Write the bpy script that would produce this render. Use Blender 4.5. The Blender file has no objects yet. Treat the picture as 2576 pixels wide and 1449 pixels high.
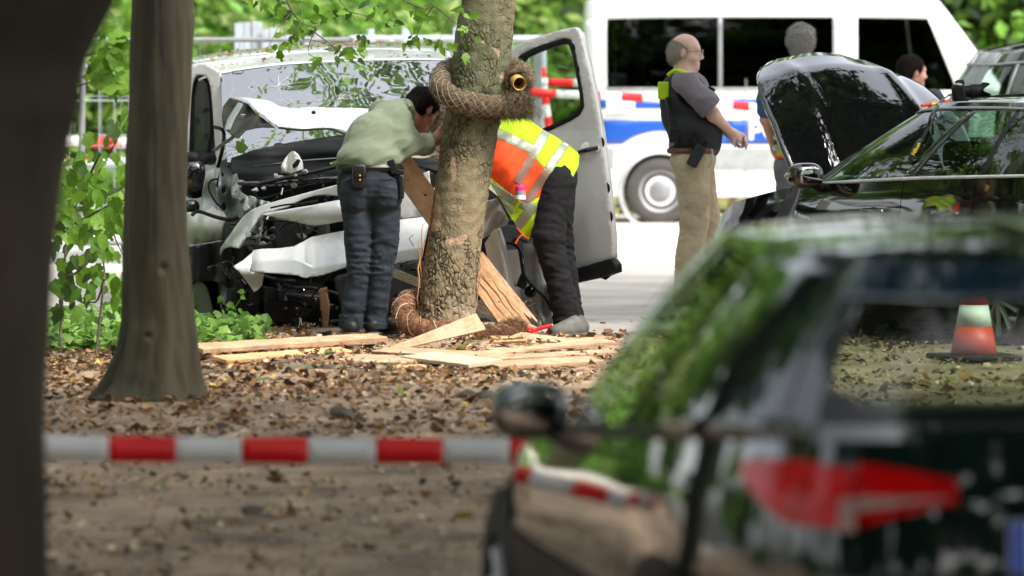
import bpy, math, random
import numpy as np
from mathutils import Vector, Matrix
from mathutils.geometry import delaunay_2d_cdt

rng = np.random.default_rng(7)
random.seed(7)
S = bpy.context.scene
COL = S.collection

# ------------------------------------------------ camera, sky, sun, exposure
FPX, CX, HY, H = 14311.0, 1288.0, 180.0, 1.55     # 200 mm lens; eye level 1.55 m
cam = bpy.data.cameras.new('camera')
camo = bpy.data.objects.new('camera', cam)
COL.objects.link(camo)
camo.location = (0, 0, H)
camo.rotation_euler = (math.radians(90), 0, 0)
cam.lens = 200
cam.sensor_width = 36
cam.shift_y = -(724.5 - HY) / 2576.0
cam.clip_start = 0.5
cam.clip_end = 600
cam.dof.use_dof = True
cam.dof.focus_distance = 33.3
cam.dof.aperture_fstop = 3.2
S.camera = camo

SUN_EL, SUN_AZ = math.radians(54), math.radians(128)   # azimuth clockwise from +Y
w = bpy.data.worlds.new('World')
S.world = w
w.use_nodes = True
nt = w.node_tree
sky = nt.nodes.new('ShaderNodeTexSky')
sky.sky_type = 'NISHITA'
sky.sun_disc = False
sky.sun_elevation = SUN_EL
sky.sun_rotation = SUN_AZ
sky.dust_density = 4.0
hs = nt.nodes.new('ShaderNodeHueSaturation')      # thin bright overcast: pale, hardly blue
hs.inputs['Saturation'].default_value = 0.30
nt.links.new(sky.outputs[0], hs.inputs['Color'])
nt.links.new(hs.outputs[0], nt.nodes['Background'].inputs['Color'])
nt.nodes['Background'].inputs['Strength'].default_value = 0.15
sun = bpy.data.lights.new('sun', 'SUN')
sun.energy = 1.2
sun.angle = math.radians(12)
sun.color = (1.0, 0.95, 0.86)
suno = bpy.data.objects.new('sun', sun)
COL.objects.link(suno)
sd = Vector((math.sin(SUN_AZ) * math.cos(SUN_EL), math.cos(SUN_AZ) * math.cos(SUN_EL), math.sin(SUN_EL)))
suno.rotation_euler = sd.to_track_quat('Z', 'Y').to_euler()
suno.location = (20, 30, 40)
S.view_settings.view_transform = 'Standard'
S.view_settings.look = 'None'
S.view_settings.gamma = 1
S.view_settings.use_curve_mapping = False
S.view_settings.exposure = 1.9
S.cycles.max_bounces = 8
S.cycles.transparent_max_bounces = 16
S.cycles.caustics_reflective = False
S.cycles.caustics_refractive = False
S.cycles.sample_clamp_indirect = 6
S.cycles.use_denoising = True

# ------------------------------------------------ helpers
def gz(Y):
    return float(np.interp(Y, [-30, 10, 14, 22, 28, 42, 60, 80, 250], [-.30, -.27, -.24, -.07, 0, 0, -.13, -.12, .2]))
def gza(Y):
    return np.interp(Y, [-30, 10, 14, 22, 28, 42, 60, 80, 250], [-.30, -.27, -.24, -.07, 0, 0, -.13, -.12, .2])
def P(px, py, Y):                       # survey helper: a sight line met at distance Y
    s = FPX / Y
    return Vector(((px - CX) / s, Y, H - (py - HY) / s))
def G(px, py, dz=0.0):                  # a point of the ground on a sight line
    Y = 30.0
    for _ in range(12):
        Y = FPX * (H - gz(Y)) / (py - HY)
    p = P(px, py, Y); p.z = gz(Y) + dz
    return p

ORG = {}
def tag(o, label=None, cat=None, group=None, kind=None):
    if label: o['label'] = label
    if cat: o['category'] = cat
    if group: o['group'] = group
    if kind: o['kind'] = kind
    return o
def thing(name, label, cat, loc=(0, 0, 0), rotz=0.0, group=None, local=False):
    o = bpy.data.objects.new(name, None)
    COL.objects.link(o)
    o.empty_display_size = 0.2
    o.location = loc
    o.rotation_euler = (0, 0, rotz)
    ORG[o.name] = Vector((0, 0, 0)) if local else Vector(loc)
    return tag(o, label, cat, group)
def mk(name, V, F, mat, parent=None, smooth=True, sharp=38, col=None, mats=None, mi=None, solid=0.0, bevel=0.0, offset=0.0, kind=None):
    V = np.asarray([tuple(v) for v in V] if not isinstance(V, np.ndarray) else V, dtype=np.float64)
    if parent is not None:
        org = np.array(ORG[parent.name])
    else:
        org = np.array([V[:, 0].mean(), V[:, 1].mean(), V[:, 2].min()])
    V = V - org
    me = bpy.data.meshes.new(name)
    if isinstance(F, np.ndarray):
        n, k = F.shape
        me.vertices.add(len(V)); me.vertices.foreach_set('co', V.astype(np.float32).ravel())
        me.loops.add(n * k); me.loops.foreach_set('vertex_index', F.astype(np.int32).ravel())
        me.polygons.add(n)
        me.polygons.foreach_set('loop_start', np.arange(0, n * k, k, dtype=np.int32))
        me.update(calc_edges=True)
    else:
        me.from_pydata([tuple(v) for v in V], [], [tuple(f) for f in F])
    me.validate()
    for m in (mats or [mat]): me.materials.append(m)
    if mi is not None:
        me.polygons.foreach_set('material_index', np.asarray(mi, dtype=np.int32))
    me.polygons.foreach_set('use_smooth', [bool(smooth)] * len(me.polygons))
    if smooth and sharp and len(me.polygons) < 60000:
        me.set_sharp_from_angle(angle=math.radians(sharp))
    if col is not None:
        a = me.color_attributes.new('col', 'FLOAT_COLOR', 'POINT')
        c = np.ones((len(V), 4), dtype=np.float32); c[:, :3] = col
        a.data.foreach_set('color', c.ravel())
    o = bpy.data.objects.new(name, me)
    COL.objects.link(o)
    if parent is not None:
        o.parent = parent
        ORG[o.name] = Vector(org)
    else:
        o.location = org
        ORG[o.name] = Vector(org)
    if solid:
        md = o.modifiers.new('solid', 'SOLIDIFY'); md.thickness = solid; md.offset = offset
    if bevel:
        md = o.modifiers.new('bevel', 'BEVEL'); md.width = bevel; md.segments = 2; md.limit_method = 'ANGLE'
    if kind: o['kind'] = kind
    return o
def dup(root, loc=None, rotz=None, label=None):
    c = root.copy(); COL.objects.link(c)
    if loc is not None: c.location = loc
    if rotz is not None: c.rotation_euler = (0, 0, rotz)
    if label: c['label'] = label
    ORG[c.name] = ORG[root.name]
    for ch in list(root.children):
        k = ch.copy(); COL.objects.link(k); k.parent = c
        for g in list(ch.children):
            q = g.copy(); COL.objects.link(q); q.parent = k
    return c

def join(parts):
    V = []; F = []; n = 0
    for v, f in parts:
        V.extend([tuple(p) for p in v]); F.extend([tuple(i + n for i in q) for q in f]); n += len(v)
    return V, F
def box(c, d, R=None):
    c = Vector(c); x, y, z = [k / 2 for k in d]
    v = [Vector(p) for p in [(-x, -y, -z), (x, -y, -z), (x, y, -z), (-x, y, -z), (-x, -y, z), (x, -y, z), (x, y, z), (-x, y, z)]]
    if R is not None: v = [R @ p for p in v]
    f = [(0, 3, 2, 1), (4, 5, 6, 7), (0, 1, 5, 4), (1, 2, 6, 5), (2, 3, 7, 6), (3, 0, 4, 7)]
    return [c + p for p in v], f
def catmull(pts, k):
    p = np.array([tuple(q) for q in pts], dtype=float); n = len(p); out = []
    for i in range(n - 1):
        a, b, c, d = p[max(i - 1, 0)], p[i], p[i + 1], p[min(i + 2, n - 1)]
        for t in np.linspace(0, 1, k, endpoint=False):
            out.append(.5 * (2 * b + (c - a) * t + (2 * a - 5 * b + 4 * c - d) * t * t + (3 * b - a - 3 * c + d) * t ** 3))
    out.append(p[-1])
    return np.array(out)
def tube(path, rad, n=8, caps=True, flat=1.0, closed=False):
    p = np.array([tuple(q) for q in path], dtype=float); m = len(p)
    r = np.full(m, rad, dtype=float) if np.isscalar(rad) else np.interp(np.linspace(0, 1, m), np.linspace(0, 1, len(rad)), rad)
    T = np.gradient(p, axis=0)
    if closed:
        T = np.roll(p, -1, 0) - np.roll(p, 1, 0)
    T /= np.linalg.norm(T, axis=1)[:, None] + 1e-9
    up = np.array([0, 0, 1.0]) if abs(T[0][2]) < .9 else np.array([1.0, 0, 0])
    V = []; N = np.cross(T[0], up); N /= np.linalg.norm(N)
    for i in range(m):
        N = N - T[i] * N.dot(T[i]); N /= np.linalg.norm(N) + 1e-9
        B = np.cross(T[i], N)
        for k in range(n):
            a = 2 * math.pi * k / n
            V.append(p[i] + r[i] * (math.cos(a) * N + flat * math.sin(a) * B))
    F = []
    for i in range(m if closed else m - 1):
        j = (i + 1) % m
        for k in range(n):
            F.append((i * n + k, i * n + (k + 1) % n, j * n + (k + 1) % n, j * n + k))
    if caps and not closed:
        F.append(tuple(range(n))[::-1]); F.append(tuple((m - 1) * n + k for k in range(n)))
    return V, F
def revolve(prof, axis_o, axis_d, n=32, ref=None):      # prof: (radius, along) pairs
    o = Vector(axis_o); d = Vector(axis_d).normalized()
    u = d.orthogonal().normalized() if ref is None else Vector(ref); v = d.cross(u)
    V = []
    for r, a in prof:
        for k in range(n):
            t = 2 * math.pi * k / n
            V.append(o + d * a + u * (r * math.cos(t)) + v * (r * math.sin(t)))
    F = []
    for i in range(len(prof) - 1):
        for k in range(n):
            F.append((i * n + k, i * n + (k + 1) % n, (i + 1) * n + (k + 1) % n, (i + 1) * n + k))
    return V, F
def blob(c, r, p=2.0, R=None, nu=20, nv=12):
    V = []; F = []
    sg = lambda x, e: math.copysign(abs(x) ** e, x)
    for i in range(nv + 1):
        a = -math.pi / 2 + math.pi * i / nv
        for k in range(nu):
            b = 2 * math.pi * k / nu
            q = Vector((r[0] * sg(math.cos(a), 2 / p) * sg(math.cos(b), 2 / p), r[1] * sg(math.cos(a), 2 / p) * sg(math.sin(b), 2 / p), r[2] * sg(math.sin(a), 2 / p)))
            V.append(Vector(c) + (R @ q if R is not None else q))
    for i in range(nv):
        for k in range(nu):
            F.append((i * nu + k, i * nu + (k + 1) % nu, (i + 1) * nu + (k + 1) % nu, (i + 1) * nu + k))
    return V, F
_sn = {}
def sn(p, f, seed=0):                   # smooth pseudo noise, -1..1
    if seed not in _sn:
        r = np.random.default_rng(seed + 100)
        d = r.normal(size=(7, 3)); d /= np.linalg.norm(d, axis=1)[:, None]
        _sn[seed] = (d * r.uniform(.6, 1.7, 7)[:, None], r.uniform(0, 6.28, 7))
    d, ph = _sn[seed]
    p = np.asarray(p, dtype=float)
    s = 0
    for k in range(7): s = s + np.sin(f * (p[..., 0] * d[k, 0] + p[..., 1] * d[k, 1] + p[..., 2] * d[k, 2]) + ph[k])
    return s / 4.0
def inpoly(x, y, poly):
    c = False; n = len(poly)
    for i in range(n):
        x1, y1 = poly[i]; x2, y2 = poly[(i + 1) % n]
        if (y1 > y) != (y2 > y) and x < (x2 - x1) * (y - y1) / (y2 - y1 + 1e-12) + x1: c = not c
    return c
def sheet_geo(outline, Yf, g=7.0, smooth=0, holes=()):
    pts = list(outline)
    if smooth:
        q = [pts[-1]] + pts + [pts[0], pts[1]]
        cc = catmull([(a, b, 0) for a, b in q], smooth)
        pts = [(a, b) for a, b, _ in cc[smooth:-smooth - 0 - smooth + 0 or None]]
        pts = pts[:len(outline) * smooth]
    loops = [pts] + [list(h) for h in holes]
    V2 = []; E = []
    for lp in loops:
        dense = []
        for i in range(len(lp)):
            a, b = lp[i], lp[(i + 1) % len(lp)]
            k = max(1, int(math.hypot(b[0] - a[0], b[1] - a[1]) / (g * 1.3)))
            for t in range(k): dense.append((a[0] + (b[0] - a[0]) * t / k, a[1] + (b[1] - a[1]) * t / k))
        s0 = len(V2); n = len(dense)
        V2 += dense; E += [(s0 + i, s0 + (i + 1) % n) for i in range(n)]
    nb = len(V2)
    xs = [p[0] for p in pts]; ys = [p[1] for p in pts]
    y = min(ys) + g * .5; r = 0
    B = np.array(V2[:nb])
    while y < max(ys):
        x = min(xs) + (g * .5 if r % 2 else g)
        while x < max(xs):
            if inpoly(x, y, pts) and not any(inpoly(x, y, h) for h in holes) and np.min(np.hypot(B[:, 0] - x, B[:, 1] - y)) > g * .45:
                V2.append((x, y))
            x += g
        y += g * .87; r += 1
    res = delaunay_2d_cdt([Vector(v) for v in V2], E, [], 0, 1e-4)
    vv, ff = res[0], res[2]
    F = []
    for f in ff:
        cx = sum(vv[i][0] for i in f) / len(f); cy = sum(vv[i][1] for i in f) / len(f)
        if inpoly(cx, cy, pts) and not any(inpoly(cx, cy, h) for h in holes): F.append(tuple(f)[::-1])
    return [P(v[0], v[1], Yf(v[0], v[1])) for v in vv], F, vv
def sheet(name, outline, Yf, mat, parent, thick=.004, g=7.0, smooth=0, holes=(), **kw):
    if not callable(Yf): y0 = Yf; Yf = lambda x, y: y0
    V, F, _ = sheet_geo(outline, Yf, g, smooth, holes)
    return mk(name, V, F, mat, parent, solid=thick, **kw)

# ---- signed-distance bodies meshed with surface nets
def surf_nets(F, o, h):
    nx, ny, nz = F.shape
    ins = F < 0
    c = np.zeros((nx - 1, ny - 1, nz - 1), dtype=np.int8)
    for dx in (0, 1):
        for dy in (0, 1):
            for dz in (0, 1):
                c += ins[dx:nx - 1 + dx, dy:ny - 1 + dy, dz:nz - 1 + dz]
    act = (c > 0) & (c < 8)
    idx = np.full(act.shape, -1, dtype=np.int64)
    I = np.argwhere(act); idx[act] = np.arange(len(I))
    acc = np.zeros((len(I), 3)); cnt = np.zeros(len(I))
    cor = [(0, 0, 0), (1, 0, 0), (0, 1, 0), (1, 1, 0), (0, 0, 1), (1, 0, 1), (0, 1, 1), (1, 1, 1)]
    for a, b in [(0, 1), (2, 3), (4, 5), (6, 7), (0, 2), (1, 3), (4, 6), (5, 7), (0, 4), (1, 5), (2, 6), (3, 7)]:
        ca, cb = np.array(cor[a]), np.array(cor[b])
        fa = F[tuple((I + ca).T)]; fb = F[tuple((I + cb).T)]
        m = (fa < 0) != (fb < 0)
        t = fa[m] / (fa[m] - fb[m])
        acc[m] += ca + (cb - ca) * t[:, None]; cnt[m] += 1
    V = (I + acc / cnt[:, None]) * h + o
    Q = []
    for ax in range(3):
        sl0 = [slice(None)] * 3; sl1 = [slice(None)] * 3
        sl0[ax] = slice(0, -1); sl1[ax] = slice(1, None)
        A = ins[tuple(sl0)]; B = ins[tuple(sl1)]
        E = np.argwhere(A != B)
        u, v = (ax + 1) % 3, (ax + 2) % 3
        ok = (E[:, u] > 0) & (E[:, v] > 0) & (E[:, u] < F.shape[u] - 1) & (E[:, v] < F.shape[v] - 1)
        E = E[ok]
        fl = A[tuple(E.T)]
        def g(du, dv):
            q = E.copy(); q[:, u] += du; q[:, v] += dv
            return idx[tuple(q.T)]
        q = np.stack([g(-1, -1), g(0, -1), g(0, 0), g(-1, 0)], 1)
        q[~fl] = q[~fl][:, ::-1]
        Q.append(q)
    Q = np.concatenate(Q)
    return V, Q[(Q >= 0).all(1)]
def sdf(prims, h=.009, k=.03, cuts=(), folds=None, subs=()):
    lo = np.array([1e9] * 3); hi = -lo
    for p in prims:
        if p[0] == 'c':
            r = max(p[3], p[4])
            for q in (p[1], p[2]): lo = np.minimum(lo, np.array(q) - r); hi = np.maximum(hi, np.array(q) + r)
        else:
            r = max(p[2]); lo = np.minimum(lo, np.array(p[1]) - r); hi = np.maximum(hi, np.array(p[1]) + r)
    lo -= .04; hi += .04
    n = np.ceil((hi - lo) / h).astype(int)
    F = np.full(tuple(n), .12, dtype=np.float32)
    ax = [lo[i] + np.arange(n[i]) * h for i in range(3)]
    def ev(p, F, mode):
        if p[0] == 'c':
            a, b = np.array(p[1], float), np.array(p[2], float); r = max(p[3], p[4])
            l2, h2 = np.minimum(a, b) - r, np.maximum(a, b) + r
        else:
            a = np.array(p[1], float); r = max(p[2]); l2, h2 = a - r, a + r
        i0 = np.maximum(((l2 - .08 - lo) / h).astype(int), 0); i1 = np.minimum(((h2 + .08 - lo) / h).astype(int) + 2, n)
        sl = tuple(slice(i0[i], i1[i]) for i in range(3))
        X, Y, Z = np.meshgrid(ax[0][sl[0]], ax[1][sl[1]], ax[2][sl[2]], indexing='ij', sparse=True)
        if p[0] == 'c':
            ab = b - a; L = ab.dot(ab) + 1e-9
            t = np.clip(((X - a[0]) * ab[0] + (Y - a[1]) * ab[1] + (Z - a[2]) * ab[2]) / L, 0, 1)
            d = np.sqrt((X - a[0] - t * ab[0]) ** 2 + (Y - a[1] - t * ab[1]) ** 2 + (Z - a[2] - t * ab[2]) ** 2) - (p[3] + t * (p[4] - p[3]))
            kk = p[5] if len(p) > 5 else k
        else:
            rr = p[2]; R = p[3] if len(p) > 3 and p[3] is not None else np.eye(3)
            x = X - a[0]; y = Y - a[1]; z = Z - a[2]
            q = [(R[0][j] * x + R[1][j] * y + R[2][j] * z) for j in range(3)]
            k0 = np.sqrt(sum((q[j] / rr[j]) ** 2 for j in range(3))); k1 = np.sqrt(sum((q[j] / rr[j] ** 2) ** 2 for j in range(3))) + 1e-9
            d = k0 * (k0 - 1) / k1
            kk = p[4] if len(p) > 4 else k
        f = F[sl]
        if mode:
            F[sl] = np.maximum(f, -d)
        else:
            m = np.maximum(kk - np.abs(f - d), 0) / kk
            F[sl] = np.minimum(f, d) - m * m * kk * .25
    for p in prims: ev(p, F, 0)
    for p in subs: ev(p, F, 1)
    X, Y, Z = np.meshgrid(*ax, indexing='ij', sparse=True)
    if folds is not None:
        near = np.abs(F) < .05
        I = np.argwhere(near)
        F[near] += folds(np.stack([ax[0][I[:, 0]], ax[1][I[:, 1]], ax[2][I[:, 2]]], 1)).astype(np.float32)
    for (pt, nm) in cuts:               # keep the side the normal points away from
        F = np.maximum(F, ((X - pt[0]) * nm[0] + (Y - pt[1]) * nm[1] + (Z - pt[2]) * nm[2]).astype(np.float32))
    F[0], F[-1], F[:, 0], F[:, -1], F[:, :, 0], F[:, :, -1] = .1, .1, .1, .1, .1, .1
    return surf_nets(F, lo, h)

# ------------------------------------------------ materials
def rgb(h):
    return tuple(h)
def pmat(name, c, rough=.5, metal=0.0, var=.12, scale=6.0, bump=0.0, bscale=60.0, coat=0.0, c2=None, attr=False, stretch=(1, 1, 1), trans=0.0, spec=.5, dirt=0.0, sheen=0.0, detail=5, fold=None):
    m = bpy.data.materials.new(name); m.use_nodes = True
    n = m.node_tree; L = n.links; b = n.nodes['Principled BSDF']
    b.inputs['Roughness'].default_value = rough
    b.inputs['Metallic'].default_value = metal
    b.inputs['Specular IOR Level'].default_value = spec
    b.inputs['Coat Weight'].default_value = coat
    b.inputs['Coat Roughness'].default_value = .03
    b.inputs['Sheen Weight'].default_value = sheen
    tc = n.nodes.new('ShaderNodeTexCoord'); mp = n.nodes.new('ShaderNodeMapping')
    mp.inputs['Scale'].default_value = stretch
    L.new(tc.outputs['Object'], mp.inputs[0])
    nz = n.nodes.new('ShaderNodeTexNoise'); nz.inputs['Scale'].default_value = scale; nz.inputs['Detail'].default_value = detail
    nz.inputs['Roughness'].default_value = .65
    L.new(mp.outputs[0], nz.inputs['Vector'])
    rp = n.nodes.new('ShaderNodeValToRGB'); rp.color_ramp.elements[0].position = .32; rp.color_ramp.elements[1].position = .68
    if attr:
        at = n.nodes.new('ShaderNodeAttribute'); at.attribute_name = 'col'
        rp.color_ramp.elements[0].color = (1 - var,) * 3 + (1,); rp.color_ramp.elements[1].color = (1 + var,) * 3 + (1,)
        mx = n.nodes.new('ShaderNodeMix'); mx.data_type = 'RGBA'; mx.blend_type = 'MULTIPLY'; mx.inputs[0].default_value = 1
        L.new(at.outputs['Color'], mx.inputs[6]); L.new(rp.outputs[0], mx.inputs[7]); out = mx.outputs[2]
    else:
        a = [k * (1 - var) for k in c]; bb = [min(1, k * (1 + var)) for k in c] if c2 is None else list(c2)
        rp.color_ramp.elements[0].color = (*a, 1); rp.color_ramp.elements[1].color = (*bb, 1); out = rp.outputs[0]
    L.new(nz.outputs['Fac'], rp.inputs[0])
    if dirt:
        n2 = n.nodes.new('ShaderNodeTexNoise'); n2.inputs['Scale'].default_value = 2.3; n2.inputs['Detail'].default_value = 9; n2.inputs['Roughness'].default_value = .75
        L.new(tc.outputs['Object'], n2.inputs['Vector'])
        r2 = n.nodes.new('ShaderNodeValToRGB'); r2.color_ramp.elements[0].position = .5; r2.color_ramp.elements[1].position = .72
        r2.color_ramp.elements[1].color = (dirt, dirt, dirt, 1)
        L.new(n2.outputs['Fac'], r2.inputs[0])
        m2 = n.nodes.new('ShaderNodeMix'); m2.data_type = 'RGBA'
        m2.inputs[7].default_value = (.16, .13, .09, 1)
        L.new(r2.outputs[0], m2.inputs[0]); L.new(out, m2.inputs[6]); out = m2.outputs[2]
    L.new(out, b.inputs['Base Color'])
    if bump:
        n3 = n.nodes.new('ShaderNodeTexNoise'); n3.inputs['Scale'].default_value = bscale; n3.inputs['Detail'].default_value = 6
        L.new(mp.outputs[0], n3.inputs['Vector'])
        bp = n.nodes.new('ShaderNodeBump'); bp.inputs['Strength'].default_value = bump; bp.inputs['Distance'].default_value = .01
        L.new(n3.outputs['Fac'], bp.inputs['Height']); L.new(bp.outputs[0], b.inputs['Normal'])
        if fold:                                             # soft cloth creases
            n4 = n.nodes.new('ShaderNodeTexNoise'); n4.noise_type = 'RIDGED_MULTIFRACTAL'; n4.inputs['Scale'].default_value = fold[0]; n4.inputs['Detail'].default_value = 2.0; n4.inputs['Distortion'].default_value = .6
            m4 = n.nodes.new('ShaderNodeMapping'); m4.inputs['Scale'].default_value = fold[2]; m4.inputs['Rotation'].default_value = (0, fold[3], 0)
            L.new(tc.outputs['Object'], m4.inputs[0]); L.new(m4.outputs[0], n4.inputs['Vector'])
            b2 = n.nodes.new('ShaderNodeBump'); b2.inputs['Strength'].default_value = fold[1]; b2.inputs['Distance'].default_value = .02
            L.new(n4.outputs['Fac'], b2.inputs['Height']); L.new(b2.outputs[0], bp.inputs['Normal'])
    if trans:
        tr = n.nodes.new('ShaderNodeBsdfTranslucent'); ms = n.nodes.new('ShaderNodeMixShader'); ms.inputs[0].default_value = trans
        L.new(out, tr.inputs['Color']); L.new(b.outputs[0], ms.inputs[1]); L.new(tr.outputs[0], ms.inputs[2])
        L.new(ms.outputs[0], n.nodes['Material Output'].inputs[0])
    return m
def glass(name, tint, ior=1.5, rough=0.0, crack=False, haze=0.0):
    m = bpy.data.materials.new(name); m.use_nodes = True
    n = m.node_tree; L = n.links; n.nodes.remove(n.nodes['Principled BSDF'])
    t = n.nodes.new('ShaderNodeBsdfTransparent'); t.inputs[0].default_value = (*tint, 1)
    g = n.nodes.new('ShaderNodeBsdfGlossy'); g.inputs['Roughness'].default_value = rough; g.inputs[0].default_value = (1, 1, 1, 1)
    f = n.nodes.new('ShaderNodeFresnel')
    ge = n.nodes.new('ShaderNodeNewGeometry'); mr = n.nodes.new('ShaderNodeMapRange')     # same reflectance from both sides of the pane
    mr.inputs[3].default_value = ior; mr.inputs[4].default_value = 1 / ior
    L.new(ge.outputs['Backfacing'], mr.inputs[0]); L.new(mr.outputs[0], f.inputs[0])
    ms = n.nodes.new('ShaderNodeMixShader')
    L.new(f.outputs[0], ms.inputs[0]); L.new(t.outputs[0], ms.inputs[1]); L.new(g.outputs[0], ms.inputs[2])
    out = ms.outputs[0]
    if crack:
        tc = n.nodes.new('ShaderNodeTexCoord')
        vo = n.nodes.new('ShaderNodeTexVoronoi'); vo.feature = 'DISTANCE_TO_EDGE'; vo.inputs['Scale'].default_value = 9
        nz = n.nodes.new('ShaderNodeTexNoise'); nz.inputs['Scale'].default_value = 3
        L.new(tc.outputs['Object'], vo.inputs['Vector']); L.new(tc.outputs['Object'], nz.inputs['Vector'])
        r = n.nodes.new('ShaderNodeValToRGB'); r.color_ramp.elements[0].color = (1, 1, 1, 1); r.color_ramp.elements[1].color = (0, 0, 0, 1)
        r.color_ramp.elements[0].position = .0; r.color_ramp.elements[1].position = .014
        L.new(vo.outputs[0], r.inputs[0])
        r2 = n.nodes.new('ShaderNodeValToRGB'); r2.color_ramp.elements[0].position = .45; r2.color_ramp.elements[1].position = .62
        L.new(nz.outputs['Fac'], r2.inputs[0])
        mu = n.nodes.new('ShaderNodeMath'); mu.operation = 'MULTIPLY'
        L.new(r.outputs[0], mu.inputs[0]); L.new(r2.outputs[0], mu.inputs[1])
        mu2 = n.nodes.new('ShaderNodeMath'); mu2.operation = 'MULTIPLY'; mu2.inputs[1].default_value = .40
        L.new(mu.outputs[0], mu2.inputs[0])
        df = n.nodes.new('ShaderNodeBsdfDiffuse'); df.inputs[0].default_value = (.6, .66, .66, 1)
        m3 = n.nodes.new('ShaderNodeMixShader'); L.new(mu2.outputs[0], m3.inputs[0]); L.new(out, m3.inputs[1]); L.new(df.outputs[0], m3.inputs[2])
        out = m3.outputs[0]
        bn = n.nodes.new('ShaderNodeTexNoise'); bn.inputs['Scale'].default_value = 2.5
        L.new(tc.outputs['Object'], bn.inputs['Vector'])
        bp = n.nodes.new('ShaderNodeBump'); bp.inputs['Strength'].default_value = .10; bp.inputs['Distance'].default_value = .05
        L.new(bn.outputs['Fac'], bp.inputs['Height']); L.new(bp.outputs[0], g.inputs['Normal'])
    if haze:
        df = n.nodes.new('ShaderNodeBsdfDiffuse'); df.inputs[0].default_value = (.5, .55, .52, 1)
        m4 = n.nodes.new('ShaderNodeMixShader'); m4.inputs[0].default_value = haze; L.new(out, m4.inputs[1]); L.new(df.outputs[0], m4.inputs[2]); out = m4.outputs[0]
    L.new(out, n.nodes['Material Output'].inputs[0])
    return m
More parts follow.
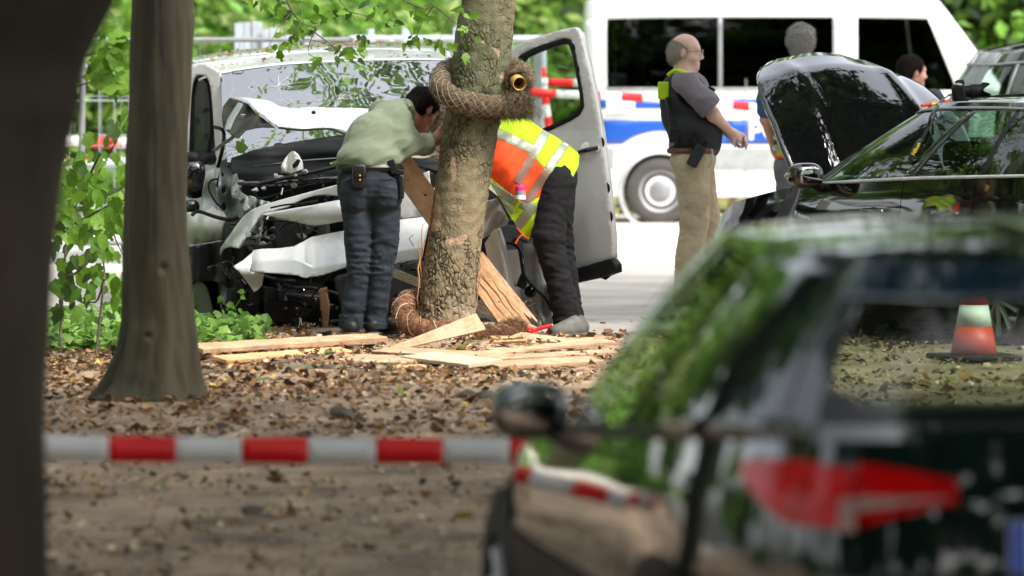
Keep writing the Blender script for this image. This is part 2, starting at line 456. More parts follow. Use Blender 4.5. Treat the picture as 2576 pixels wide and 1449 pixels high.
M = dict(
    soil=pmat('soil', (.15, .10, .064), .95, var=.4, scale=2.2, bump=.8, bscale=25, c2=(.38, .27, .18)),
    gravel=pmat('gravel', (.42, .38, .33), .95, var=.12, scale=1.2, bump=.35, bscale=30, c2=(.55, .51, .46)),
    verge=pmat('verge', (.10, .13, .04), .95, var=.3, scale=1.5, c2=(.24, .21, .10)),
    white=pmat('white_paint', (.62, .635, .635), .18, var=.07, coat=.8, scale=3, dirt=.6),
    whitec=pmat('white_paint_clean', (.78, .79, .80), .2, var=.03, coat=.8, scale=2),
    silver=pmat('door_paint', (.56, .56, .55), .28, var=.05, coat=.6, scale=2, dirt=.2),
    primer=pmat('bare_inner_metal', (.36, .40, .38), .5, var=.2, scale=9, dirt=.5),
    liner=pmat('hood_inside', (.045, .045, .04), .8, var=.4, scale=7, dirt=.3, spec=.2),
    milky=pmat('milky_plastic', (.60, .61, .56), .35, var=.12, scale=7, trans=.2, dirt=.3),
    greyplas=pmat('grey_plastic', (.30, .32, .32), .4, var=.2, scale=9, dirt=.3),
    blackp=pmat('black_plastic', (.007, .007, .0075), .5, var=.3, scale=12, bump=.15, spec=.22),
    blackg=pmat('black_gloss', (.008, .008, .009), .08, var=.1, coat=1),
    blackcar=pmat('black_car_paint', (.006, .0065, .007), .05, var=.05, coat=1),
    greencar=pmat('dark_green_car_paint', (.003, .009, .008), .05, var=.05, coat=1),
    darkvan=pmat('dark_van_paint', (.03, .04, .03), .08, var=.05, coat=1),
    bluecar=pmat('dark_blue_trim', (.008, .02, .035), .08, var=.05, coat=1),
    tyre=pmat('tyre_rubber', (.012, .012, .012), .8, var=.3, bump=.3),
    dustytyre=pmat('dusty_tyre', (.06, .057, .053), .85, var=.2),
    steel=pmat('steel', (.32, .32, .33), .38, metal=.8, var=.15, scale=20),
    steelrim=pmat('painted_steel_rim', (.42, .42, .43), .45, metal=.3, var=.12),
    galv=pmat('galvanised', (.24, .25, .26), .45, metal=.35, var=.15, scale=4),
    pale=pmat('pale_panel', (.36, .40, .46), .5, var=.12, scale=3),
    rust=pmat('rust', (.14, .07, .035), .8, var=.4, scale=14, bump=.3),
    bark=pmat('flaky_bark', (1, 1, 1), .92, var=.22, scale=30, bump=.5, bscale=90, attr=True),
    barks=pmat('smooth_bark', (.018, .017, .007), .9, var=.35, scale=3.2, bump=1.0, bscale=22, c2=(.078, .066, .036), stretch=(1, 1, .22)),
    barkn=pmat('near_bark', (.017, .013, .008), .9, var=.3, scale=3.0, bump=.8, bscale=18, c2=(.040, .032, .019), stretch=(1, 1, .3)),
    barkd=pmat('far_bark', (.13, .09, .06), .95, var=.3, scale=6),
    twig=pmat('twig_bark', (.045, .035, .024), .9, var=.4, scale=20, bump=.5, c2=(.12, .10, .07)),
    log=pmat('log_bark', (.055, .05, .028), .9, var=.4, scale=14, bump=.5, c2=(.13, .12, .08)),
    leaf=pmat('leaf', (1, 1, 1), .45, var=.15, scale=8, attr=True, trans=.5, spec=.35),
    leafs=pmat('leaf_sheet', (.10, .22, .02), .42, var=.35, scale=5, trans=.5, spec=.3),
    leafd=pmat('leaf_dark', (.05, .10, .025), .42, var=.3, scale=5, trans=.4, spec=.3),
    leafb=pmat('leaf_light', (.20, .38, .05), .5, var=.2, scale=5, trans=.5, spec=.3),
    litter=pmat('dry_leaf', (1, 1, 1), .7, var=.25, scale=30, attr=True, trans=.15, spec=.3),
    wood=pmat('sawn_wood', (.34, .20, .11), .65, var=.10, scale=9, bump=.5, bscale=40, c2=(.50, .33, .205), stretch=(1, 1, 1)),
    woodo=pmat('orange_sawn_wood', (.44, .23, .10), .6, var=.12, scale=10, bump=.4, bscale=40, c2=(.60, .36, .18)),
    woodp=pmat('weathered_wood', (.40, .32, .22), .75, var=.15, scale=12, bump=.35, bscale=40, c2=(.56, .46, .34)),
    splint=pmat('splintered_wood', (.50, .32, .18), .8, var=.2, scale=18, bump=.8, bscale=90, c2=(.62, .45, .29)),
    coir=pmat('coir', (.075, .052, .027), .97, var=.4, scale=55, bump=1.0, bscale=140, c2=(.17, .12, .068)),
    coirr=pmat('red_brown_coir', (.13, .055, .024), .97, var=.4, scale=50, bump=1.0, bscale=140, c2=(.28, .13, .06)),
    net=pmat('net_thread', (.30, .26, .20), .6),
    netw=pmat('white_thread', (.68, .62, .56), .6),
    yel=pmat('yellow_pipe', (.50, .33, .07), .4, var=.12),
    skin=pmat('skin', (.68, .44, .35), .5, var=.12, scale=25, bump=.08, spec=.4),
    skinr=pmat('ruddy_skin', (.56, .27, .19), .5, var=.12, scale=25, bump=.08),
    hairb=pmat('dark_brown_hair', (.012, .008, .006), .8, var=.4, scale=60, bump=.9, bscale=180, spec=.15),
    hairg=pmat('grey_hair', (.36, .34, .32), .6, var=.35, scale=60, bump=.9, bscale=180),
    hairs=pmat('short_grey_hair', (.34, .30, .27), .7, var=.3, scale=60, bump=.6, bscale=200),
    hairl=pmat('ash_blond_hair', (.52, .44, .36), .6, var=.35, scale=70, bump=1.0, bscale=160),
    sweat=pmat('sage_fleece', (.145, .175, .115), .95, var=.07, scale=6, bump=.12, bscale=220, sheen=.1, fold=(7, .9, (.55, 1, 1.3), .75)),
    denim=pmat('dark_denim', (.005, .009, .015), .9, var=.35, scale=7, bump=.3, bscale=260, c2=(.015, .025, .038), fold=(9, .6, (.7, .7, 1.5), .2)),
    blackt=pmat('black_trousers', (.008, .008, .009), .9, var=.35, scale=7, bump=.2, bscale=200, spec=.25, fold=(9, .9, (.7, .7, 1.5), -.3)),
    beige=pmat('beige_trousers', (.42, .34, .22), .92, var=.1, scale=5, bump=.2, bscale=200, fold=(6, .9, (.8, .8, 1.2), .4)),
    greyt=pmat('grey_trousers', (.13, .13, .14), .92, var=.15),
    greysh=pmat('grey_shirt', (.18, .16, .18), .92, var=.08, scale=6, bump=.1, fold=(9, .8, (1, 1, 1), .5)),
    blues=pmat('blue_shirt', (.04, .085, .17), .9, var=.1),
    vestd=pmat('charcoal_vest', (.022, .025, .028), .9, var=.15, bump=.2),
    leather=pmat('black_leather', (.006, .006, .006), .38, var=.2, bump=.2, bscale=120),
    sole=pmat('shoe_sole', (.05, .045, .04), .7, var=.2),
    shoeg=pmat('grey_trainer', (.11, .105, .095), .75, var=.3, scale=25),
    shoeb=pmat('black_shoe', (.008, .0075, .0075), .5, var=.2, spec=.25),
    hvy=pmat('hivis_yellow', (.42, .66, .015), .75, var=.05, trans=.12, spec=.3, bump=.1, fold=(8, .7, (1, 1, 1), .8)),
    hvo=pmat('hivis_orange', (.80, .075, .012), .75, var=.06, spec=.3, bump=.1, fold=(8, .7, (1, 1, 1), .8)),
    refl=pmat('reflective_stripe', (.26, .30, .22), .35, metal=.25, var=.06, scale=10),
    reflr=pmat('reflective_stripe_over_orange', (.27, .17, .13), .35, metal=.2, var=.06, scale=10),
    pink=pmat('pink_cap', (.85, .03, .22), .35, var=.03),
    can=pmat('grey_can', (.20, .20, .22), .35, var=.05),
    redt=pmat('red_handle', (.75, .015, .02), .35, var=.05),
    tapew=pmat('tape_white', (.80, .81, .81), .45, var=.04, trans=.4),
    taper=pmat('tape_red', (.80, .012, .015), .45, var=.05, trans=.25),
    coner=pmat('cone_red', (.62, .05, .02), .45, var=.06),
    conew=pmat('cone_white', (.75, .76, .74), .45, var=.05),
    blue=pmat('police_blue', (.008, .075, .40), .35, var=.03, coat=.5),
    lavb=pmat('marking_white', (.80, .80, .82), .4, var=.02),
    lampr=pmat('red_lamp', (.36, .001, .002), .2, var=.35, coat=.3, scale=9, spec=.2),
    lampw=pmat('clear_lamp', (.30, .20, .18), .15, var=.1, coat=1),
    foam=pmat('white_foam', (.74, .74, .70), .9, var=.1, scale=20, bump=.3),
    cream=pmat('cream_trim', (.55, .52, .42), .6, var=.08),
    glasswind=glass('cracked_windscreen', (.50, .56, .54), 5.0, .01, crack=True, haze=.03),
    glassw=glass('clear_glass', (.62, .70, .66), 1.6),
    glassd=glass('privacy_glass', (.02, .025, .022), 1.45),
    glassc=glass('car_glass', (.55, .66, .60), 1.75),
    glassr=glass('tinted_rear_glass', (.54, .63, .55), 1.35),
    glassm=glass('mirror_glass', (.05, .05, .05), 4.0),
    seat=pmat('dark_seat', (.012, .012, .013), .9),
    brass=pmat('brass_stud', (.5, .36, .12), .35, metal=1),
    yellowtxt=pmat('yellow_print', (.75, .55, .03), .5),
)
# ------------------------------------------------ foliage helpers
def leaf_cloud(centers, radii, n, size, pal, seed=0, flat=.55, clump=.35):
    r = np.random.default_rng(seed)
    C = np.array(centers, float); R = np.array(radii, float)
    wts = np.prod(R, axis=1) ** .7; wts /= wts.sum()
    nc = max(8, n // 60)
    k = r.choice(len(C), nc, p=wts)
    d = r.normal(size=(nc, 3)); d /= np.linalg.norm(d, axis=1)[:, None]
    cc = C[k] + d * R[k] * (r.uniform(.25, 1.0, nc) ** .5)[:, None]
    tone = r.integers(0, len(pal), nc); lum = r.uniform(.7, 1.3, nc)
    j = r.integers(0, nc, n)
    c = cc[j] + r.normal(size=(n, 3)) * clump * np.array([1, 1, .6])
    N = r.normal(size=(n, 3)); N[:, 2] = np.abs(N[:, 2]) + flat; N /= np.linalg.norm(N, axis=1)[:, None]
    a = r.normal(size=(n, 3)); U = np.cross(N, a); U /= np.linalg.norm(U, axis=1)[:, None]
    W = np.cross(N, U)
    s = size * r.uniform(.6, 1.3, n)[:, None]
    V = np.stack([c - U * s * .55, c - W * s * .32 + N * s * .06, c + U * s * .6 - N * s * .1, c + W * s * .32 + N * s * .06], 1).reshape(-1, 3)
    b = np.arange(n)[:, None] * 4
    F = np.concatenate([b + [0, 1, 2], b + [0, 2, 3]])
    pal = np.array(pal)
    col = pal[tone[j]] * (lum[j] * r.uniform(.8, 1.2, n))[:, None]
    return V, F, np.repeat(col, 4, 0)
def tree_limbs(base, top, n, spread, r0, seed):
    r = random.Random(seed); parts = []
    for i in range(n):
        t = r.uniform(.0, 1.0); a = r.uniform(0, 6.28)
        s = Vector(base).lerp(Vector(top), .35 + .6 * t)
        e = s + Vector((math.cos(a) * spread, math.sin(a) * spread, r.uniform(.3, 1.2) * spread * .6)) * r.uniform(.6, 1)
        mid = s.lerp(e, .5) + Vector((r.uniform(-.2, .2), r.uniform(-.2, .2), r.uniform(0, .4)))
        parts.append(tube(catmull([s, mid, e], 5), [r0 * .45, r0 * .25, r0 * .06], 6))
    return parts
BR = [(.18, .36, .05), (.25, .43, .08), (.13, .28, .04), (.33, .46, .12)]
MG = [(.07, .14, .025), (.10, .18, .03), (.05, .10, .02)]
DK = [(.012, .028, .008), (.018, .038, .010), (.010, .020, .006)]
def full_tree(name, label, x, Y, r, h0, hh, rad, n, pal, seed, lean=0.0, leafsize=.22, bark='barkd', group=None, cat='tree'):
    z0 = gz(Y)
    t = thing(name, label, cat, (x, Y, z0), group=group)
    V, F = tube(catmull([(x, Y, z0 - .3), (x + lean * .1, Y, z0 + .4), (x + lean * .5, Y, z0 + hh * .45), (x + lean, Y, z0 + hh)], 6), [r * 1.5, r * 1.1, r, r * .8, r * .4], 16)
    tr = mk('trunk', V, F, M[bark], t)
    L = tree_limbs((x, Y, z0), (x + lean, Y, z0 + hh), 9, rad * .8, r, seed)
    V, F = join(L); mk('limb', V, F, M[bark], t)
    rr = random.Random(seed); C = []; R = []
    for i in range(9):
        a = rr.uniform(0, 6.28); d = rad * rr.uniform(.2, .75)
        C.append((x + lean + math.cos(a) * d, Y + math.sin(a) * d, z0 + h0 + (hh - h0) * rr.uniform(.1, 1.1))); q = rad * rr.uniform(.3, .55); R.append((q, q, q * .7))
    V, F, c = leaf_cloud(C, R, n, leafsize, pal, seed)
    mk('crown', V, F, M['leaf'], t, smooth=False, col=c, kind='stuff')
    return t

# ------------------------------------------------ ground
xs = np.concatenate([np.linspace(-90, -8, 14), np.linspace(-6, 6, 110), np.linspace(8, 90, 14)])
ys = np.concatenate([np.linspace(-40, 14, 12), np.linspace(15, 37, 240), np.linspace(38, 220, 30)])
XX, YY = np.meshgrid(xs, ys)
pp = np.stack([XX, YY, 0 * XX], -1)
fine = (np.abs(XX) < 7) & (YY > 14) & (YY < 37.5)
ZZ = gza(YY) + np.where(fine, .016 * sn(pp, 3.1, 1) + .010 * sn(pp, 11, 2) + .006 * sn(pp, 29, 3), 0)
nx, ny = len(xs), len(ys)
ii = (np.arange(ny - 1)[:, None] * nx + np.arange(nx - 1)[None]).ravel()
F = np.stack([ii, ii + 1, ii + 1 + nx, ii + nx], 1)
g = mk('ground', np.stack([XX, YY, ZZ], -1).reshape(-1, 3), F, M['soil']); tag(g, 'brown bare woodland soil under the leaf litter', None, kind='structure')
del g['label']
# pale road / car park surface beyond the trees, with a wandering edge
Vr = []; Fr = []
xr = np.linspace(-60, 60, 260); yr = [0, .25, .7, 2, 5, 9, 14, 20, 27]
for i, x in enumerate(xr):
    e = 33.9 + .25 * sn((x, 0, 0), 2.3, 4) + .12 * sn((x, 0, 0), 9, 5) + (1.6 if x < -1.6 else 0) * min(1, (-1.6 - x)) + .9 * float(np.clip(-x - .2, 0, 1)) + (.0 if x < 2 else -.5 * float(np.clip(x - 2, 0, 8)))
    for j, d in enumerate(yr):
        y = e + (66 - e) * d / 27
        Vr.append((x, y, gz(y) + (.028 if j else -.03)))
nr = len(yr)
for i in range(len(xr) - 1):
    for j in range(nr - 1): Fr.append((i * nr + j, (i + 1) * nr + j, (i + 1) * nr + j + 1, i * nr + j + 1))
o = mk('road', Vr, Fr, M['gravel']); o['kind'] = 'structure'
Vv = []; Fv = []
for i, x in enumerate(np.linspace(-80, 80, 60)):
    for j, y in enumerate([65.5, 68, 75, 100, 200]): Vv.append((x, y, gz(y) + .04 + (.03 * sn((x, y, 0), 1.3, 6))))
for i in range(59):
    for j in range(4): Fv.append((i * 5 + j, (i + 1) * 5 + j, (i + 1) * 5 + j + 1, i * 5 + j + 1))
o = mk('grass_verge', Vv, Fv, M['verge']); o['kind'] = 'structure'

# leaf litter ----------------------------------------------------------
def litter(n, x0, x1, y0, y1, size, seed, pal, wts, zf=None, dens=None):
    r = np.random.default_rng(seed)
    Y = r.uniform(y0, y1, n); hw = Y * .098
    X = r.uniform(-1, 1, n) * hw + 0 * Y
    X = np.clip(X, x0, x1)
    if dens is not None:
        k = r.uniform(0, 1, n) < dens(X, Y); X, Y = X[k], Y[k]; n = len(X)
    p = np.stack([X, Y, 0 * X], -1)
    Z = gza(Y) + .016 * sn(p, 3.1, 1) + .010 * sn(p, 11, 2) + .006 * sn(p, 29, 3) + r.uniform(.003, .022, n)
    if zf is not None: Z = zf(X, Y, r)
    N = r.normal(size=(n, 3)) * .42; N[:, 2] = 1; N /= np.linalg.norm(N, axis=1)[:, None]
    a = r.normal(size=(n, 3)); U = np.cross(N, a); U /= np.linalg.norm(U, axis=1)[:, None]; W = np.cross(N, U)
    s = (size * np.clip(r.lognormal(-.12, .42, n), .35, 2.2))[:, None]; q = s * r.uniform(.25, .55, n)[:, None]; cu = s * r.uniform(-.05, .35, n)[:, None]
    c = np.stack([X, Y, Z], -1)
    V = np.stack([c - U * s * .5 + N * cu, c - W * q, c - W * q * .6 + U * s * .35 + N * cu * .4, c + U * s * .55 + N * cu, c + W * q * .7 + U * s * .2, c + W * q - U * s * .2 + N * cu * .3, c], 1).reshape(-1, 3)
    b = np.arange(n)[:, None] * 7
    F = np.concatenate([b + [0, 1, 6], b + [1, 2, 6], b + [2, 3, 6], b + [3, 4, 6], b + [4, 5, 6], b + [5, 0, 6]])
    pal = np.array(pal); k = r.choice(len(pal), n, p=np.array(wts) / sum(wts))
    col = pal[k] * r.uniform(.6, 1.3, n)[:, None]
    return V, F, np.repeat(col, 7, 0)
LP = [(.18, .095, .045), (.26, .14, .062), (.11, .063, .034), (.36, .22, .10), (.44, .30, .06), (.05, .032, .02), (.30, .25, .17), (.16, .19, .045)]
dn = lambda X, Y: np.clip(.26 + .40 * (X < -1.2) * (Y > 24) + .35 * sn(np.stack([X, Y, 0 * X], -1), 2.2, 8) + .35 * sn(np.stack([X, Y, 0 * X], -1), .9, 14) + .15 * (Y > 25) - .14 * (Y < 22), .06, 1) * np.where(Y > 33.6, .35, 1)
V, F, c = litter(60000, -4, 4, 15.5, 35.2, .036, 3, LP, [7, 6, 6, 2.0, .9, 4, 1.6, .5], dens=dn)
o = mk('leaf_litter', V, F, M['litter'], smooth=False, col=c); tag(o, 'brown and yellow fallen leaves strewn over the soil', 'leaf litter', kind='stuff')
V, F, c = litter(9000, -4, 4, 16, 35, .022, 5, [(.62, .50, .34), (.5, .4, .28), (.35, .22, .12)], [2, 2, 3])
o = mk('wood_chips', V, F, M['litter'], smooth=False, col=c); tag(o, 'tiny pale wood chips and crumbs scattered among the leaves', 'wood chips', kind='stuff')

# ------------------------------------------------ background wood, hedges
def mass(name, label, cx, cy, rx, ry, z0, z1, n, size, pal, seed, nb=24, cat='undergrowth'):
    r = np.random.default_rng(seed)
    C = np.stack([r.uniform(cx - rx, cx + rx, nb), r.uniform(cy - ry, cy + ry, nb), r.uniform(z0, z1, nb)], 1)
    R = np.stack([r.uniform(.8, 2.2, nb) * max(1, rx / 9)] * 3, 1); R[:, 2] *= .8
    V, F, c = leaf_cloud(C, R, n, size, pal, seed, flat=.15, clump=.5)
    V[:, 2] = np.maximum(V[:, 2], gz(cy) - .1)
    o = mk(name, V, F, M['leaf'], smooth=False, col=c); tag(o, label, cat, kind='stuff'); return o
mass('woodland', 'bright sunlit green woodland far behind the fence', -3, 98, 16, 5, 0, 34, 110000, .42, BR + [(.34, .44, .12)], 11, 60, 'woodland')
mass('undergrowth', 'mid green bushes beyond the construction fence', -3, 82, 10, 2.5, 0, 2.6, 26000, .26, BR + MG, 12, 40)
mass('dark_thicket', 'dark green thicket behind the dark van', 10.6, 84, 6.2, 3, 0, 16, 60000, .30, DK, 13, 46, 'thicket')
mass('woodland', 'green wood edge left of the parked cars, seen in their paint', -26, 40, 5, 42, 0, 12, 30000, .7, BR + MG, 14, 70, 'woodland')
mass('woodland', 'green wood edge behind the photographer', 2, -16, 34, 5, 0, 24, 90000, .9, MG + DK, 15, 130, 'woodland')
mass('woodland', 'green wood edge right of the car park', 30, 45, 6, 40, 0, 13, 26000, .8, MG + DK, 16, 60, 'woodland')
mass('woodland', 'bright green trees left of the clearing behind the knotted trunk, outside the view', -11.5, 52, 4.2, 20, 0, 13, 42000, .42, BR + MG[:2], 17, 60, 'woodland')
mass('undergrowth', 'pale green bushes behind the fence at left', -5.2, 73, 2.8, 1.2, .3, 2.3, 15000, .24, BR + [(.34, .44, .16)], 18, 26)
bt = [(1335, 92, .24), (1010, 96, .22), (850, 88, .20), (705, 94, .18), (1180, 99, .2), (420, 90, .2), (265, 97, .2)]
wn = ['behind the open white door', 'behind the middle of the mesh fence', 'behind the hanging branch', 'behind the pale panels', 'directly behind the leaning tree', 'behind the left fence rail', 'seen between the two near trunks']
for i, (px, Y, r) in enumerate(bt):
    full_tree('forest_tree', 'blurred brown trunk of a distant tree ' + wn[i], (px - CX) * Y / FPX, Y, r, 4, 11, 2.6, 2500, BR, 50 + i, .3 * (-1) ** i, .35, group='distant trees beyond the fence')
for i, (x, Y, lb) in enumerate([(-9, 22, 'far left'), (-12, 34, 'left'), (-8, 45, 'left beside the fence'), (-14, 14, 'left near the camera'), (7.5, 17, 'right of the parked cars')]):
    full_tree('shade_tree', 'tall leafy tree outside the view, ' + lb, x, Y, .26, 3.0, 13, 4.4, 11000, MG + BR[:2], 70 + i, .2, .36, 'barks', group='trees around the clearing')

full_tree('shade_tree', 'broad leafy tree added beyond the black car, outside the view', 8.8, 36.0, .32, 3.6, 14, 6.4, 36000, MG + DK[:1], 92, -.4, .25, 'barks', group='trees around the clearing')  # added crown that darkens what the raised bonnet mirrors
full_tree('shade_tree', 'broad leafy tree added for shade near the photographer, outside the view at right', 5.2, 10.5, .3, 4.0, 9.5, 5.2, 32000, MG + DK[:1], 93, -.8, .28, 'barks', group='trees around the clearing')  # added to put the near trunk and ground in shade
full_tree('shade_tree', 'leafy tree added for shade between the near car and the black car, outside the view', 4.6, 21.6, .26, 4.4, 9, 3.8, 12000, MG + DK[:1], 94, -.3, .26, 'barks', group='trees around the clearing')  # added to keep the sun off the knotted trunk
full_tree('shade_tree', 'broad leafy tree added right of the near car, its unseen crown shading it', 5.6, 16.5, .3, 4.0, 9, 4.2, 9000, MG + DK[:1], 91, -1.2, .28, 'barks', group='trees around the clearing')  # added shade over the near car, never in view itself
# ------------------------------------------------ wire fences, posts, panels behind the wreck
def px_at(px, Y): return (px - CX) * Y / FPX
def mesh_fence(name, label, x0, x1, Y, z0, z1, dx, hz, rw, rail, mat, skew=0.0):
    t = thing(name, label, 'fence', (x0, Y, gz(Y)))
    w = []
    n = int((x1 - x0) / dx)
    for i in range(n + 1):
        x = x0 + i * dx; y = Y + skew * (x - x0)
        w.append(tube([(x, y, z0), (x, y, z1)], rw, 4, False))
    for z in hz:
        w.append(tube([(x0, Y, z), (x1, Y + skew * (x1 - x0), z)], rw * 1.3, 4, False))
    V, F = join(w); mk('wire_mesh', V, F, M[mat], t, smooth=False, kind='stuff')
    for z, r in rail:
        V, F = tube([(x0, Y, z), (x1, Y + skew * (x1 - x0), z)], r, 8); mk('rail', V, F, M[mat], t)
    for x in (x0, x1):
        V, F = tube([(x, Y + skew * (x - x0), gz(Y)), (x, Y + skew * (x - x0), z1 + .02)], .024, 8); mk('post', V, F, M[mat], t)
        V, F = box((x, Y + skew * (x - x0), gz(Y) + .07), (.7, .24, .14)); mk('foot_block', V, F, M['greyplas'], t, bevel=.02)
    return t
Yf = 46.0; zt = H - (100 - HY) * Yf / FPX
mesh_fence('construction_fence', 'grey wire mesh site fence running behind the wrecked van roof', px_at(205, Yf), px_at(885, Yf), Yf, .15, zt, .16, [.5, .95, 1.35], .0035, [(zt, .020), (.16, .02)], 'galv', .0)
Yf = 49.0; zt2 = H - (167 - HY) * Yf / FPX
mesh_fence('construction_fence', 'second lower mesh fence seen between the two near trunks', px_at(60, Yf), px_at(470, Yf), Yf, .1, zt2, .13, [.4, .7, 1.0, 1.3], .004, [(zt2, .022), (.75, .03)], 'pale', .0)
Yf = 56.0; zt3 = H - (97 - HY) * Yf / FPX
mesh_fence('construction_fence', 'fine pale bar fence right of the hanging branch', px_at(880, Yf), px_at(1368, Yf), Yf, .1, zt3, .055, [1.55], .006, [(zt3, .03), (.2, .03)], 'pale', .0)
# clips on the long fence rail
# upright pale panels stacked behind the fence
st = thing('panel_stack', 'upright pale metal panels stacked behind the van roof', 'panels', (px_at(640, 52), 52, gz(52)))
for (a, b, top) in [(590, 611, 58), (613, 632, 56), (634, 657, 55), (659, 676, 74), (678, 700, 70), (702, 716, 92), (718, 735, 88), (737, 752, 96)]:
    za = H - (top - HY) * 52 / FPX; x0, x1 = px_at(a, 52), px_at(b, 52)
    V, F = box(((x0 + x1) / 2, 52 + rng.uniform(-.05, .05), (za + gz(52)) / 2), (x1 - x0, .04, za - gz(52))); mk('panel', V, F, M['pale'], st, bevel=.005)
for i, (a, b, top) in enumerate([(790, 808, 78), (925, 941, 73), (1011, 1030, 72), (1140, 1160, 68), (980, 989, 95), (765, 778, 92)]):
    Yp = 54; za = H - (top - HY) * Yp / FPX; x0, x1 = px_at(a, Yp), px_at(b, Yp)
    V, F = box(((x0 + x1) / 2, Yp, (za + gz(Yp)) / 2), (x1 - x0, .07, za - gz(Yp)))
    o = mk('fence_post', V, F, M['pale'] if i != 0 else M['greyplas'], bevel=.006)
    tag(o, ['grey', 'pale', 'pale', 'pale', 'thin pale', 'thin pale'][i] + ' square post standing ' + ['nearest right of the upright panels', 'left of the middle of the pale bar fence', 'near the middle of the pale bar fence', 'just left of the leaning trunk top', 'between two wider pale posts', 'behind the hanging leaves'][i], 'post', 'posts beyond the fence')
# barrier tape strips -------------------------------------------------
def tape(name, label, pts, wd, seg, flip=0, group=None, thick=.0006, ts=1):
    c = catmull(pts, 12); d = np.r_[0, np.cumsum(np.linalg.norm(np.diff(c, axis=0), axis=1))]
    t = thing(name, label, 'barrier tape', tuple(c[0]), group=group)
    k = 0; s = -seg * .5 * ts
    while s < d[-1]:
        a, b = max(s, 0), min(s + seg, d[-1])
        if b > a:
            q = np.linspace(a, b, 7); p = np.stack([np.interp(q, d, c[:, i]) for i in range(3)], 1)
            V = []
            for v in p:
                yy = .004 * math.sin(v[0] * 9)
                V.append((v[0], v[1] + yy, v[2] + wd / 2)); V.append((v[0], v[1] - yy, v[2] - wd / 2))
            F = [(2 * i, 2 * i + 1, 2 * i + 3, 2 * i + 2) for i in range(len(p) - 1)]
            mk('red_band' if (k + flip) % 2 else 'white_band', V, F, M['taper' if (k + flip) % 2 else 'tapew'], t, solid=thick)
        k += 1; s += seg
    return t
def tp(px, py, Y): return tuple(P(px, py, Y))
Yt = 17.0
tape('barrier_tape', 'near red and white tape stretched low across the leaves up to the near car', [tp(10, 1123, 16.6), tp(300, 1130, 16.75), tp(700, 1133, 17), tp(1100, 1135, 17.2), tp(1500, 1137, 17.4)], .078, .2175, flip=1)
tape('barrier_tape', 'upper red and white tape seen through the open door window', [tp(1285, 196, 50), tp(1380, 207, 50), tp(1500, 208, 50)], .07, .22, 1)
tape('barrier_tape', 'red and white tape sagging in front of the police van', [tp(1290, 228, 50), tp(1400, 236, 50), tp(1560, 243, 50.5), tp(1700, 252, 51), tp(1910, 271, 52)], .075, .26, 0)
tape('barrier_tape', 'low red and white tape seen behind the left sapling', [tp(120, 352, 51), tp(320, 360, 51), tp(520, 350, 51)], .10, .25, 1)
tape('barrier_tape', 'lower red and white tape glimpsed behind the left sapling', [tp(120, 412, 52), tp(320, 408, 52), tp(480, 400, 52)], .08, .3, 0)
# red-white striped barrier stand behind the door
bs = thing('barrier_stand', 'slanted red and white striped barrier post behind the open door', 'barrier', tuple(P(1385, 560, 51)))
a, b = P(1362, 170, 51), P(1392, 420, 51)
for i in range(8):
    p, q = a.lerp(b, i / 8), a.lerp(b, (i + 1) / 8 - .004)
    V, F = tube([p, q], .035, 8); mk('stripe', V, F, M['taper' if i % 2 == 0 else 'tapew'], bs)
V, F = tube([b, P(1396, 600, 51)], .03, 8); mk('stand_leg', V, F, M['galv'], bs)
for px in (1492, 1465):
    pass
o = mk('fence_post', *box(((px_at(1352, 50)), 50, .85), (.075, .06, 1.75)), M['galv'], bevel=.005); tag(o, 'grey square post seen through the open door window', 'post', 'posts beyond the fence')
# ------------------------------------------------ the three trunks
def trunk_surface(rows, Y, nth=120, nz=220, disp=None, ztop=None, flare=None, extra=None):
    """rows: (py, left px, right px) measured on the trunk"""
    z = np.array([H - (r[0] - HY) * Y / FPX for r in rows]); cx = np.array([(r[1] + r[2]) / 2 for r in rows]); rr = np.array([(r[2] - r[1]) / 2 * Y / FPX for r in rows])
    cx = (cx - CX) * Y / FPX
    o = np.argsort(z); z, cx, rr = z[o], cx[o], rr[o]
    if ztop is not None:
        sl = (cx[-1] - cx[-3]) / (z[-1] - z[-3]) if extra is None else extra
        z = np.r_[z, ztop]; cx = np.r_[cx, cx[-1] + sl * (ztop - z[-2])]; rr = np.r_[rr, rr[-1] * .55]
    zm = H - (-40 - HY) * Y / FPX
    zz = np.r_[np.linspace(z[0] - .12, zm, nz), np.linspace(zm, z[-1], 24)[1:]]
    # smooth interpolation
    def ip(a):
        v = np.interp(zz, z, a)
        for _ in range(3): v[1:-1] = (v[:-2] + 2 * v[1:-1] + v[2:]) / 4
        return v
    c = ip(cx); r = ip(rr)
    th = np.linspace(0, 2 * math.pi, nth, endpoint=False)
    TH, Z = np.meshgrid(th, zz)
    Rr = r[:, None] * np.ones_like(TH)
    if flare is not None: Rr = Rr + flare(TH, Z - z[0])
    X = c[:, None] + Rr * np.cos(TH); Yc = Y + Rr * np.sin(TH)
    p = np.stack([X, Yc, Z], -1)
    col = None
    if disp is not None:
        dd, col = disp(p, TH, Z, Rr)
        X = X + dd * np.cos(TH); Yc = Yc + dd * np.sin(TH); p = np.stack([X, Yc, Z], -1)
    n = len(zz)
    i = (np.arange(n - 1)[:, None] * nth + np.arange(nth)[None]); j = (np.arange(n - 1)[:, None] * nth + (np.arange(nth)[None] + 1) % nth)
    F = np.stack([i, j, j + nth, i + nth], -1).reshape(-1, 4)
    return p.reshape(-1, 3), F, (None if col is None else col.reshape(-1, 3)), (c, r, zz)
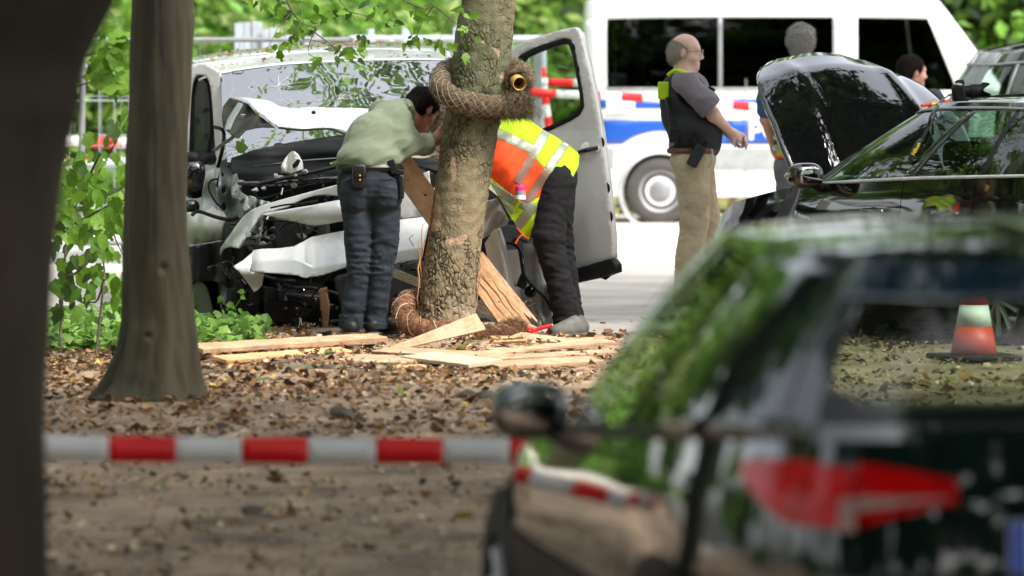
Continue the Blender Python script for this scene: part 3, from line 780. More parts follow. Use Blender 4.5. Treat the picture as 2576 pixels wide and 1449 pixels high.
# near trunk, left edge of the picture
Y1 = 15.0
rows = [(-60, -330, 330), (0, -330, 300), (60, -320, 268), (120, -315, 236), (180, -310, 212), (230, -308, 208), (255, -305, 207), (285, -305, 204), (340, -310, 184), (400, -312, 172), (480, -315, 160), (600, -318, 146), (700, -320, 136), (800, -322, 128), (950, -324, 121), (1100, -325, 117), (1300, -328, 118), (1450, -334, 121), (1700, -345, 135), (1860, -380, 175)]
def d1(p, TH, Z, R):
    return .008 * sn(p * [1, 1, .3], 9, 21) + .004 * sn(p * [1, 1, .4], 30, 22), None
V, F, _, _ = trunk_surface(rows, Y1, 90, 160, d1, ztop=5.5)
t1 = thing('tree', 'dark out-of-focus trunk filling the left edge, nearest to the camera', 'tree', (px_at(-100, Y1), Y1, gz(Y1)))
mk('trunk', V, F, M['barkn'], t1, sharp=0)
V, F, c = leaf_cloud([(px_at(-100, Y1) + a, Y1 + b, 6 + cc) for a, b, cc in [(0, 0, .5), (1.8, 1, .3), (-1.5, 1.6, .6), (.6, -2, .2), (2.5, -1.6, .8), (.5, 2.8, .9)]], [(1.5, 1.5, .8)] * 6, 4200, .24, MG, 31)
mk('crown', V, F, M['leaf'], t1, smooth=False, col=c, kind='stuff')
# second trunk, in front of the wreck
Y2 = 27.0
rows = [(-60, 338, 480), (0, 336, 485), (60, 334, 487), (150, 330, 481), (300, 323, 473), (400, 318, 469), (500, 314, 467), (600, 311, 469), (700, 311, 474), (800, 310, 481), (860, 304, 485), (900, 294, 489), (940, 275, 492), (970, 256, 496), (990, 240, 501), (1003, 228, 508)]
def d2(p, TH, Z, R):
    base = np.exp(-np.maximum(Z, 0) / .35)
    d = .008 * sn(p * [1, 1, .25], 12, 23) + .005 * sn(p * [1, 1, .22], 45, 24) + .004 * sn(p * [1, 1, .2], 110, 25) - .010 * np.clip(1.6 * sn(p * [1, 1, .12], 30, 26) - .8, 0, 1) + .022 * base * np.cos(6 * TH + .8 * np.sin(2 * TH) + .5) + .012 * base * np.cos(11 * TH + 1)
    d += .010 * np.cos(4 * TH + .6) * (.3 + .7 * np.clip(1 - Z / 2, 0, 1))
    for (a, z, s) in [(-1.28, .62, .028), (-1.75, .30, .022)]:
        g2 = ((TH - (a % (2 * math.pi))) * R) ** 2 + (Z - z) ** 2
        d += .007 * np.exp(-g2 / (2 * (s * 1.6) ** 2)) - .018 * np.exp(-g2 / (2 * (s * .55) ** 2))
    return d, None
V, F, _, _ = trunk_surface(rows, Y2, 150, 240, d2, ztop=7.5)
t2 = thing('tree', 'grey-brown knotted trunk with flared roots standing left of the wrecked van', 'tree', (px_at(400, Y2), Y2, gz(Y2)))
mk('trunk', V, F, M['barks'], t2, sharp=0)
L = tree_limbs((px_at(400, Y2), Y2, 2.2), (px_at(400, Y2), Y2, 7), 8, 2.4, .14, 5); V, F = join(L); mk('limb', V, F, M['barks'], t2)
V, F, c = leaf_cloud([(px_at(400, Y2) + a, Y2 + b, 6 + cc) for a, b, cc in [(0, 0, .8), (-1.8, 1, .3), (-1.5, -1.6, .6), (.9, -2, .2), (1.6, .6, 1.2), (-2.5, 2.8, .9)]], [(1.4, 1.4, .8)] * 6, 3600, .22, MG + BR[:1], 32)
mk('crown', V, F, M['leaf'], t2, smooth=False, col=c, kind='stuff')
# main leaning trunk with flaky bark
Y3 = 33.15
rows = [(-60, 1166, 1304), (0, 1163, 1297), (60, 1151, 1292), (100, 1144, 1289), (150, 1139, 1284), (200, 1134, 1278), (300, 1118, 1258), (350, 1110, 1249), (400, 1103, 1240), (450, 1096, 1234), (500, 1089, 1228), (600, 1074, 1214), (700, 1059, 1203), (760, 1054, 1198), (800, 1050, 1199), (825, 1046, 1204), (850, 1038, 1214)]
def worley(p, dens, seed, zs=.55):
    r = np.random.default_rng(seed)
    q = p.reshape(-1, 3) * [1, 1, zs]
    lo, hi = q.min(0) - .05, q.max(0) + .05
    n = int(dens)
    # features lie near the trunk surface
    k = r.integers(0, len(q), n); Fp = q[k] + r.normal(size=(n, 3)) * .004
    f1 = np.full(len(q), 9.0); f2 = f1.copy(); id1 = np.zeros(len(q), int)
    o = np.argsort(q[:, 2]); fo = np.argsort(Fp[:, 2]); Fs = Fp[fo]
    B = 1500
    for s in range(0, len(q), B):
        ix = o[s:s + B]; z0, z1 = q[ix, 2].min() - .08, q[ix, 2].max() + .08
        a, b = np.searchsorted(Fs[:, 2], [z0, z1])
        if b - a < 3: continue
        d = np.linalg.norm(q[ix][:, None] - Fs[a:b][None], axis=2)
        pt = np.argpartition(d, 1, axis=1)[:, :2]; dd = np.take_along_axis(d, pt, 1)
        sw = dd[:, 0] > dd[:, 1]; pt[sw] = pt[sw][:, ::-1]; dd[sw] = dd[sw][:, ::-1]
        f1[ix], f2[ix], id1[ix] = dd[:, 0], dd[:, 1], fo[a + pt[:, 0]]
    return f1.reshape(p.shape[:-1]), f2.reshape(p.shape[:-1]), id1.reshape(p.shape[:-1])
def d3(p, TH, Z, R):
    q = p + .012 * np.stack([sn(p, 35, 41), sn(p, 35, 42), sn(p, 35, 43)], -1) + .005 * np.stack([sn(p, 110, 47), sn(p, 110, 48), sn(p, 110, 49)], -1)
    f1, f2, i1 = worley(q, 3400, 5)
    _, _, i2 = worley(q, 260, 6)
    e = f2 - f1
    r = np.random.default_rng(9)
    lift = r.uniform(-.5, 1, 4000)[i1]; tn = r.uniform(0, 1, 4000)[i1]; t2_ = r.uniform(0, 1, 400)[i2]
    low = np.clip((1.3 - Z) / 1.2, 0, 1)                    # bark is flaked off towards the ground
    crack = np.clip(1 - e / .0055, 0, 1) * np.clip(.75 + .8 * sn(p * [1, 1, .6], 22, 50), 0, 1)
    strong = .25 + .75 * (t2_ > .45)
    d = .0022 * lift * strong - .009 * crack * strong + .006 * sn(p * [1, 1, .4], 14, 44) + .003 * sn(p, 60, 45)
    green, grey, tan, pinkc = np.array([.105, .11, .056]), np.array([.18, .16, .115]), np.array([.34, .235, .145]), np.array([.44, .29, .19])
    a = np.clip(.5 + .35 * sn(p, 5, 46) + .9 * (.55 - low), 0, 1)[..., None]
    c = green * a + tan * (1 - a)
    m = (tn > .62)[..., None]; c = np.where(m, c * .75 + grey * .25, c)
    m = (t2_ < .07 + .15 * low)[..., None] & (sn(p, 20, 51) > .1)[..., None]; c = np.where(m, pinkc * .7 + .3 * c, c)
    side = np.clip(.5 - .5 * np.cos(TH), 0, 1)[..., None]
    c = c * (1 - .0 * side)
    c = c * (1 - .72 * crack * strong)[..., None]
    scar = (np.clip(1 - np.abs(p[..., 2] - .62) / .35, 0, 1) * (np.abs(((TH + math.pi) % (2 * math.pi)) - 0 ) < .42))[..., None]
    c = np.where(scar > .2, np.array([.30, .13, .06]) * (.6 + .6 * tn[..., None]), c)
    return d, c
V, F, c, (tc_, tr_, tz_) = trunk_surface(rows, Y3, 330, 640, d3, ztop=8.5)
t3 = thing('tree', 'leaning tree with cracked flaky bark that the white van has struck', 'tree', (px_at(1125, Y3), Y3, gz(Y3)))
mk('trunk', V, F, M['bark'], t3, col=c, sharp=0)
def trunk_c(z): return float(np.interp(z, tz_, tc_)), float(np.interp(z, tz_, tr_))
tx, _ = trunk_c(6)
L = tree_limbs((tx, Y3, 3.2), (tx + .5, Y3, 8.3), 12, 2.6, .13, 8); V, F = join(L); mk('limb', V, F, M['barks'], t3)
V, F, c = leaf_cloud([(tx - 2.0, Y3 + 3.0, 7.0), (tx + .5, Y3 + 4.2, 7.6), (tx - 3.4, Y3 + 4.6, 7.8), (tx + 2.6, Y3 + 1, 7.2), (tx - 1, Y3 + 5.5, 8.6), (tx + 1.5, Y3 - 2, 7.8), (tx + 3, Y3 + 5, 8.2)], [(1.2, 1.2, .5)] * 7, 5200, .15, MG + BR[:2], 33, clump=.4)
mk('crown', V, F, M['leaf'], t3, smooth=False, col=c, kind='stuff')
for (a, b, r, nm) in [((1056, 600), (1052, 800), .012, 0), ((1066, 560), (1057, 700), .010, 0), ((1209, 640), (1203, 770), .010, 0)]:
    q = [P(a[0] + (b[0] - a[0]) * t + random.uniform(-4, 4), a[1] + (b[1] - a[1]) * t, Y3 - .06) for t in np.linspace(0, 1, 9)]
    V, F = tube(q, [.002, r, r * .8, .002], 5, flat=.5); mk('torn_bark_strip', V, F, M['woodo'], t3)

# ------------------------------------------------ coir hoses
def hose(name, label, path, rad, mat, netm, nfib, seed, fray=True, wire='cross', hol=None):
    c = path; n = len(c)
    t = thing(name, label, 'hose', tuple(c[len(c) // 2]))
    r = rad * (1 + .05 * np.sin(np.arange(n) * .9) + .04 * sn(c, 12, seed))
    V, F = tube(c, r, 28)
    V = np.array([tuple(v) for v in V]); cc = np.repeat(c, 28, 0); d = V - cc; nn = np.linalg.norm(d, axis=1)[:, None] + 1e-9
    V = V + d / nn * (.006 * sn(V, 45, seed + 1) + .004 * sn(V, 130, seed + 2))[:, None]
    mk('coir_jacket', V, F, M[mat], t, sharp=0)
    # thread net wound round the hose
    T = np.gradient(c, axis=0); T /= np.linalg.norm(T, axis=1)[:, None]
    N = np.zeros_like(T); N[0] = np.cross(T[0], [0, 0, 1]); N[0] /= np.linalg.norm(N[0])
    for i in range(1, n):
        N[i] = N[i - 1] - T[i] * N[i - 1].dot(T[i]); N[i] /= np.linalg.norm(N[i])
    Bn = np.cross(T, N); parts = []
    L = np.r_[0, np.cumsum(np.linalg.norm(np.diff(c, axis=0), axis=1))]
    s = np.linspace(.02, L[-1] - .03, int(L[-1] / .012))
    I = lambda A: np.stack([np.interp(s, L, A[:, k]) for k in range(3)], 1)
    cs, Ns, Bs, rs = I(c), I(N), I(Bn), np.interp(s, L, r)
    if wire == 'cross':
        for k in range(9):
            for sg in (1, -1):
                a = 2 * math.pi * k / 9 + sg * s / (rad * 1.0)
                p = cs + (rs + .004)[:, None] * (np.cos(a)[:, None] * Ns + np.sin(a)[:, None] * Bs)
                parts.append(tube(p, .0013, 3, False))
    else:
        for k in range(3):
            a = 2 * math.pi * k / 3 + s / .021
            s2 = np.linspace(.02, L[-1] - .05, int(L[-1] / .005)); a = 2 * math.pi * k / 3 + s2 / (.021 * 3 / 1.5)
            J = lambda A: np.stack([np.interp(s2, L, A[:, q]) for q in range(3)], 1)
            p = J(c) + (np.interp(s2, L, r) + .005)[:, None] * (np.cos(a)[:, None] * J(N) + np.sin(a)[:, None] * J(Bn))
            parts.append(tube(p, .0014, 3, False))
    V, F = join(parts); mk('thread_net', V, F, M[netm], t, smooth=False)
    # loose fibres
    rg = np.random.default_rng(seed); k = rg.integers(0, n, nfib) if not fray else np.where(rg.uniform(size=nfib) < .45, rg.integers(int(n * .86), n, nfib), rg.integers(0, n, nfib))
    a = rg.uniform(0, 6.28, nfib); rad_d = np.cos(a)[:, None] * N[k] + np.sin(a)[:, None] * Bn[k]
    b = c[k] + rad_d * (r[k])[:, None] * .95
    dr = rad_d * .8 + rg.normal(size=(nfib, 3)) * .7 + [0, 0, -.35]; dr /= np.linalg.norm(dr, axis=1)[:, None]
    ln = rg.uniform(.015, .055, nfib)[:, None] * np.where(k > n * .86, 1.3, .75)[:, None]
    wv = np.cross(dr, rg.normal(size=(nfib, 3))); wv /= np.linalg.norm(wv, axis=1)[:, None]; wv *= .0011
    m = b + dr * ln * .5 + rg.normal(size=(nfib, 3)) * .004; e = b + dr * ln + rg.normal(size=(nfib, 3)) * .008 + [0, 0, -.01]
    V = np.stack([b - wv, b + wv, m + wv, m - wv, e], 1).reshape(-1, 3); bb = np.arange(nfib)[:, None] * 5
    F = np.concatenate([bb + [0, 1, 2], bb + [0, 2, 3], bb + [3, 2, 4]])
    mk('loose_fibre', V, F, M[mat], t, smooth=False, kind='stuff')
    return t
# upper ring round the trunk: px centre line, front half nearer, tail passing behind
s3 = FPX / Y3
cxz, _ = trunk_c(P(0, 215, Y3).z)
up = []
ctrl = [(1322, 256, -.10), (1292, 262, -.15), (1258, 266, -.19), (1225, 266, -.215), (1180, 260, -.235), (1140, 247, -.235), (1112, 225, -.17), (1108, 200, -.04), (1125, 178, .10), (1170, 162, .21), (1225, 160, .25), (1270, 166, .21), (1300, 176, .12), (1318, 196, .02), (1310, 210, -.06)]
c = catmull([P(a, b, Y3 + d) for a, b, d in ctrl], 14)[::-1]
h1 = hose('coir_hose', 'brown coir-wrapped hose ring hanging round the leaning trunk at head height', c, .060, 'coir', 'net', 5200, 61)
# inner yellow pipe peeping out of the frayed right end
pc = P(1304, 208, Y3 - .12); ax = Vector((.28, -1, -.22)).normalized()
V, F = revolve([(.036, 0), (.036, .13), (.039, .132), (.041, .12), (.041, 0)], pc - ax * .10, ax, 28); mk('inner_pipe', V, F, M['yel'], h1)
V, F = revolve([(.001, .03), (.036, .03)], pc - ax * .10, ax, 20); mk('pipe_bore', V, F, M['blackp'], h1)
# frayed mouth of coir round the pipe
V, F = revolve([(.054, -.06), (.070, -.05), (.082, 0), (.078, .05), (.062, .07), (.055, .05), (.054, 0)], pc - ax * .10, ax, 36)
V = np.array([tuple(v) for v in V]); V += (.010 * np.stack([sn(V, 40, 71), sn(V, 44, 72), sn(V, 50, 73)], 1)); mk('frayed_mouth', V, F, M['coir'], h1, sharp=0)
rg = np.random.default_rng(3); nf = 2600
a = rg.uniform(0, 6.28, nf); u = ax.orthogonal().normalized(); v = ax.cross(u)
b = np.array(pc - ax * .10) + (np.array(u)[None] * np.cos(a)[:, None] + np.array(v)[None] * np.sin(a)[:, None]) * rg.uniform(.058, .082, nf)[:, None] + np.array(ax)[None] * rg.uniform(-.08, .07, nf)[:, None]
hang = rg.uniform(size=nf) < .5
b2 = np.array(P(1305, 278, Y3 - .16)) + rg.normal(size=(nf, 3)) * [.06, .04, .02]; b = np.where(hang[:, None], b2, b)
dr = rg.normal(size=(nf, 3)) + np.where(hang[:, None], np.array([[.1, -.2, -2.0]]), np.array([[0, -.5, 0]])); dr /= np.linalg.norm(dr, axis=1)[:, None]; ln = rg.uniform(.015, .06, nf)[:, None]
wv = np.cross(dr, rg.normal(size=(nf, 3))); wv /= np.linalg.norm(wv, axis=1)[:, None]; wv *= .0012
V = np.stack([b - wv, b + wv, b + dr * ln + rg.normal(size=(nf, 3)) * .006], 1).reshape(-1, 3); mk('frayed_tuft', V, np.arange(nf * 3).reshape(-1, 3), M['coir'], h1, smooth=False, kind='stuff')
# lower hose lying at the foot
ctrl = [(1052, 752, .10), (1030, 757, .0), (1015, 775, -.10), (1020, 800, -.18), (1045, 820, -.24), (1085, 832, -.28), (1130, 838, -.30), (1180, 842, -.30), (1225, 845, -.27), (1262, 846, -.22), (1285, 842, -.15), (1300, 838, -.05)]
c = catmull([P(a, b, Y3 + d) for a, b, d in ctrl], 14)
h2 = hose('coir_hose', 'red-brown coir-wrapped hose curled on the ground round the foot of the leaning trunk', c, .062, 'coirr', 'netw', 7000, 65, wire='loop')
nf = 3500; b = np.array(P(1225, 842, Y3 - .3)) + rg.normal(size=(nf, 3)) * [.12, .05, .04]; b[:, 2] = np.maximum(b[:, 2], .02)
dr = rg.normal(size=(nf, 3)); dr /= np.linalg.norm(dr, axis=1)[:, None]; ln = rg.uniform(.015, .05, nf)[:, None]
wv = np.cross(dr, rg.normal(size=(nf, 3))); wv /= np.linalg.norm(wv, axis=1)[:, None]; wv *= .0012
V = np.stack([b - wv, b + wv, b + dr * ln], 1).reshape(-1, 3); mk('frayed_tuft', V, np.arange(nf * 3).reshape(-1, 3), M['coirr'], h2, smooth=False, kind='stuff')

# ------------------------------------------------ leaves that can be picked one by one
def leaf_mesh(kind, seed):
    r = random.Random(seed); V = [(0, 0, 0)]; L = []
    N = 7
    for side in (1, -1):
        pts = []
        for i in range(N + 1):
            t = i / N
            wdt = math.sin(math.pi * t ** .75) * .28 * (1 - .25 * t)
            if kind == 'lobed': wdt *= 1.5 * (.42 + .75 * abs(math.sin(t * math.pi * 2.6 + .4)))
            if kind == 'bitten': wdt *= r.uniform(.55, 1.1)
            pts.append((side * wdt, t, .10 * abs(wdt) * 2 - .22 * t * t))
        L.append(pts)
    V = []; F = []
    for i in range(N + 1):
        t = i / N; V += [L[1][i], (0, t, -.22 * t * t), L[0][i]]
    for i in range(N):
        a = 3 * i; F += [(a, a + 1, a + 4, a + 3), (a + 1, a + 2, a + 5, a + 4)]
    me = bpy.data.meshes.new('leaf'); me.from_pydata(V, [], F)
    me.polygons.foreach_set('use_smooth', [True] * len(me.polygons))
    return me
LM = {}
for kind in ('oval', 'lobed', 'bitten'):
    for mt in ('leafs', 'leafd', 'leafb'):
        for sd_ in (1, 2):
            me = leaf_mesh(kind, sd_); me.materials.append(M[mt]); LM[(kind, mt, sd_)] = me
def put_leaf(parent, p, size, direction, kind='oval', mt='leafs', face=None):
    o = bpy.data.objects.new('leaf', LM[(kind, mt, random.choice((1, 2)))])
    COL.objects.link(o); o.parent = parent
    y = Vector(direction).normalized(); n = Vector(face) if face else Vector((random.uniform(-.6, .6), -1, random.uniform(-.2, .9)))
    x = y.cross(n).normalized(); z = x.cross(y)
    R = Matrix((x, y, z)).transposed().to_4x4()
    o.matrix_local = Matrix.Translation(Vector(p) - ORG[parent.name]) @ R @ Matrix.Scale(size, 4)
    return o
def wander(a, b, n, amp, seed):
    r = random.Random(seed); return [Vector(a).lerp(Vector(b), i / (n - 1)) + Vector((r.uniform(-amp, amp), r.uniform(-amp, amp), r.uniform(-amp, amp))) * (0 if i in (0, n - 1) else 1) for i in range(n)]
# overhanging branch, top centre
Yb = 32.4
br = thing('overhanging_branch', 'thin leafy branch hanging into the top of the view in front of the van roof', 'branch', tuple(P(900, -60, Yb)))
twigs = [[(700, -60), (735, 30), (790, 80), (850, 125), (905, 165), (930, 175)], [(735, 30), (700, 70), (680, 110), (668, 130)], [(790, 80), (775, 130), (800, 150), (815, 172)], [(650, -60), (640, -5), (615, 10)], [(820, -60), (850, -5), (880, 30), (900, 60)],
         [(960, -60), (1000, -10), (1060, 20), (1090, 15), (1130, 45), (1170, 75), (1195, 100)], [(1090, 15), (1060, 60), (1045, 100), (1030, 120)], [(1130, 45), (1110, 90), (1095, 125)], [(850, 125), (820, 110), (780, 100), (735, 95)], [(905, 165), (875, 150), (840, 150)], [(760, -60), (755, 0), (760, 40), (745, 80)], [(880, 30), (930, 45), (960, 80), (990, 95)], [(1170, 75), (1190, 60), (1205, 85), (1190, 120)]]
for i, tw in enumerate(twigs):
    q = catmull([P(a, b, Yb + .10 * math.sin(i * 2 + j)) for j, (a, b) in enumerate(tw)], 5)
    V, F = tube(q, [.006, .0035, .0015] if tw[0][1] < 0 else [.003, .001], 5); mk('twig', V, F, M['twig'], br, smooth=True)
spots = []
rl = random.Random(4)
for cx_, cy_, sx, sy, n in [(700, 20, 60, 25, 22), (760, 60, 45, 30, 20), (720, 95, 40, 22, 14), (830, 30, 50, 25, 14), (850, 120, 40, 16, 10), (900, 100, 40, 22, 16), (790, 150, 30, 12, 6), (860, 150, 28, 14, 12), (905, 165, 14, 8, 6), (630, 5, 25, 14, 6), (1040, 105, 32, 16, 16), (1100, 110, 22, 16, 10), (940, 20, 60, 18, 12), (1000, 5, 60, 14, 10), (1080, 25, 40, 22, 8), (1175, 100, 22, 30, 10), (980, 60, 30, 25, 8), (1170, 25, 30, 20, 8), (690, 130, 12, 10, 4)]:
    for _ in range(int(n * .72)): spots.append((cx_ + rl.gauss(0, sx * .55), cy_ + rl.gauss(0, sy * .6)))
for (a, b) in spots:
    dk = rl.random()
    put_leaf(br, P(a, b, Yb + rl.uniform(-.35, .35)), rl.uniform(.045, .088), (rl.uniform(-1, 1), rl.uniform(-.4, .4), rl.uniform(-1, .15)), rl.choice(('bitten', 'bitten', 'lobed', 'oval')), 'leafs' if dk < .55 else ('leafb' if dk < .75 else 'leafd'))
# sapling between the two near trunks
Ys = 31.0
sp = thing('sapling', 'light green leafy sapling growing between the two near trunks', 'sapling', tuple(G(200, 880)))
stems = [[(150, 870), (160, 700), (172, 570), (200, 500), (250, 430), (290, 360), (325, 290)], [(172, 570), (230, 540), (268, 520), (318, 500)], [(200, 500), (245, 400), (262, 380), (300, 330)], [(240, 900), (262, 700), (258, 640), (280, 560), (300, 470)], [(268, 520), (290, 600), (320, 660)], [(150, 600), (200, 590), (255, 565)], [(160, 700), (200, 680), (225, 640), (235, 560)], [(262, 700), (240, 760), (190, 740)], [(120, 160), (180, 140), (230, 130), (300, 110)], [(150, 230), (200, 215), (250, 200)]]
for i, tw in enumerate(stems):
    q = catmull([P(a, b, Ys + .25 * math.sin(i * 1.7 + j * .6)) for j, (a, b) in enumerate(tw)], 5)
    V, F = tube(q, [.009, .005, .002], 6); mk('stem', V, F, M['twig'], sp)
cl = []
for _ in range(245):
    while True:
        a = rl.uniform(128, 320); b = rl.choice((rl.uniform(270, 790), rl.uniform(380, 790)))
        if b > 270 + (320 - a) * .55 and not (b > 640 and rl.random() < .35): break
    cl.append((a, b))
for (a, b) in cl:
    k = rl.random(); low = b > 600 and a < 190
    put_leaf(sp, P(a, b, Ys + rl.uniform(-.6, .6)), rl.uniform(.06, .125), (rl.uniform(-.6, .6), rl.uniform(-.4, .4), rl.uniform(-1, -.1)), rl.choice(('oval', 'oval', 'lobed')), 'leafd' if low and k < .6 else ('leafb' if k < .45 else ('leafs' if k < .88 else 'leafd')))
# maple sprig leaning out from the near trunk
mp_ = thing('maple_sprig', 'bright lobed leaves growing out beside the near trunk, top left', 'sprig', tuple(P(215, 150, 29)))
V, F = tube(catmull([P(150, 150, 29), P(215, 140, 29), P(270, 130, 29), P(300, 120, 29)], 5), [.006, .003, .001], 5); mk('stem', V, F, M['twig'], mp_)
for _ in range(42):
    a = rl.uniform(212, 305); b = rl.gauss(150, 42)
    put_leaf(mp_, P(a, b, 29 + rl.uniform(-.3, .3)), rl.uniform(.09, .16), (rl.uniform(.1, 1), rl.uniform(-.3, .3), rl.uniform(-.7, .5)), 'lobed', rl.choice(('leafs', 'leafs', 'leafb')))
# ground cover
def ground_cover(name, label, n, xr_, yr_, hgt, size, pal, seed, inside=None):
    r = np.random.default_rng(seed)
    X = r.uniform(*xr_, n); Y = r.uniform(*yr_, n)
    if inside is not None: k = inside(X, Y, r); X, Y = X[k], Y[k]
    n = len(X); hh = hgt * (.35 + .65 * (sn(np.stack([X, Y, 0 * X], -1), 3.1, seed) * .5 + .5)); Z = gza(Y) + r.uniform(.02, 1, n) ** 1.3 * hh
    N = r.normal(size=(n, 3)) * .5; N[:, 2] += 1; N[:, 1] -= .35; N /= np.linalg.norm(N, axis=1)[:, None]
    U = np.cross(N, r.normal(size=(n, 3))); U /= np.linalg.norm(U, axis=1)[:, None]; W = np.cross(N, U)
    s = (size * r.uniform(.5, 1.3, n))[:, None]; c = np.stack([X, Y, Z], -1)
    V = np.stack([c - U * s * .5, c - W * s * .38 + N * s * .08, c - W * s * .2 + U * s * .3, c + U * s * .55 - N * s * .15, c + W * s * .2 + U * s * .3, c + W * s * .38 + N * s * .08], 1).reshape(-1, 3)
    b = np.arange(n)[:, None] * 6; F = np.concatenate([b + [0, 1, 5], b + [1, 2, 4], b + [1, 4, 5], b + [2, 3, 4]])
    pal = np.array(pal); col = pal[r.integers(0, len(pal), n)] * r.uniform(.7, 1.25, n)[:, None]
    o = mk(name, V, F, M['leaf'], smooth=False, col=np.repeat(col, 6, 0)); tag(o, label, 'ground cover', kind='stuff'); return o
GC = [(.13, .27, .04), (.19, .34, .06), (.09, .19, .03), (.24, .40, .10)]
ground_cover('ground_cover', 'bright green low ground cover behind the two near trunks', 5200, (-3.6, -1.95), (31.2, 35.5), .26, .085, GC, 81)
ground_cover('ground_cover', 'green weeds growing at the wrecked van left wheel', 420, (-1.95, -1.42), (32.2, 33.7), .16, .075, GC[:3], 82)
ground_cover('roadside_grass', 'pale grass and weeds on the verge far left behind the fence', 12000, (-9, -1.5), (58, 68), .7, .3, GC + [(.35, .42, .14)], 83)
ground_cover('roadside_grass', 'dry yellow-green grass behind the police van', 9000, (-1, 9), (65.5, 70), .45, .22, [(.36, .34, .13), (.25, .27, .09), (.3, .2, .1)], 84)
wd = thing('weed', 'leafy climbing weed in front of the wrecked van left tyre', 'weed', tuple(G(565, 865)))
for i, tw in enumerate([[(545, 868), (575, 800), (600, 760), (622, 728)], [(560, 870), (572, 830), (560, 790), (552, 745)], [(520, 868), (530, 820), (545, 780)], [(575, 868), (598, 820), (590, 770)]]):
    q = catmull([P(a, b, 33.0 + .05 * i) for a, b in tw], 5); V, F = tube(q, [.0035, .0012], 5); mk('stem', V, F, M['twig'] if i % 2 else M['leafs'], wd)
for (a, b, s_) in [(560, 745, .06), (585, 760, .07), (600, 775, .05), (615, 732, .05), (605, 745, .04), (575, 790, .08), (590, 800, .06), (560, 812, .10), (540, 818, .11), (525, 826, .10), (595, 815, .09), (582, 830, .12), (600, 835, .09), (520, 800, .06), (505, 830, .10), (545, 838, .10), (570, 845, .08), (505, 850, .10), (528, 852, .08), (556, 858, .08), (582, 770, .04), (570, 765, .05)]:
    put_leaf(wd, P(a, b, 33.0 + rl.uniform(-.12, .12)), s_ * .9, (rl.uniform(-1, 1), rl.uniform(-.3, .3), rl.uniform(-.8, .4)), rl.choice(('lobed', 'oval')), rl.choice(('leafs', 'leafs', 'leafd')))
for i, (px, py, s_) in enumerate([(660, 972, .09), (505, 985, .07), (1165, 893, .11), (1070, 893, .06), (815, 903, .07), (1395, 887, .09), (975, 930, .05)]):
    o = bpy.data.objects.new('fallen_leaf', LM[('oval' if i % 2 else 'lobed', 'leafs' if i != 5 else 'leafb', 1)]); COL.objects.link(o)
    p = G(px, py, .03); o.location = p; o.scale = (s_ * 1.2,) * 3; o.rotation_euler = (.25, .1, i * 1.3)
    tag(o, 'green fallen leaf ' + ['on the soil right of the knotted trunk', 'at the right root of the knotted trunk', 'sticking up between the flat boards below the leaning trunk', 'left of the flat boards', 'beside the end of the left boards', 'pale one by the splintered board at right', 'in front of the flat boards'][i], 'leaf', 'green leaves dropped on the ground')

# ------------------------------------------------ boards and sticks
def board(label, a, b, wd_, th, wdir=None, mat='wood', jag=(0, 0), name='wooden_board', seg=14, seed=1, taper=(1, 1), group=None, cracks=False):
    r = random.Random(seed); a, b = Vector(a), Vector(b); d = (b - a); L = d.length; d.normalize()
    wv = Vector(wdir) if wdir is not None else d.cross(Vector((0, 0, 1)))
    wv = (wv - d * wv.dot(d)).normalized(); nv = d.cross(wv).normalized()
    nw = 6; V = []; F = []
    top = []; bot = []
    for j in range(nw + 1):
        f = j / nw * 2 - 1; j0 = r.uniform(0, jag[0]); j1 = r.uniform(0, jag[1])
        for i in range(seg + 1):
            t = i / seg; s = j0 + (L - j0 - j1) * t
            k = taper[0] + (taper[1] - taper[0]) * t
            c = a + d * s + wv * (wd_ / 2 * f * k) + nv * (.0012 * math.sin(i * 1.7 + j * 2.1))
            V.append(c + nv * th / 2); V.append(c - nv * th / 2)
    idx = lambda j, i, k: (j * (seg + 1) + i) * 2 + k
    for j in range(nw):
        for i in range(seg):
            F.append((idx(j, i, 0), idx(j + 1, i, 0), idx(j + 1, i + 1, 0), idx(j, i + 1, 0)))
            F.append((idx(j, i, 1), idx(j, i + 1, 1), idx(j + 1, i + 1, 1), idx(j + 1, i, 1)))
    for i in range(seg):
        F.append((idx(0, i, 0), idx(0, i + 1, 0), idx(0, i + 1, 1), idx(0, i, 1))); F.append((idx(nw, i, 0), idx(nw, i, 1), idx(nw, i + 1, 1), idx(nw, i + 1, 0)))
    for j in range(nw):
        F.append((idx(j, 0, 0), idx(j, 0, 1), idx(j + 1, 0, 1), idx(j + 1, 0, 0))); F.append((idx(j, seg, 0), idx(j + 1, seg, 0), idx(j + 1, seg, 1), idx(j, seg, 1)))
    o = mk(name, V, F, M[mat], smooth=False); tag(o, label, 'board', group)
    md = o.modifiers.new('b', 'BEVEL'); md.width = .0015; md.segments = 1; md.limit_method = 'ANGLE'; md.angle_limit = math.radians(50)
    return o, a, b, d, wv, nv, L
def splinters(o_parent, c, d, wv, n, ln, sp_, seed, mat='splint'):
    r = random.Random(seed)
    for i in range(n):
        s = c + wv * r.uniform(-sp_, sp_); e = s + d * r.uniform(.3, 1) * ln + Vector((r.uniform(-.02, .02), r.uniform(-.02, .02), r.uniform(-.005, .03)))
        V, F = tube([s - d * .03, s.lerp(e, .5), e], [r.uniform(.003, .007), .004, .0006], 4); mk('splinter', V, F, M[mat], o_parent, smooth=False)
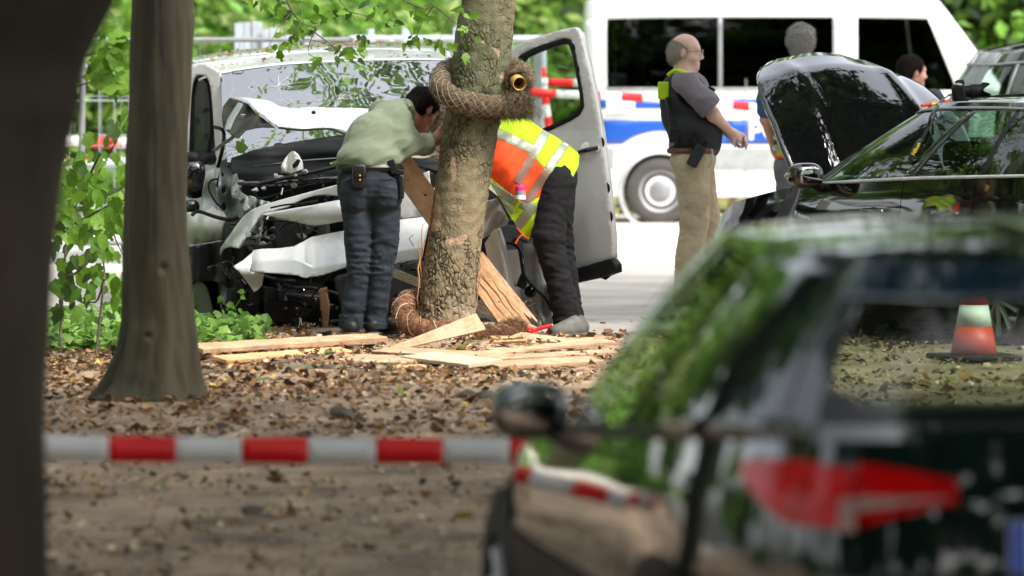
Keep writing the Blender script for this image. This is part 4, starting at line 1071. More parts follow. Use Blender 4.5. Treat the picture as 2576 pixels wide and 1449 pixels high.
# the leaning board behind the trunk
o, a, b, d, wv, nv, L = board('broad orange board leaning behind the leaning trunk, its lower end split near the red pliers', P(995, 395, 33.72), P(1322, 852, 33.16), .150, .032, (1, .15, .75), 'woodo', (0, .05), seed=2)
for k, (f, s0, s1) in enumerate([(-.25, .55, .95), (.1, .62, .97), (.36, .70, .99), (-.02, .5, .7)]):
    p0, p1 = a.lerp(b, s0) + wv * .075 * f * 1.6, a.lerp(b, s1) + wv * .075 * (f * 1.6 + .12)
    q = [p0.lerp(p1, t) + Vector((0, -.0185, 0)) + wv * .004 * math.sin(t * 17 + k) for t in np.linspace(0, 1, 12)]
    V, F = tube(q, [.0008, .0035, .0025, .0008], 4, flat=.6); mk('split_crack', V, F, M['twig'], o, smooth=False)
for (t_, f_, r_) in [(.22, .2, .010), (.12, -.25, .006), (.8, .0, .006), (.33, -.3, .005)]:
    c0 = a.lerp(b, t_) + wv * .075 * f_ + Vector((0, -.0165, 0)); V, F = blob(c0, (r_ * 1.2, .003, r_)); mk('knot', V, F, M['rust'], o)
splinters(o, a.lerp(b, .93), d, wv, 16, .12, .06, 4)
board('narrow strip split off along the right edge of the leaning orange board', P(1205, 640, 33.42), P(1350, 822, 33.2), .05, .02, (1, .3, .8), 'wood', (0, .12), seed=5)
board('yellowish lath crossing behind the foot of the leaning trunk', P(968, 677, 33.75), P(1262, 795, 33.70), .052, .02, (0, 0, 1), 'woodp', seed=6)
# two long boards on the left
GA = lambda px, py, z=0: G(px, py) + Vector((0, 0, z))
def flat_board(label, l, r_, wd_, th, z=(.02, .02), mat='wood', **kw):
    a, b = G(*l) + Vector((0, 0, z[0])), G(*r_) + Vector((0, 0, z[1])); wd0 = kw.pop('wdir') if 'wdir' in kw else (0, 1, 0)
    wq = Vector(wd0) + Vector((0, 0, .13 if wd0[2] == 0 else 0)); up_ = Vector((0, 0, .07 * wd_)); return board(label, a + up_, b + up_, wd_, th * .8, wq, mat, **kw)
flat_board('long pale board propped on another, left of the man in the green sweater', (488, 903), (975, 880), .15, .030, (.045, .062), jag=(.0, .10), seed=11, taper=(1, .8))
flat_board('dark-edged board lying underneath the long propped board at left', (488, 897), (900, 880), .13, .028, (.014, .016), 'woodo', seed=12)
flat_board('short board end on the ground below the left boards', (552, 915), (870, 893), .10, .024, (.014, .018), 'woodo', seed=13)
flat_board('sharp broken board resting on the lower coir hose, tip pointing left', (935, 903), (1208, 868), .095, .022, (.012, .125), 'wood', jag=(.25, .01), seed=14, taper=(.12, 1.15), wdir=(-.12, .75, .65))
flat_board('wide pale board left in the flat pile, rounded left end', (858, 914), (1045, 926), .24, .02, (.014, .014), 'wood', jag=(.1, .02), seed=15, taper=(.8, 1), wdir=(.5, 1, 0))
flat_board('pale board lying across the back of the flat pile', (960, 900), (1270, 915), .16, .022, (.03, .02), 'wood', seed=16, wdir=(.3, 1, 0))
flat_board('pale board with a square-cut end at the front of the flat pile', (1058, 921), (1192, 941), .0, .022, (.03, .016), 'woodp', seed=17) if False else None
flat_board('wide grey-tan board with square end at the front of the flat pile', (1050, 920), (1222, 937), .20, .024, (.04, .03), 'woodp', seed=18, wdir=(.75, 1, 0))
flat_board('short board stub in front of the flat pile', (983, 940), (1079, 936), .10, .024, (.014, .014), 'woodo', seed=19)
flat_board('long thin board at right, uppermost of the right-hand pile', (1180, 905), (1536, 886), .10, .02, (.02, .055), 'wood', seed=20, jag=(.12, .02), taper=(.5, 1))
flat_board('long thin board in the middle of the right-hand pile', (1215, 915), (1545, 904), .09, .018, (.02, .035), 'wood', seed=21)
flat_board('long straight board at the front of the right-hand pile', (1235, 932), (1500, 918), .12, .026, (.016, .016), 'wood', seed=22)
o, a, b, d, wv, nv, L = flat_board('splintered board running from the red pliers to the right', (1290, 858), (1500, 880), .11, .02, (.02, .02), 'splint', seed=23, jag=(.02, .2), taper=(1, .5))
splinters(o, b - d * .2, d, wv, 14, .22, .05, 8)
flat_board('thin lath on the ground right of the grey trainer', (1440, 862), (1552, 862), .04, .014, (.012, .012), 'wood', seed=24)
flat_board('stub of board lying against the frayed lower hose', (1236, 862), (1315, 861), .07, .02, (.02, .02), 'woodo', seed=25)
for k, (l, r_, w1, mt_, lb) in enumerate([((1100, 910), (1330, 899), .05, 'wood', 'thin lath crossing the middle of the board pile'), ((1300, 893), (1500, 872), .04, 'splint', 'thin splintered lath beside the mossy stick'), ((1380, 868), (1535, 874), .05, 'woodo', 'lath end right of the red pliers'), ((1210, 890), (1420, 893), .04, 'splint', 'splinter strip just behind the mossy stick'), ((890, 921), (1010, 933), .05, 'woodp', 'narrow grey strip at the left of the flat pile'), ((1110, 926), (1330, 925), .06, 'wood', 'narrow board between the square-ended board and the front long board'), ((1330, 908), (1530, 897), .03, 'splint', 'thin strip between the upper and middle right-hand boards'), ((1240, 872), (1340, 876), .05, 'woodo', 'short orange lath in front of the frayed lower hose')]):
    flat_board(lb, l, r_, w1, .016, (.02, .03 + .01 * (k % 3)), mt_, seed=40 + k, jag=(.06, .10), taper=(1, .7))
rr_ = np.random.default_rng(12); parts = []
for i in range(420):
    px, py = rr_.normal(1350, 110), rr_.normal(882, 16)
    if i % 3 == 0: px, py = rr_.uniform(900, 1500), rr_.uniform(868, 945)
    if py < 852: continue
    c0 = G(px, py, .012); a_ = rr_.uniform(0, 3.14); dv_ = Vector((math.cos(a_), math.sin(a_) * .8, rr_.uniform(-.1, .25))) * rr_.uniform(.02, .09)
    parts.append(tube([c0 - dv_, c0 + Vector((0, 0, .004)), c0 + dv_], [.001, rr_.uniform(.002, .006), .0008], 4, False, .5))
V, F = join(parts); o = mk('wood_splinters', V, F, M['splint'], smooth=False); tag(o, 'pale wood splinters strewn round the boards', 'splinters', kind='stuff')
for (pts, r_, mt, lb) in [([(1168, 903), (1230, 900), (1300, 892), (1380, 883), (1462, 876)], [.012, .017, .017, .010], 'log', 'dark mossy stick in the right-hand board pile'),
                          ([(860, 948), (940, 946), (1010, 931), (1090, 922), (1140, 903)], [.014, .014, .008, .003], 'twig', 'crooked dark stick lying over the flat pile'),
                          ([(725, 945), (790, 941), (850, 942), (905, 938)], [.028, .031, .027, .02], 'log', 'thick dark log piece left of the flat pile'),
                          ([(494, 948), (560, 946), (600, 947), (645, 949)], [.022, .022, .018, .010], 'log', 'mossy log piece beside the knotted trunk roots'),
                          ([(670, 918), (740, 911), (790, 900)], [.008, .013, .015], 'twig', 'short dark stick with a pale cut end below the left boards'),
                          ([(905, 905), (960, 903), (1010, 901)], [.008, .010, .006], 'log', 'thin stick behind the sharp broken board')]:
    q = catmull([G(*p_, .8 * r_[0]) for p_ in pts], 8); q = q + .004 * np.stack([sn(q, 30, 5), sn(q, 30, 6), sn(q, 30, 7)], 1)
    V, F = tube(q, r_, 10); o = mk('stick', V, F, M[mt]); tag(o, lb, 'stick')
# clods
for i, (px, py, s_, lb) in enumerate([(1165, 1003, .05, 'left dark clod of soil left of the near car mirror'), (1215, 1005, .045, 'right dark clod of soil left of the near car mirror'), (860, 1045, .045, 'dark clump under a curled leaf in the middle of the litter'), (650, 1300, .05, 'mossy dark clump in the near litter')]):
    V, F = blob(G(px, py, s_ * .25), (s_ * 1.3, s_, s_ * .5), nu=26, nv=16); V = np.array([tuple(v) for v in V]); V += .016 * np.stack([sn(V, 60, 1), sn(V, 60, 2), sn(V, 60, 3)], 1)
    o = mk('soil_clod', V, F, M['twig']); tag(o, lb, 'clod')
# ------------------------------------------------ vehicles: one plan-curve body builder
class Car:
    def __init__(s, root, L, W, n, sill, zb, Wg, yg, ng, Wr, yr, zr, wheels=(), Rarch=.37, zw=.32, crown=.05, prof=None, bulge=.03, droop=.05):
        s.root, s.l, s.W, s.n, s.sill, s.zb = root, L / 2, W, n, sill, zb
        s.Wg, s.cg, s.lg, s.ng = Wg, (yg[0] + yg[1]) / 2, (yg[1] - yg[0]) / 2, ng
        s.Wr, s.cr, s.lr, s.zr0 = Wr, (yr[0] + yr[1]) / 2, (yr[1] - yr[0]) / 2, zr
        s.wheels, s.Ra, s.zw, s.crown, s.bulge, s.droop = wheels, Rarch, zw, crown, bulge, droop
        s.prof = prof or ([0, .12, .3, .5, .62, .85, 1], [-.06, -.015, -.004, 0, -.004, -.022, -.045])
    def plan(s, th, W, l, c, n):
        th = np.asarray(th, float); cs, sn_ = np.cos(th), np.sin(th)
        x = W * np.abs(sn_) ** (2 / n); y = l * np.sign(cs) * np.abs(cs) ** (2 / n)
        nx = (x / W) ** (n - 1) / W; ny = np.sign(y) * (np.abs(y) / l) ** (n - 1) / l
        m = np.hypot(nx, ny) + 1e-9
        return x, y + c, nx / m, ny / m
    def th(s, y, l=None, c=0.0, n=None):
        l = l or s.l; n = n or s.n; q = max(-1, min(1, (y - c) / l))
        return math.acos(math.copysign(abs(q) ** (n / 2), q))
    def gth(s, y): return s.th(y, s.lg, s.cg, s.ng)
    def zlo(s, y, arch=True):
        z = s.sill + 0 * y
        if arch:
            for a in s.wheels:
                d = np.abs(y - a); z = np.where(d < s.Ra, np.maximum(z, s.zw + np.sqrt(np.maximum(s.Ra ** 2 - d ** 2, 0))), z)
        return z
    def lowpt(s, th, z, off, side):
        x, y, nx, ny = s.plan(th, s.W, s.l, 0, s.n)
        q = (z - s.sill) / (s.zb(y) - s.sill)
        f = np.interp(q, *s.prof) * s.W / .9 + off
        return np.stack([side * (x + nx * f), y + ny * f, z], -1)
    def low(s, name, t0, t1, mat, side=-1, z0=None, z1=None, nz=10, off=0.0, parent=None, arch=True, th0t=None, solid=0, step=.02, **kw):
        """panel of the lower body between plan angles t0..t1; z0/z1: functions of the 0..1 position along it"""
        n = max(4, int(abs(t1 - t0) * s.l / step)); tt = np.linspace(0, 1, n + 1)
        th = t0 + (t1 - t0) * tt
        _, y, _, _ = s.plan(th, s.W, s.l, 0, s.n)
        lo = s.zlo(y, arch) if z0 is None else np.array([z0(t) for t in tt]); hi = s.zb(y) if z1 is None else np.array([z1(t) for t in tt])
        rows = []
        for j in range(nz + 1):
            z = lo + (hi - lo) * j / nz; rows.append(s.lowpt(th, z, off, side))
        return s.grid(name, np.array(rows), mat, parent, side, solid, **kw)
    def grid(s, name, A, mat, parent, side, solid, **kw):
        m, n = A.shape[:2]; i = (np.arange(m - 1)[:, None] * n + np.arange(n - 1)[None]).ravel()
        F = np.stack([i, i + 1, i + 1 + n, i + n], 1)
        if side > 0: F = F[:, ::-1]
        return mk(name, A.reshape(-1, 3), F, M[mat], parent or s.root, solid=solid, offset=-1, **kw)
    ysw = None
    def zr(s, y):
        q = np.abs((y - s.cr) / s.lr); return s.zr0 - s.droop * q ** 3
    def gpt(s, th, t, off, side):
        xb, yb, nx, ny = s.plan(th, s.Wg, s.lg, s.cg, s.ng); xr_, yr_, n2, n3 = s.plan(th, s.Wr, s.lr, s.cr, s.ng)
        if s.ysw is not None:                       # upright sides behind the windscreen pillar
            fr, fb = s.cr + s.lr, s.cg + s.lg
            yr_ = np.where(yb < s.ysw, yb, s.ysw + (yb - s.ysw) * (fr - s.ysw) / (fb - s.ysw)); xr_ = xb * s.Wr / s.Wg; n2, n3 = nx, ny
        zb_ = s.zb(yb); zr_ = s.zr(yr_)
        bl = s.bulge * np.sin(np.pi * t) + off
        e = t ** 1.0
        z = zb_ + (zr_ - zb_) * t
        return np.stack([side * (xb + (xr_ - xb) * e + (nx + n2) / 2 * bl), yb + (yr_ - yb) * e + (ny + n3) / 2 * bl, z + off * .4], -1)
    def up(s, name, t0, t1, v0, v1, mat, side=-1, off=0.0, parent=None, solid=.006, nz=8, step=.03, **kw):
        n = max(3, int(abs(t1 - t0) * s.lg / step)); th = np.linspace(t0, t1, n + 1)
        rows = [s.gpt(th, np.full(n + 1, v0 + (v1 - v0) * j / nz), off, side) for j in range(nz + 1)]
        return s.grid(name, np.array(rows), mat, parent, side, solid, **kw)
    def roof(s, name, mat, r0=1.0, **kw):
        th = np.linspace(-math.pi, math.pi, 121); rows = []
        for r in np.r_[np.linspace(1, .85, 6), np.linspace(.78, .0, 9)]:
            e_ = s.gpt(np.abs(th), np.ones(121), 0, 1); x, y = e_[:, 0] * np.sign(th), e_[:, 1]
            zz = s.zr(s.cr + (y - s.cr)) * 1.0
            zc = s.zr(s.cr + r * (y - s.cr)); rows.append(np.stack([x * r, s.cr + r * (y - s.cr), np.maximum(zz, zc * r + zz * (1 - r)) * 0 + zc + s.crown * (1 - r ** 2.6)], -1))
        return s.grid(name, np.array(rows), mat, None, 1, .01, **kw)
    def deck(s, name, y0, y1, mat, crown=.04, inset=.02, nx=24, parent=None, fn=None):
        ys = np.linspace(y0, y1, 24); rows = []
        for y in ys:
            hw = s.W * max(0, 1 - (abs(y) / s.l) ** s.n) ** (1 / s.n) - inset - .045 * s.W / .9
            x = np.linspace(-hw, hw, nx + 1); rows.append(np.stack([x, 0 * x + y, s.zb(np.full(nx + 1, y)) + crown * (1 - (x / hw) ** 2)], -1))
        A = np.array(rows)
        if fn is not None: A = fn(A)
        return s.grid(name, A, mat, parent, -1, .012)
    def shell(s, mat='blackp', off=-.035):
        for side, nm in ((-1, 'inner_shell'), (1, 'inner_shell')):
            th = np.linspace(.02, math.pi - .02, 90); _, y, _, _ = s.plan(th, s.W, s.l, 0, s.n)
            lo = s.zlo(y); hi = s.zb(y) - .01
            s.grid(nm, np.array([s.lowpt(th, lo + (hi - lo) * j / 3, off, side) for j in range(4)]), mat, None, side, 0)
def wheel(root, c, r, wdt, side, rim='spoke', rimr=.62, n=40, tmat='tyre', rmat='steelrim'):
    """side -1: outer face towards local -X"""
    d = Vector((side, 0, 0))
    pr = [(r * rimr, -wdt / 2), (r * .86, -wdt / 2), (r * .97, -wdt * .42), (r, -wdt * .25), (r, wdt * .25), (r * .97, wdt * .42), (r * .86, wdt * .5), (r * rimr * 1.02, wdt * .46), (r * rimr, wdt * .36)]
    V, F = revolve(pr, c, d, n); t = mk('tyre', V, F, M[tmat], root)
    # tread blocks
    parts = []
    for k in range(n):
        a = 2 * math.pi * k / n
        for q in (-.3, 0, .3):
            R = Matrix.Rotation(a * side, 3, 'X'); cc = Vector(c) + d * (q * wdt) + R @ Vector((0, 0, r))
            parts.append(box(cc, (wdt * .24, 2 * math.pi * r / n * .7, .012), R))
    V, F = join(parts); mk('tread', V, F, M[tmat], t, smooth=False, kind='stuff')
    if rim == 'spoke':
        pr = [(r * rimr, .36 * wdt), (r * rimr * .93, .40 * wdt), (r * rimr * .90, .30 * wdt), (r * rimr * .88, .0)]
        V, F = revolve(pr, c, d, n); rm = mk('rim', V, F, M[rmat], root)
        for k in range(10):
            a = 2 * math.pi * k / 10; R = Matrix.Rotation(a * side, 3, 'X')
            p0 = Vector(c) + d * (.36 * wdt) + R @ Vector((0, 0, r * .1)); p1 = Vector(c) + d * (.34 * wdt) + R @ Vector((0, 0, r * rimr * .92))
            V, F = tube([p0, p0.lerp(p1, .5), p1], [.022, .017, .026], 6, flat=.6); mk('spoke', V, F, M[rmat], rm)
        V, F = revolve([(.001, .40 * wdt), (.045, .40 * wdt), (.055, .34 * wdt)], c, d, 20); mk('hub_cap', V, F, M[rmat], rm)
    else:
        pr = [(r * rimr, .34 * wdt), (r * rimr * .95, .40 * wdt), (r * rimr * .86, .30 * wdt), (r * rimr * .80, .12 * wdt), (r * .36, .22 * wdt), (r * .32, .34 * wdt), (.001, .36 * wdt)]
        V, F = revolve(pr, c, d, n); rm = mk('rim', V, F, M[rmat], root)
        V, F = revolve([(r * .30, .36 * wdt), (r * .22, .42 * wdt), (.001, .43 * wdt)], c, d, 24); mk('hub_cap', V, F, M['galv'], rm)
        for k in range(24):
            a = 2 * math.pi * k / 24; cc = Vector(c) + d * (.215 * wdt) + Vector((0, math.cos(a), math.sin(a))) * r * rimr * .80
            V, F = blob(cc, (.02, .016, .022), nu=8, nv=5); mk('rim_hole', V, F, M['blackp'], rm)
        V, F = revolve([(r * .44, .22 * wdt), (r * .44, .30 * wdt), (r * .36, .30 * wdt)], c, d, 24); mk('hub_ring', V, F, M['lavb'], rm)
def seatset(root, pts, zt, zs, name='seat'):
    for (x, y) in pts:
        V, F = blob((x, y, (zs + zt - .16) / 2 + .0), (.24, .10, (zt - .16 - zs) / 2), 4); s_ = mk(name, V, F, M['seat'], root)
        V, F = blob((x, y, zt - .08), (.13, .06, .085), 4, nu=16, nv=8); mk('headrest', V, F, M['seat'], s_)
        V, F = box((x, y + .25, zs), (.5, .5, .15)); mk('seat_cushion', V, F, M['seat'], s_, bevel=.03)
def text_mesh(name, body, size, mat, parent, loc, rot, ext=.002, bold=.0, sx=1.0):
    cu = bpy.data.curves.new(name, 'FONT'); cu.body = body; cu.size = size; cu.extrude = ext; cu.offset = bold
    tmp = bpy.data.objects.new(name + '_tmp', cu); COL.objects.link(tmp)
    dg = bpy.context.evaluated_depsgraph_get(); me = bpy.data.meshes.new_from_object(tmp.evaluated_get(dg))
    bpy.data.objects.remove(tmp); me.name = name; me.materials.clear(); me.materials.append(M[mat])
    o = bpy.data.objects.new(name, me); COL.objects.link(o); o.parent = parent; o.matrix_local = Matrix.Translation(loc) @ rot.to_4x4() @ Matrix.Diagonal((sx, 1, 1, 1))
    ORG[o.name] = Vector((0, 0, 0)); return o
def mirror(root, c, side, r=(.10, .07, .075), mat='blackcar', arm=True, gl='glassm'):
    """door mirror; glass faces local -Y"""
    V, F = blob(c, r, 2.8, nu=26, nv=16); m = mk('door_mirror', V, F, M[mat], root)
    g_ = Vector(c) + Vector((0, -r[1] * .90, 0))
    A = []; 
    V, F = blob(g_, (r[0] * .80, .012, r[2] * .76), 3, nu=24, nv=10); mk('mirror_glass', V, F, M[gl], m)
    if arm:
        V, F = tube([Vector(c) + Vector((-side * r[0] * .6, .0, -r[2] * .6)), Vector(c) + Vector((-side * (r[0] + .06), .02, -r[2] * 1.15))], [.03, .035], 10); mk('mirror_arm', V, F, M['blackp'], m)
    return m

# ================= near dark green hatchback, right foreground
a7 = math.radians(7.5); hd = Vector((-math.sin(a7), math.cos(a7), 0))
zf = gz(13)
rear = Vector((1.29, 12.45, 0)); org = rear + hd * 2.15
near = thing('parked_car', 'dark green hatchback close to the camera, blurred, red tail lamp facing the viewer', 'car', (org.x, org.y, zf), a7, local=True)
zbf = lambda y: np.interp(y, [-2.15, -1.6, -.5, .6, 1.1, 1.7, 2.15], [.99, .97, .91, .84, .78, .67, .50])
C = Car(near, 4.3, .90, 4.2, .20, zbf, .86, (-2.06, .95), 4.0, .56, (-1.72, .02), 1.41, wheels=(-1.38, 1.27), crown=.04, bulge=.035, droop=.05, prof=([0, .12, .3, .45, .6, .85, 1], [-.09, -.055, -.028, -.010, 0, -.018, -.045]))
T = C.th
for sd_ in (-1, 1):
    C.low('front_wing', .25, T(.72), 'greencar', sd_)
    C.low('front_door', T(.715), T(-.32), 'greencar', sd_)
    C.low('rear_door', T(-.325), T(-1.18), 'greencar', sd_)
    C.low('rear_quarter', T(-1.185), T(-2.02), 'greencar', sd_)
    C.low('sill_trim', T(.95), T(-1.05), 'blackp', sd_, z0=lambda t: .17, z1=lambda t: .26, off=.006, arch=False, nz=2)
    C.low('flank_shade_band', T(1.62), T(-2.0), 'blackp', sd_, z0=None, z1=lambda t: .58 - .06 * t, off=.009, nz=6)  # added dark band: the lower flank's dark reflection put into colour
    # greenhouse
    g = C.gth
    C.up('window_pillar', .42, .62, 0, 1, 'greencar', sd_); C.up('window_frame', .42, math.pi - .5, .93, 1.0, 'greencar', sd_)
    C.up('window_pillar', g(-.30), g(-.38), 0, .95, 'blackg', sd_)
    C.up('window_pillar', g(-1.25), math.pi - .66, 0, 1, 'greencar', sd_)
    C.up('window_pillar', math.pi - .665, math.pi - .52, 0, 1, 'greencar', sd_)
    C.up('front_side_window', .62, g(-.30), .0, .93, 'glassw', sd_, solid=0); C.up('rear_side_window', g(-.38), g(-1.25), .0, .93, 'glassw', sd_, solid=0)
    C.up('window_trim', .62, g(-1.3), -.01, .035, 'blackp', sd_, off=.008)
    mirror(near, (sd_ * .90, .54, .905), sd_, (.105, .08, .078), 'greencar', arm=False)
C.up('windscreen', 0, .42, 0, 1, 'glassr', -1, solid=0); C.up('windscreen', 0, .42, 0, 1, 'glassr', 1, solid=0)
for sd_ in (-1, 1):
    C.up('rear_window', math.pi - .52, math.pi, .10, .78, 'glassr', sd_, solid=0)
    C.up('tailgate_edge', math.pi - .52, math.pi, -.02, .10, 'greencar', sd_)
    C.up('spoiler', math.pi - .62, math.pi, .78, 1.01, 'bluecar', sd_, off=.012)
C.roof('roof', 'greencar')
for sd_ in (-1, 1):
    # tailgate face and bumper
    C.low('tailgate', T(-2.025), math.pi, 'greencar', sd_, z0=lambda t: .52)
    C.low('rear_bumper', T(-2.03), math.pi, 'bluecar', sd_, z0=lambda t: .22, z1=lambda t: .515, off=.02)
    # tail lamp: quarter part and tailgate part
    tA, tB, tC = T(-1.90), T(-2.105), T(-2.149)
    tl = C.low('tail_lamp', T(-1.83), T(-2.085), 'lampr', sd_, z0=lambda t: .915 - .115 * min(1, t * 1.9) ** .7, z1=lambda t: .93 - .005 * t + .015 * math.sin(t * 3), off=.016, nz=6, step=.01)
    C.low('reversing_lens', T(-2.072), T(-2.090), 'lampw', sd_, z0=lambda t: .79, z1=lambda t: .865, off=.021, nz=4, step=.004, parent=tl)
    tq = C.low('tail_lamp', T(-2.088), T(-2.1435), 'lampr', sd_, z0=lambda t: .800 + .055 * t ** 1.1, z1=lambda t: .94 - .035 * t ** 1.6, off=.014, nz=6, step=.004)
    C.low('reversing_lens', T(-2.092), T(-2.1415), 'lampw', sd_, z0=lambda t: .835 + .030 * t, z1=lambda t: .868 - .000 * t, off=.020, nz=4, step=.004, parent=tq)
C.deck('bonnet', .90, 2.10, 'greencar', .03)
C.shell()
for y in (-1.38, 1.27):
    for sd_ in (-1, 1): wheel(near, (sd_ * .80, y, .32), .32, .21, sd_)
V, F = box((0, 0, .25), (1.5, 3.8, .06)); mk('floor_pan', V, F, M['blackp'], near)
V, F = box((0, .75, .80), (1.35, .45, .18)); mk('dashboard', V, F, M['blackp'], near, bevel=.05)
seatset(near, [(-.38, -.35)], 1.16, .45); seatset(near, [(.38, -.35)], 1.0, .45)
V, F = box((0, -1.15, .68), (1.25, .14, .45)); mk('rear_bench', V, F, M['seat'], near, bevel=.04)
# number plate with blue strip
V, F = box((.05, -2.168, .76), (.52, .012, .115)); np_ = mk('number_plate', V, F, M['lavb'], near)
V, F = box((-.189, -2.178, .76), (.042, .006, .113)); mk('blue_strip', V, F, M['blue'], np_)
V, F = box((-.05, -2.13, 1.045), (.6, .012, .018)); 

# ================= black car with raised bonnet
ab = math.radians(31.4); hb = Vector((-math.sin(ab), math.cos(ab), 0)); lb_ = Vector((-math.cos(ab), -math.sin(ab), 0))
fa = Vector((2.11, 34.89, 0)); orgb = fa - hb * 1.38; zk = -.06
blk = thing('parked_car', 'glossy black car with its bonnet raised and a camera on its roof', 'car', (orgb.x, orgb.y, zk), ab, local=True)
zbb = lambda y: np.interp(y, [-2.25, -1.6, -.4, .75, 1.05, 1.6, 2.0, 2.25], [1.04, 1.02, .985, .93, .89, .81, .68, .50])
B = Car(blk, 4.5, .90, 3.4, .20, zbb, .855, (-1.95, 1.18), 3.6, .56, (-1.55, .10), 1.435, wheels=(-1.27, 1.38), crown=.05, bulge=.03, droop=.05)
T, g = B.th, B.gth
for sd_ in (-1, 1):
    B.low('front_wing', .30, T(.735), 'blackcar', sd_, nz=14)
    dr = B.low('front_door', T(.728), T(-.33), 'blackcar', sd_, nz=14)
    dr2 = B.low('rear_door', T(-.337), T(-1.02), 'blackcar', sd_, nz=14)
    B.low('rear_quarter', T(-1.027), math.pi, 'blackcar', sd_, nz=14)
    B.low('sill_trim', T(.95), T(-.95), 'blackp', sd_, z0=lambda t: .17, z1=lambda t: .25, off=.005, arch=False, nz=2)
    for dd_, yh in ((dr, -.17), (dr2, -.90)):
        q = B.lowpt(np.array([T(yh), T(yh + .1), T(yh + .2)]), np.array([.80, .805, .80]), .030, sd_)
        V, F = tube(catmull([B.lowpt(np.array(T(yh - .01)), np.array(.795), .004, sd_), q[0], q[1], q[2], B.lowpt(np.array(T(yh + .22)), np.array(.795), .004, sd_)], 5), .013, 8, flat=.8); h_ = mk('door_handle', V, F, M['blackcar'], dd_)
        V, F = blob(B.lowpt(np.array(T(yh + .1)), np.array(.785), -.004, sd_), (.012, .075, .035), nu=20, nv=10); mk('handle_recess', V, F, M['blackp'], h_)
    B.up('window_pillar', .40, .50, 0, 1, 'blackcar', sd_, off=.004)
    B.up('roof_rail', .40, math.pi - .45, .93, 1.0, 'blackcar', sd_, off=.004)
    B.up('window_frame', .50, g(-1.42), .905, .935, 'steel', sd_, off=.010, nz=2)
    B.up('window_pillar', g(-.30), g(-.42), 0, .93, 'blackcar', sd_, off=.004)
    B.up('window_pillar', g(-1.06), g(-1.10), 0, .93, 'blackp', sd_, off=.004)
    B.up('window_pillar', g(-1.45), math.pi - .5, 0, 1, 'blackcar', sd_, off=.002)
    B.up('mirror_triangle', .50, .60, 0, .35, 'greyplas', sd_, off=.006)
    B.up('front_side_window', .50, g(-.30), .0, .92, 'glassc', sd_, solid=0); B.up('rear_side_window', g(-.42), g(-1.06), .0, .92, 'glassc', sd_, solid=0); B.up('quarter_window', g(-1.10), g(-1.45), .0, .92, 'glassc', sd_, solid=0)
    B.up('window_trim', .50, g(-1.5), -.012, .03, 'greyplas', sd_, off=.010, nz=2)
    m_ = mirror(blk, (sd_ * .98, .50, .995), sd_, (.105, .075, .078), 'blackcar')
    V, F = blob((sd_ * 1.06, .53, .995), (.03, .06, .02), nu=14, nv=8); mk('indicator_lens', V, F, M['lampw'], m_)
for sd_ in (-1, 1):
    B.up('windscreen', 0, .40, 0, 1, 'glassc', sd_, solid=0); B.up('rear_window', math.pi - .45, math.pi, .05, .9, 'glassc', sd_, solid=0)
B.roof('roof', 'blackcar')
B.shell()
B.deck('engine_bay', 1.1, 2.1, 'blackp', -.12, .1)
# front end: thin red edge of the lamp and a bumper seam
B.low('front_bumper', .0, .30, 'blackcar', -1); B.low('front_bumper', .0, .30, 'blackcar', 1)
B.low('lamp_edge', .34, .52, 'lampr', -1, z0=lambda t: .50 + .30 * t ** .7 - .008, z1=lambda t: .50 + .30 * t ** .7 + .008, off=.012, nz=2)
# raised bonnet
def raise_(A):
    py_, pz_ = 1.02, .93; an = math.radians(58)
    y = A[..., 1] - py_; z = A[..., 2] - pz_
    z = z + .05 * np.clip(y, 0, 1.0) + .05 * np.sin(np.clip(y, 0, 1.1) * 2.6)
    rib = .018 * np.exp(-((np.abs(A[..., 0]) - .42 + .10 * y) / .05) ** 2)
    z = z + rib
    k = 0.86
    y = y * (1 + .13 * (1 - (A[..., 0] / .72) ** 2)) - .06 * np.clip(y, 0, 1)
    yy = y * k
    return np.stack([A[..., 0] * (.86 + .20 * np.clip(y, 0, 1)) + .03, py_ + yy * math.cos(an) - z * math.sin(an), pz_ + yy * math.sin(an) + z * math.cos(an)], -1)
bn = B.deck('bonnet', 1.02, 2.20, 'blackcar', .085, .03, nx=40, fn=raise_)
for y in (-1.27, 1.38):
    for sd_ in (-1, 1): wheel(blk, (sd_ * .79, y, .32), .32, .215, sd_, rimr=.70)
V, F = box((0, 0, .25), (1.5, 3.8, .06)); mk('floor_pan', V, F, M['blackp'], blk)
V, F = box((0, .80, .82), (1.35, .42, .20)); mk('dashboard', V, F, M['blackp'], blk, bevel=.05)
seatset(blk, [(-.37, -.25), (.37, -.25)], 1.20, .45); V, F = box((0, -1.2, .72), (1.25, .14, .5)); mk('rear_bench', V, F, M['seat'], blk, bevel=.04)
V, F = revolve([(.17, -.012), (.185, 0), (.17, .012), (.155, 0), (.17, -.012)], (-.37, .42, .93), (0, -.9, .4), 30); mk('steering_wheel', V, F, M['blackp'], blk)
Rb = Matrix.Rotation(ab, 3, 'Z'); BW = lambda x, y, z: Vector((orgb.x, orgb.y, zk)) + Rb @ Vector((x, y, z))

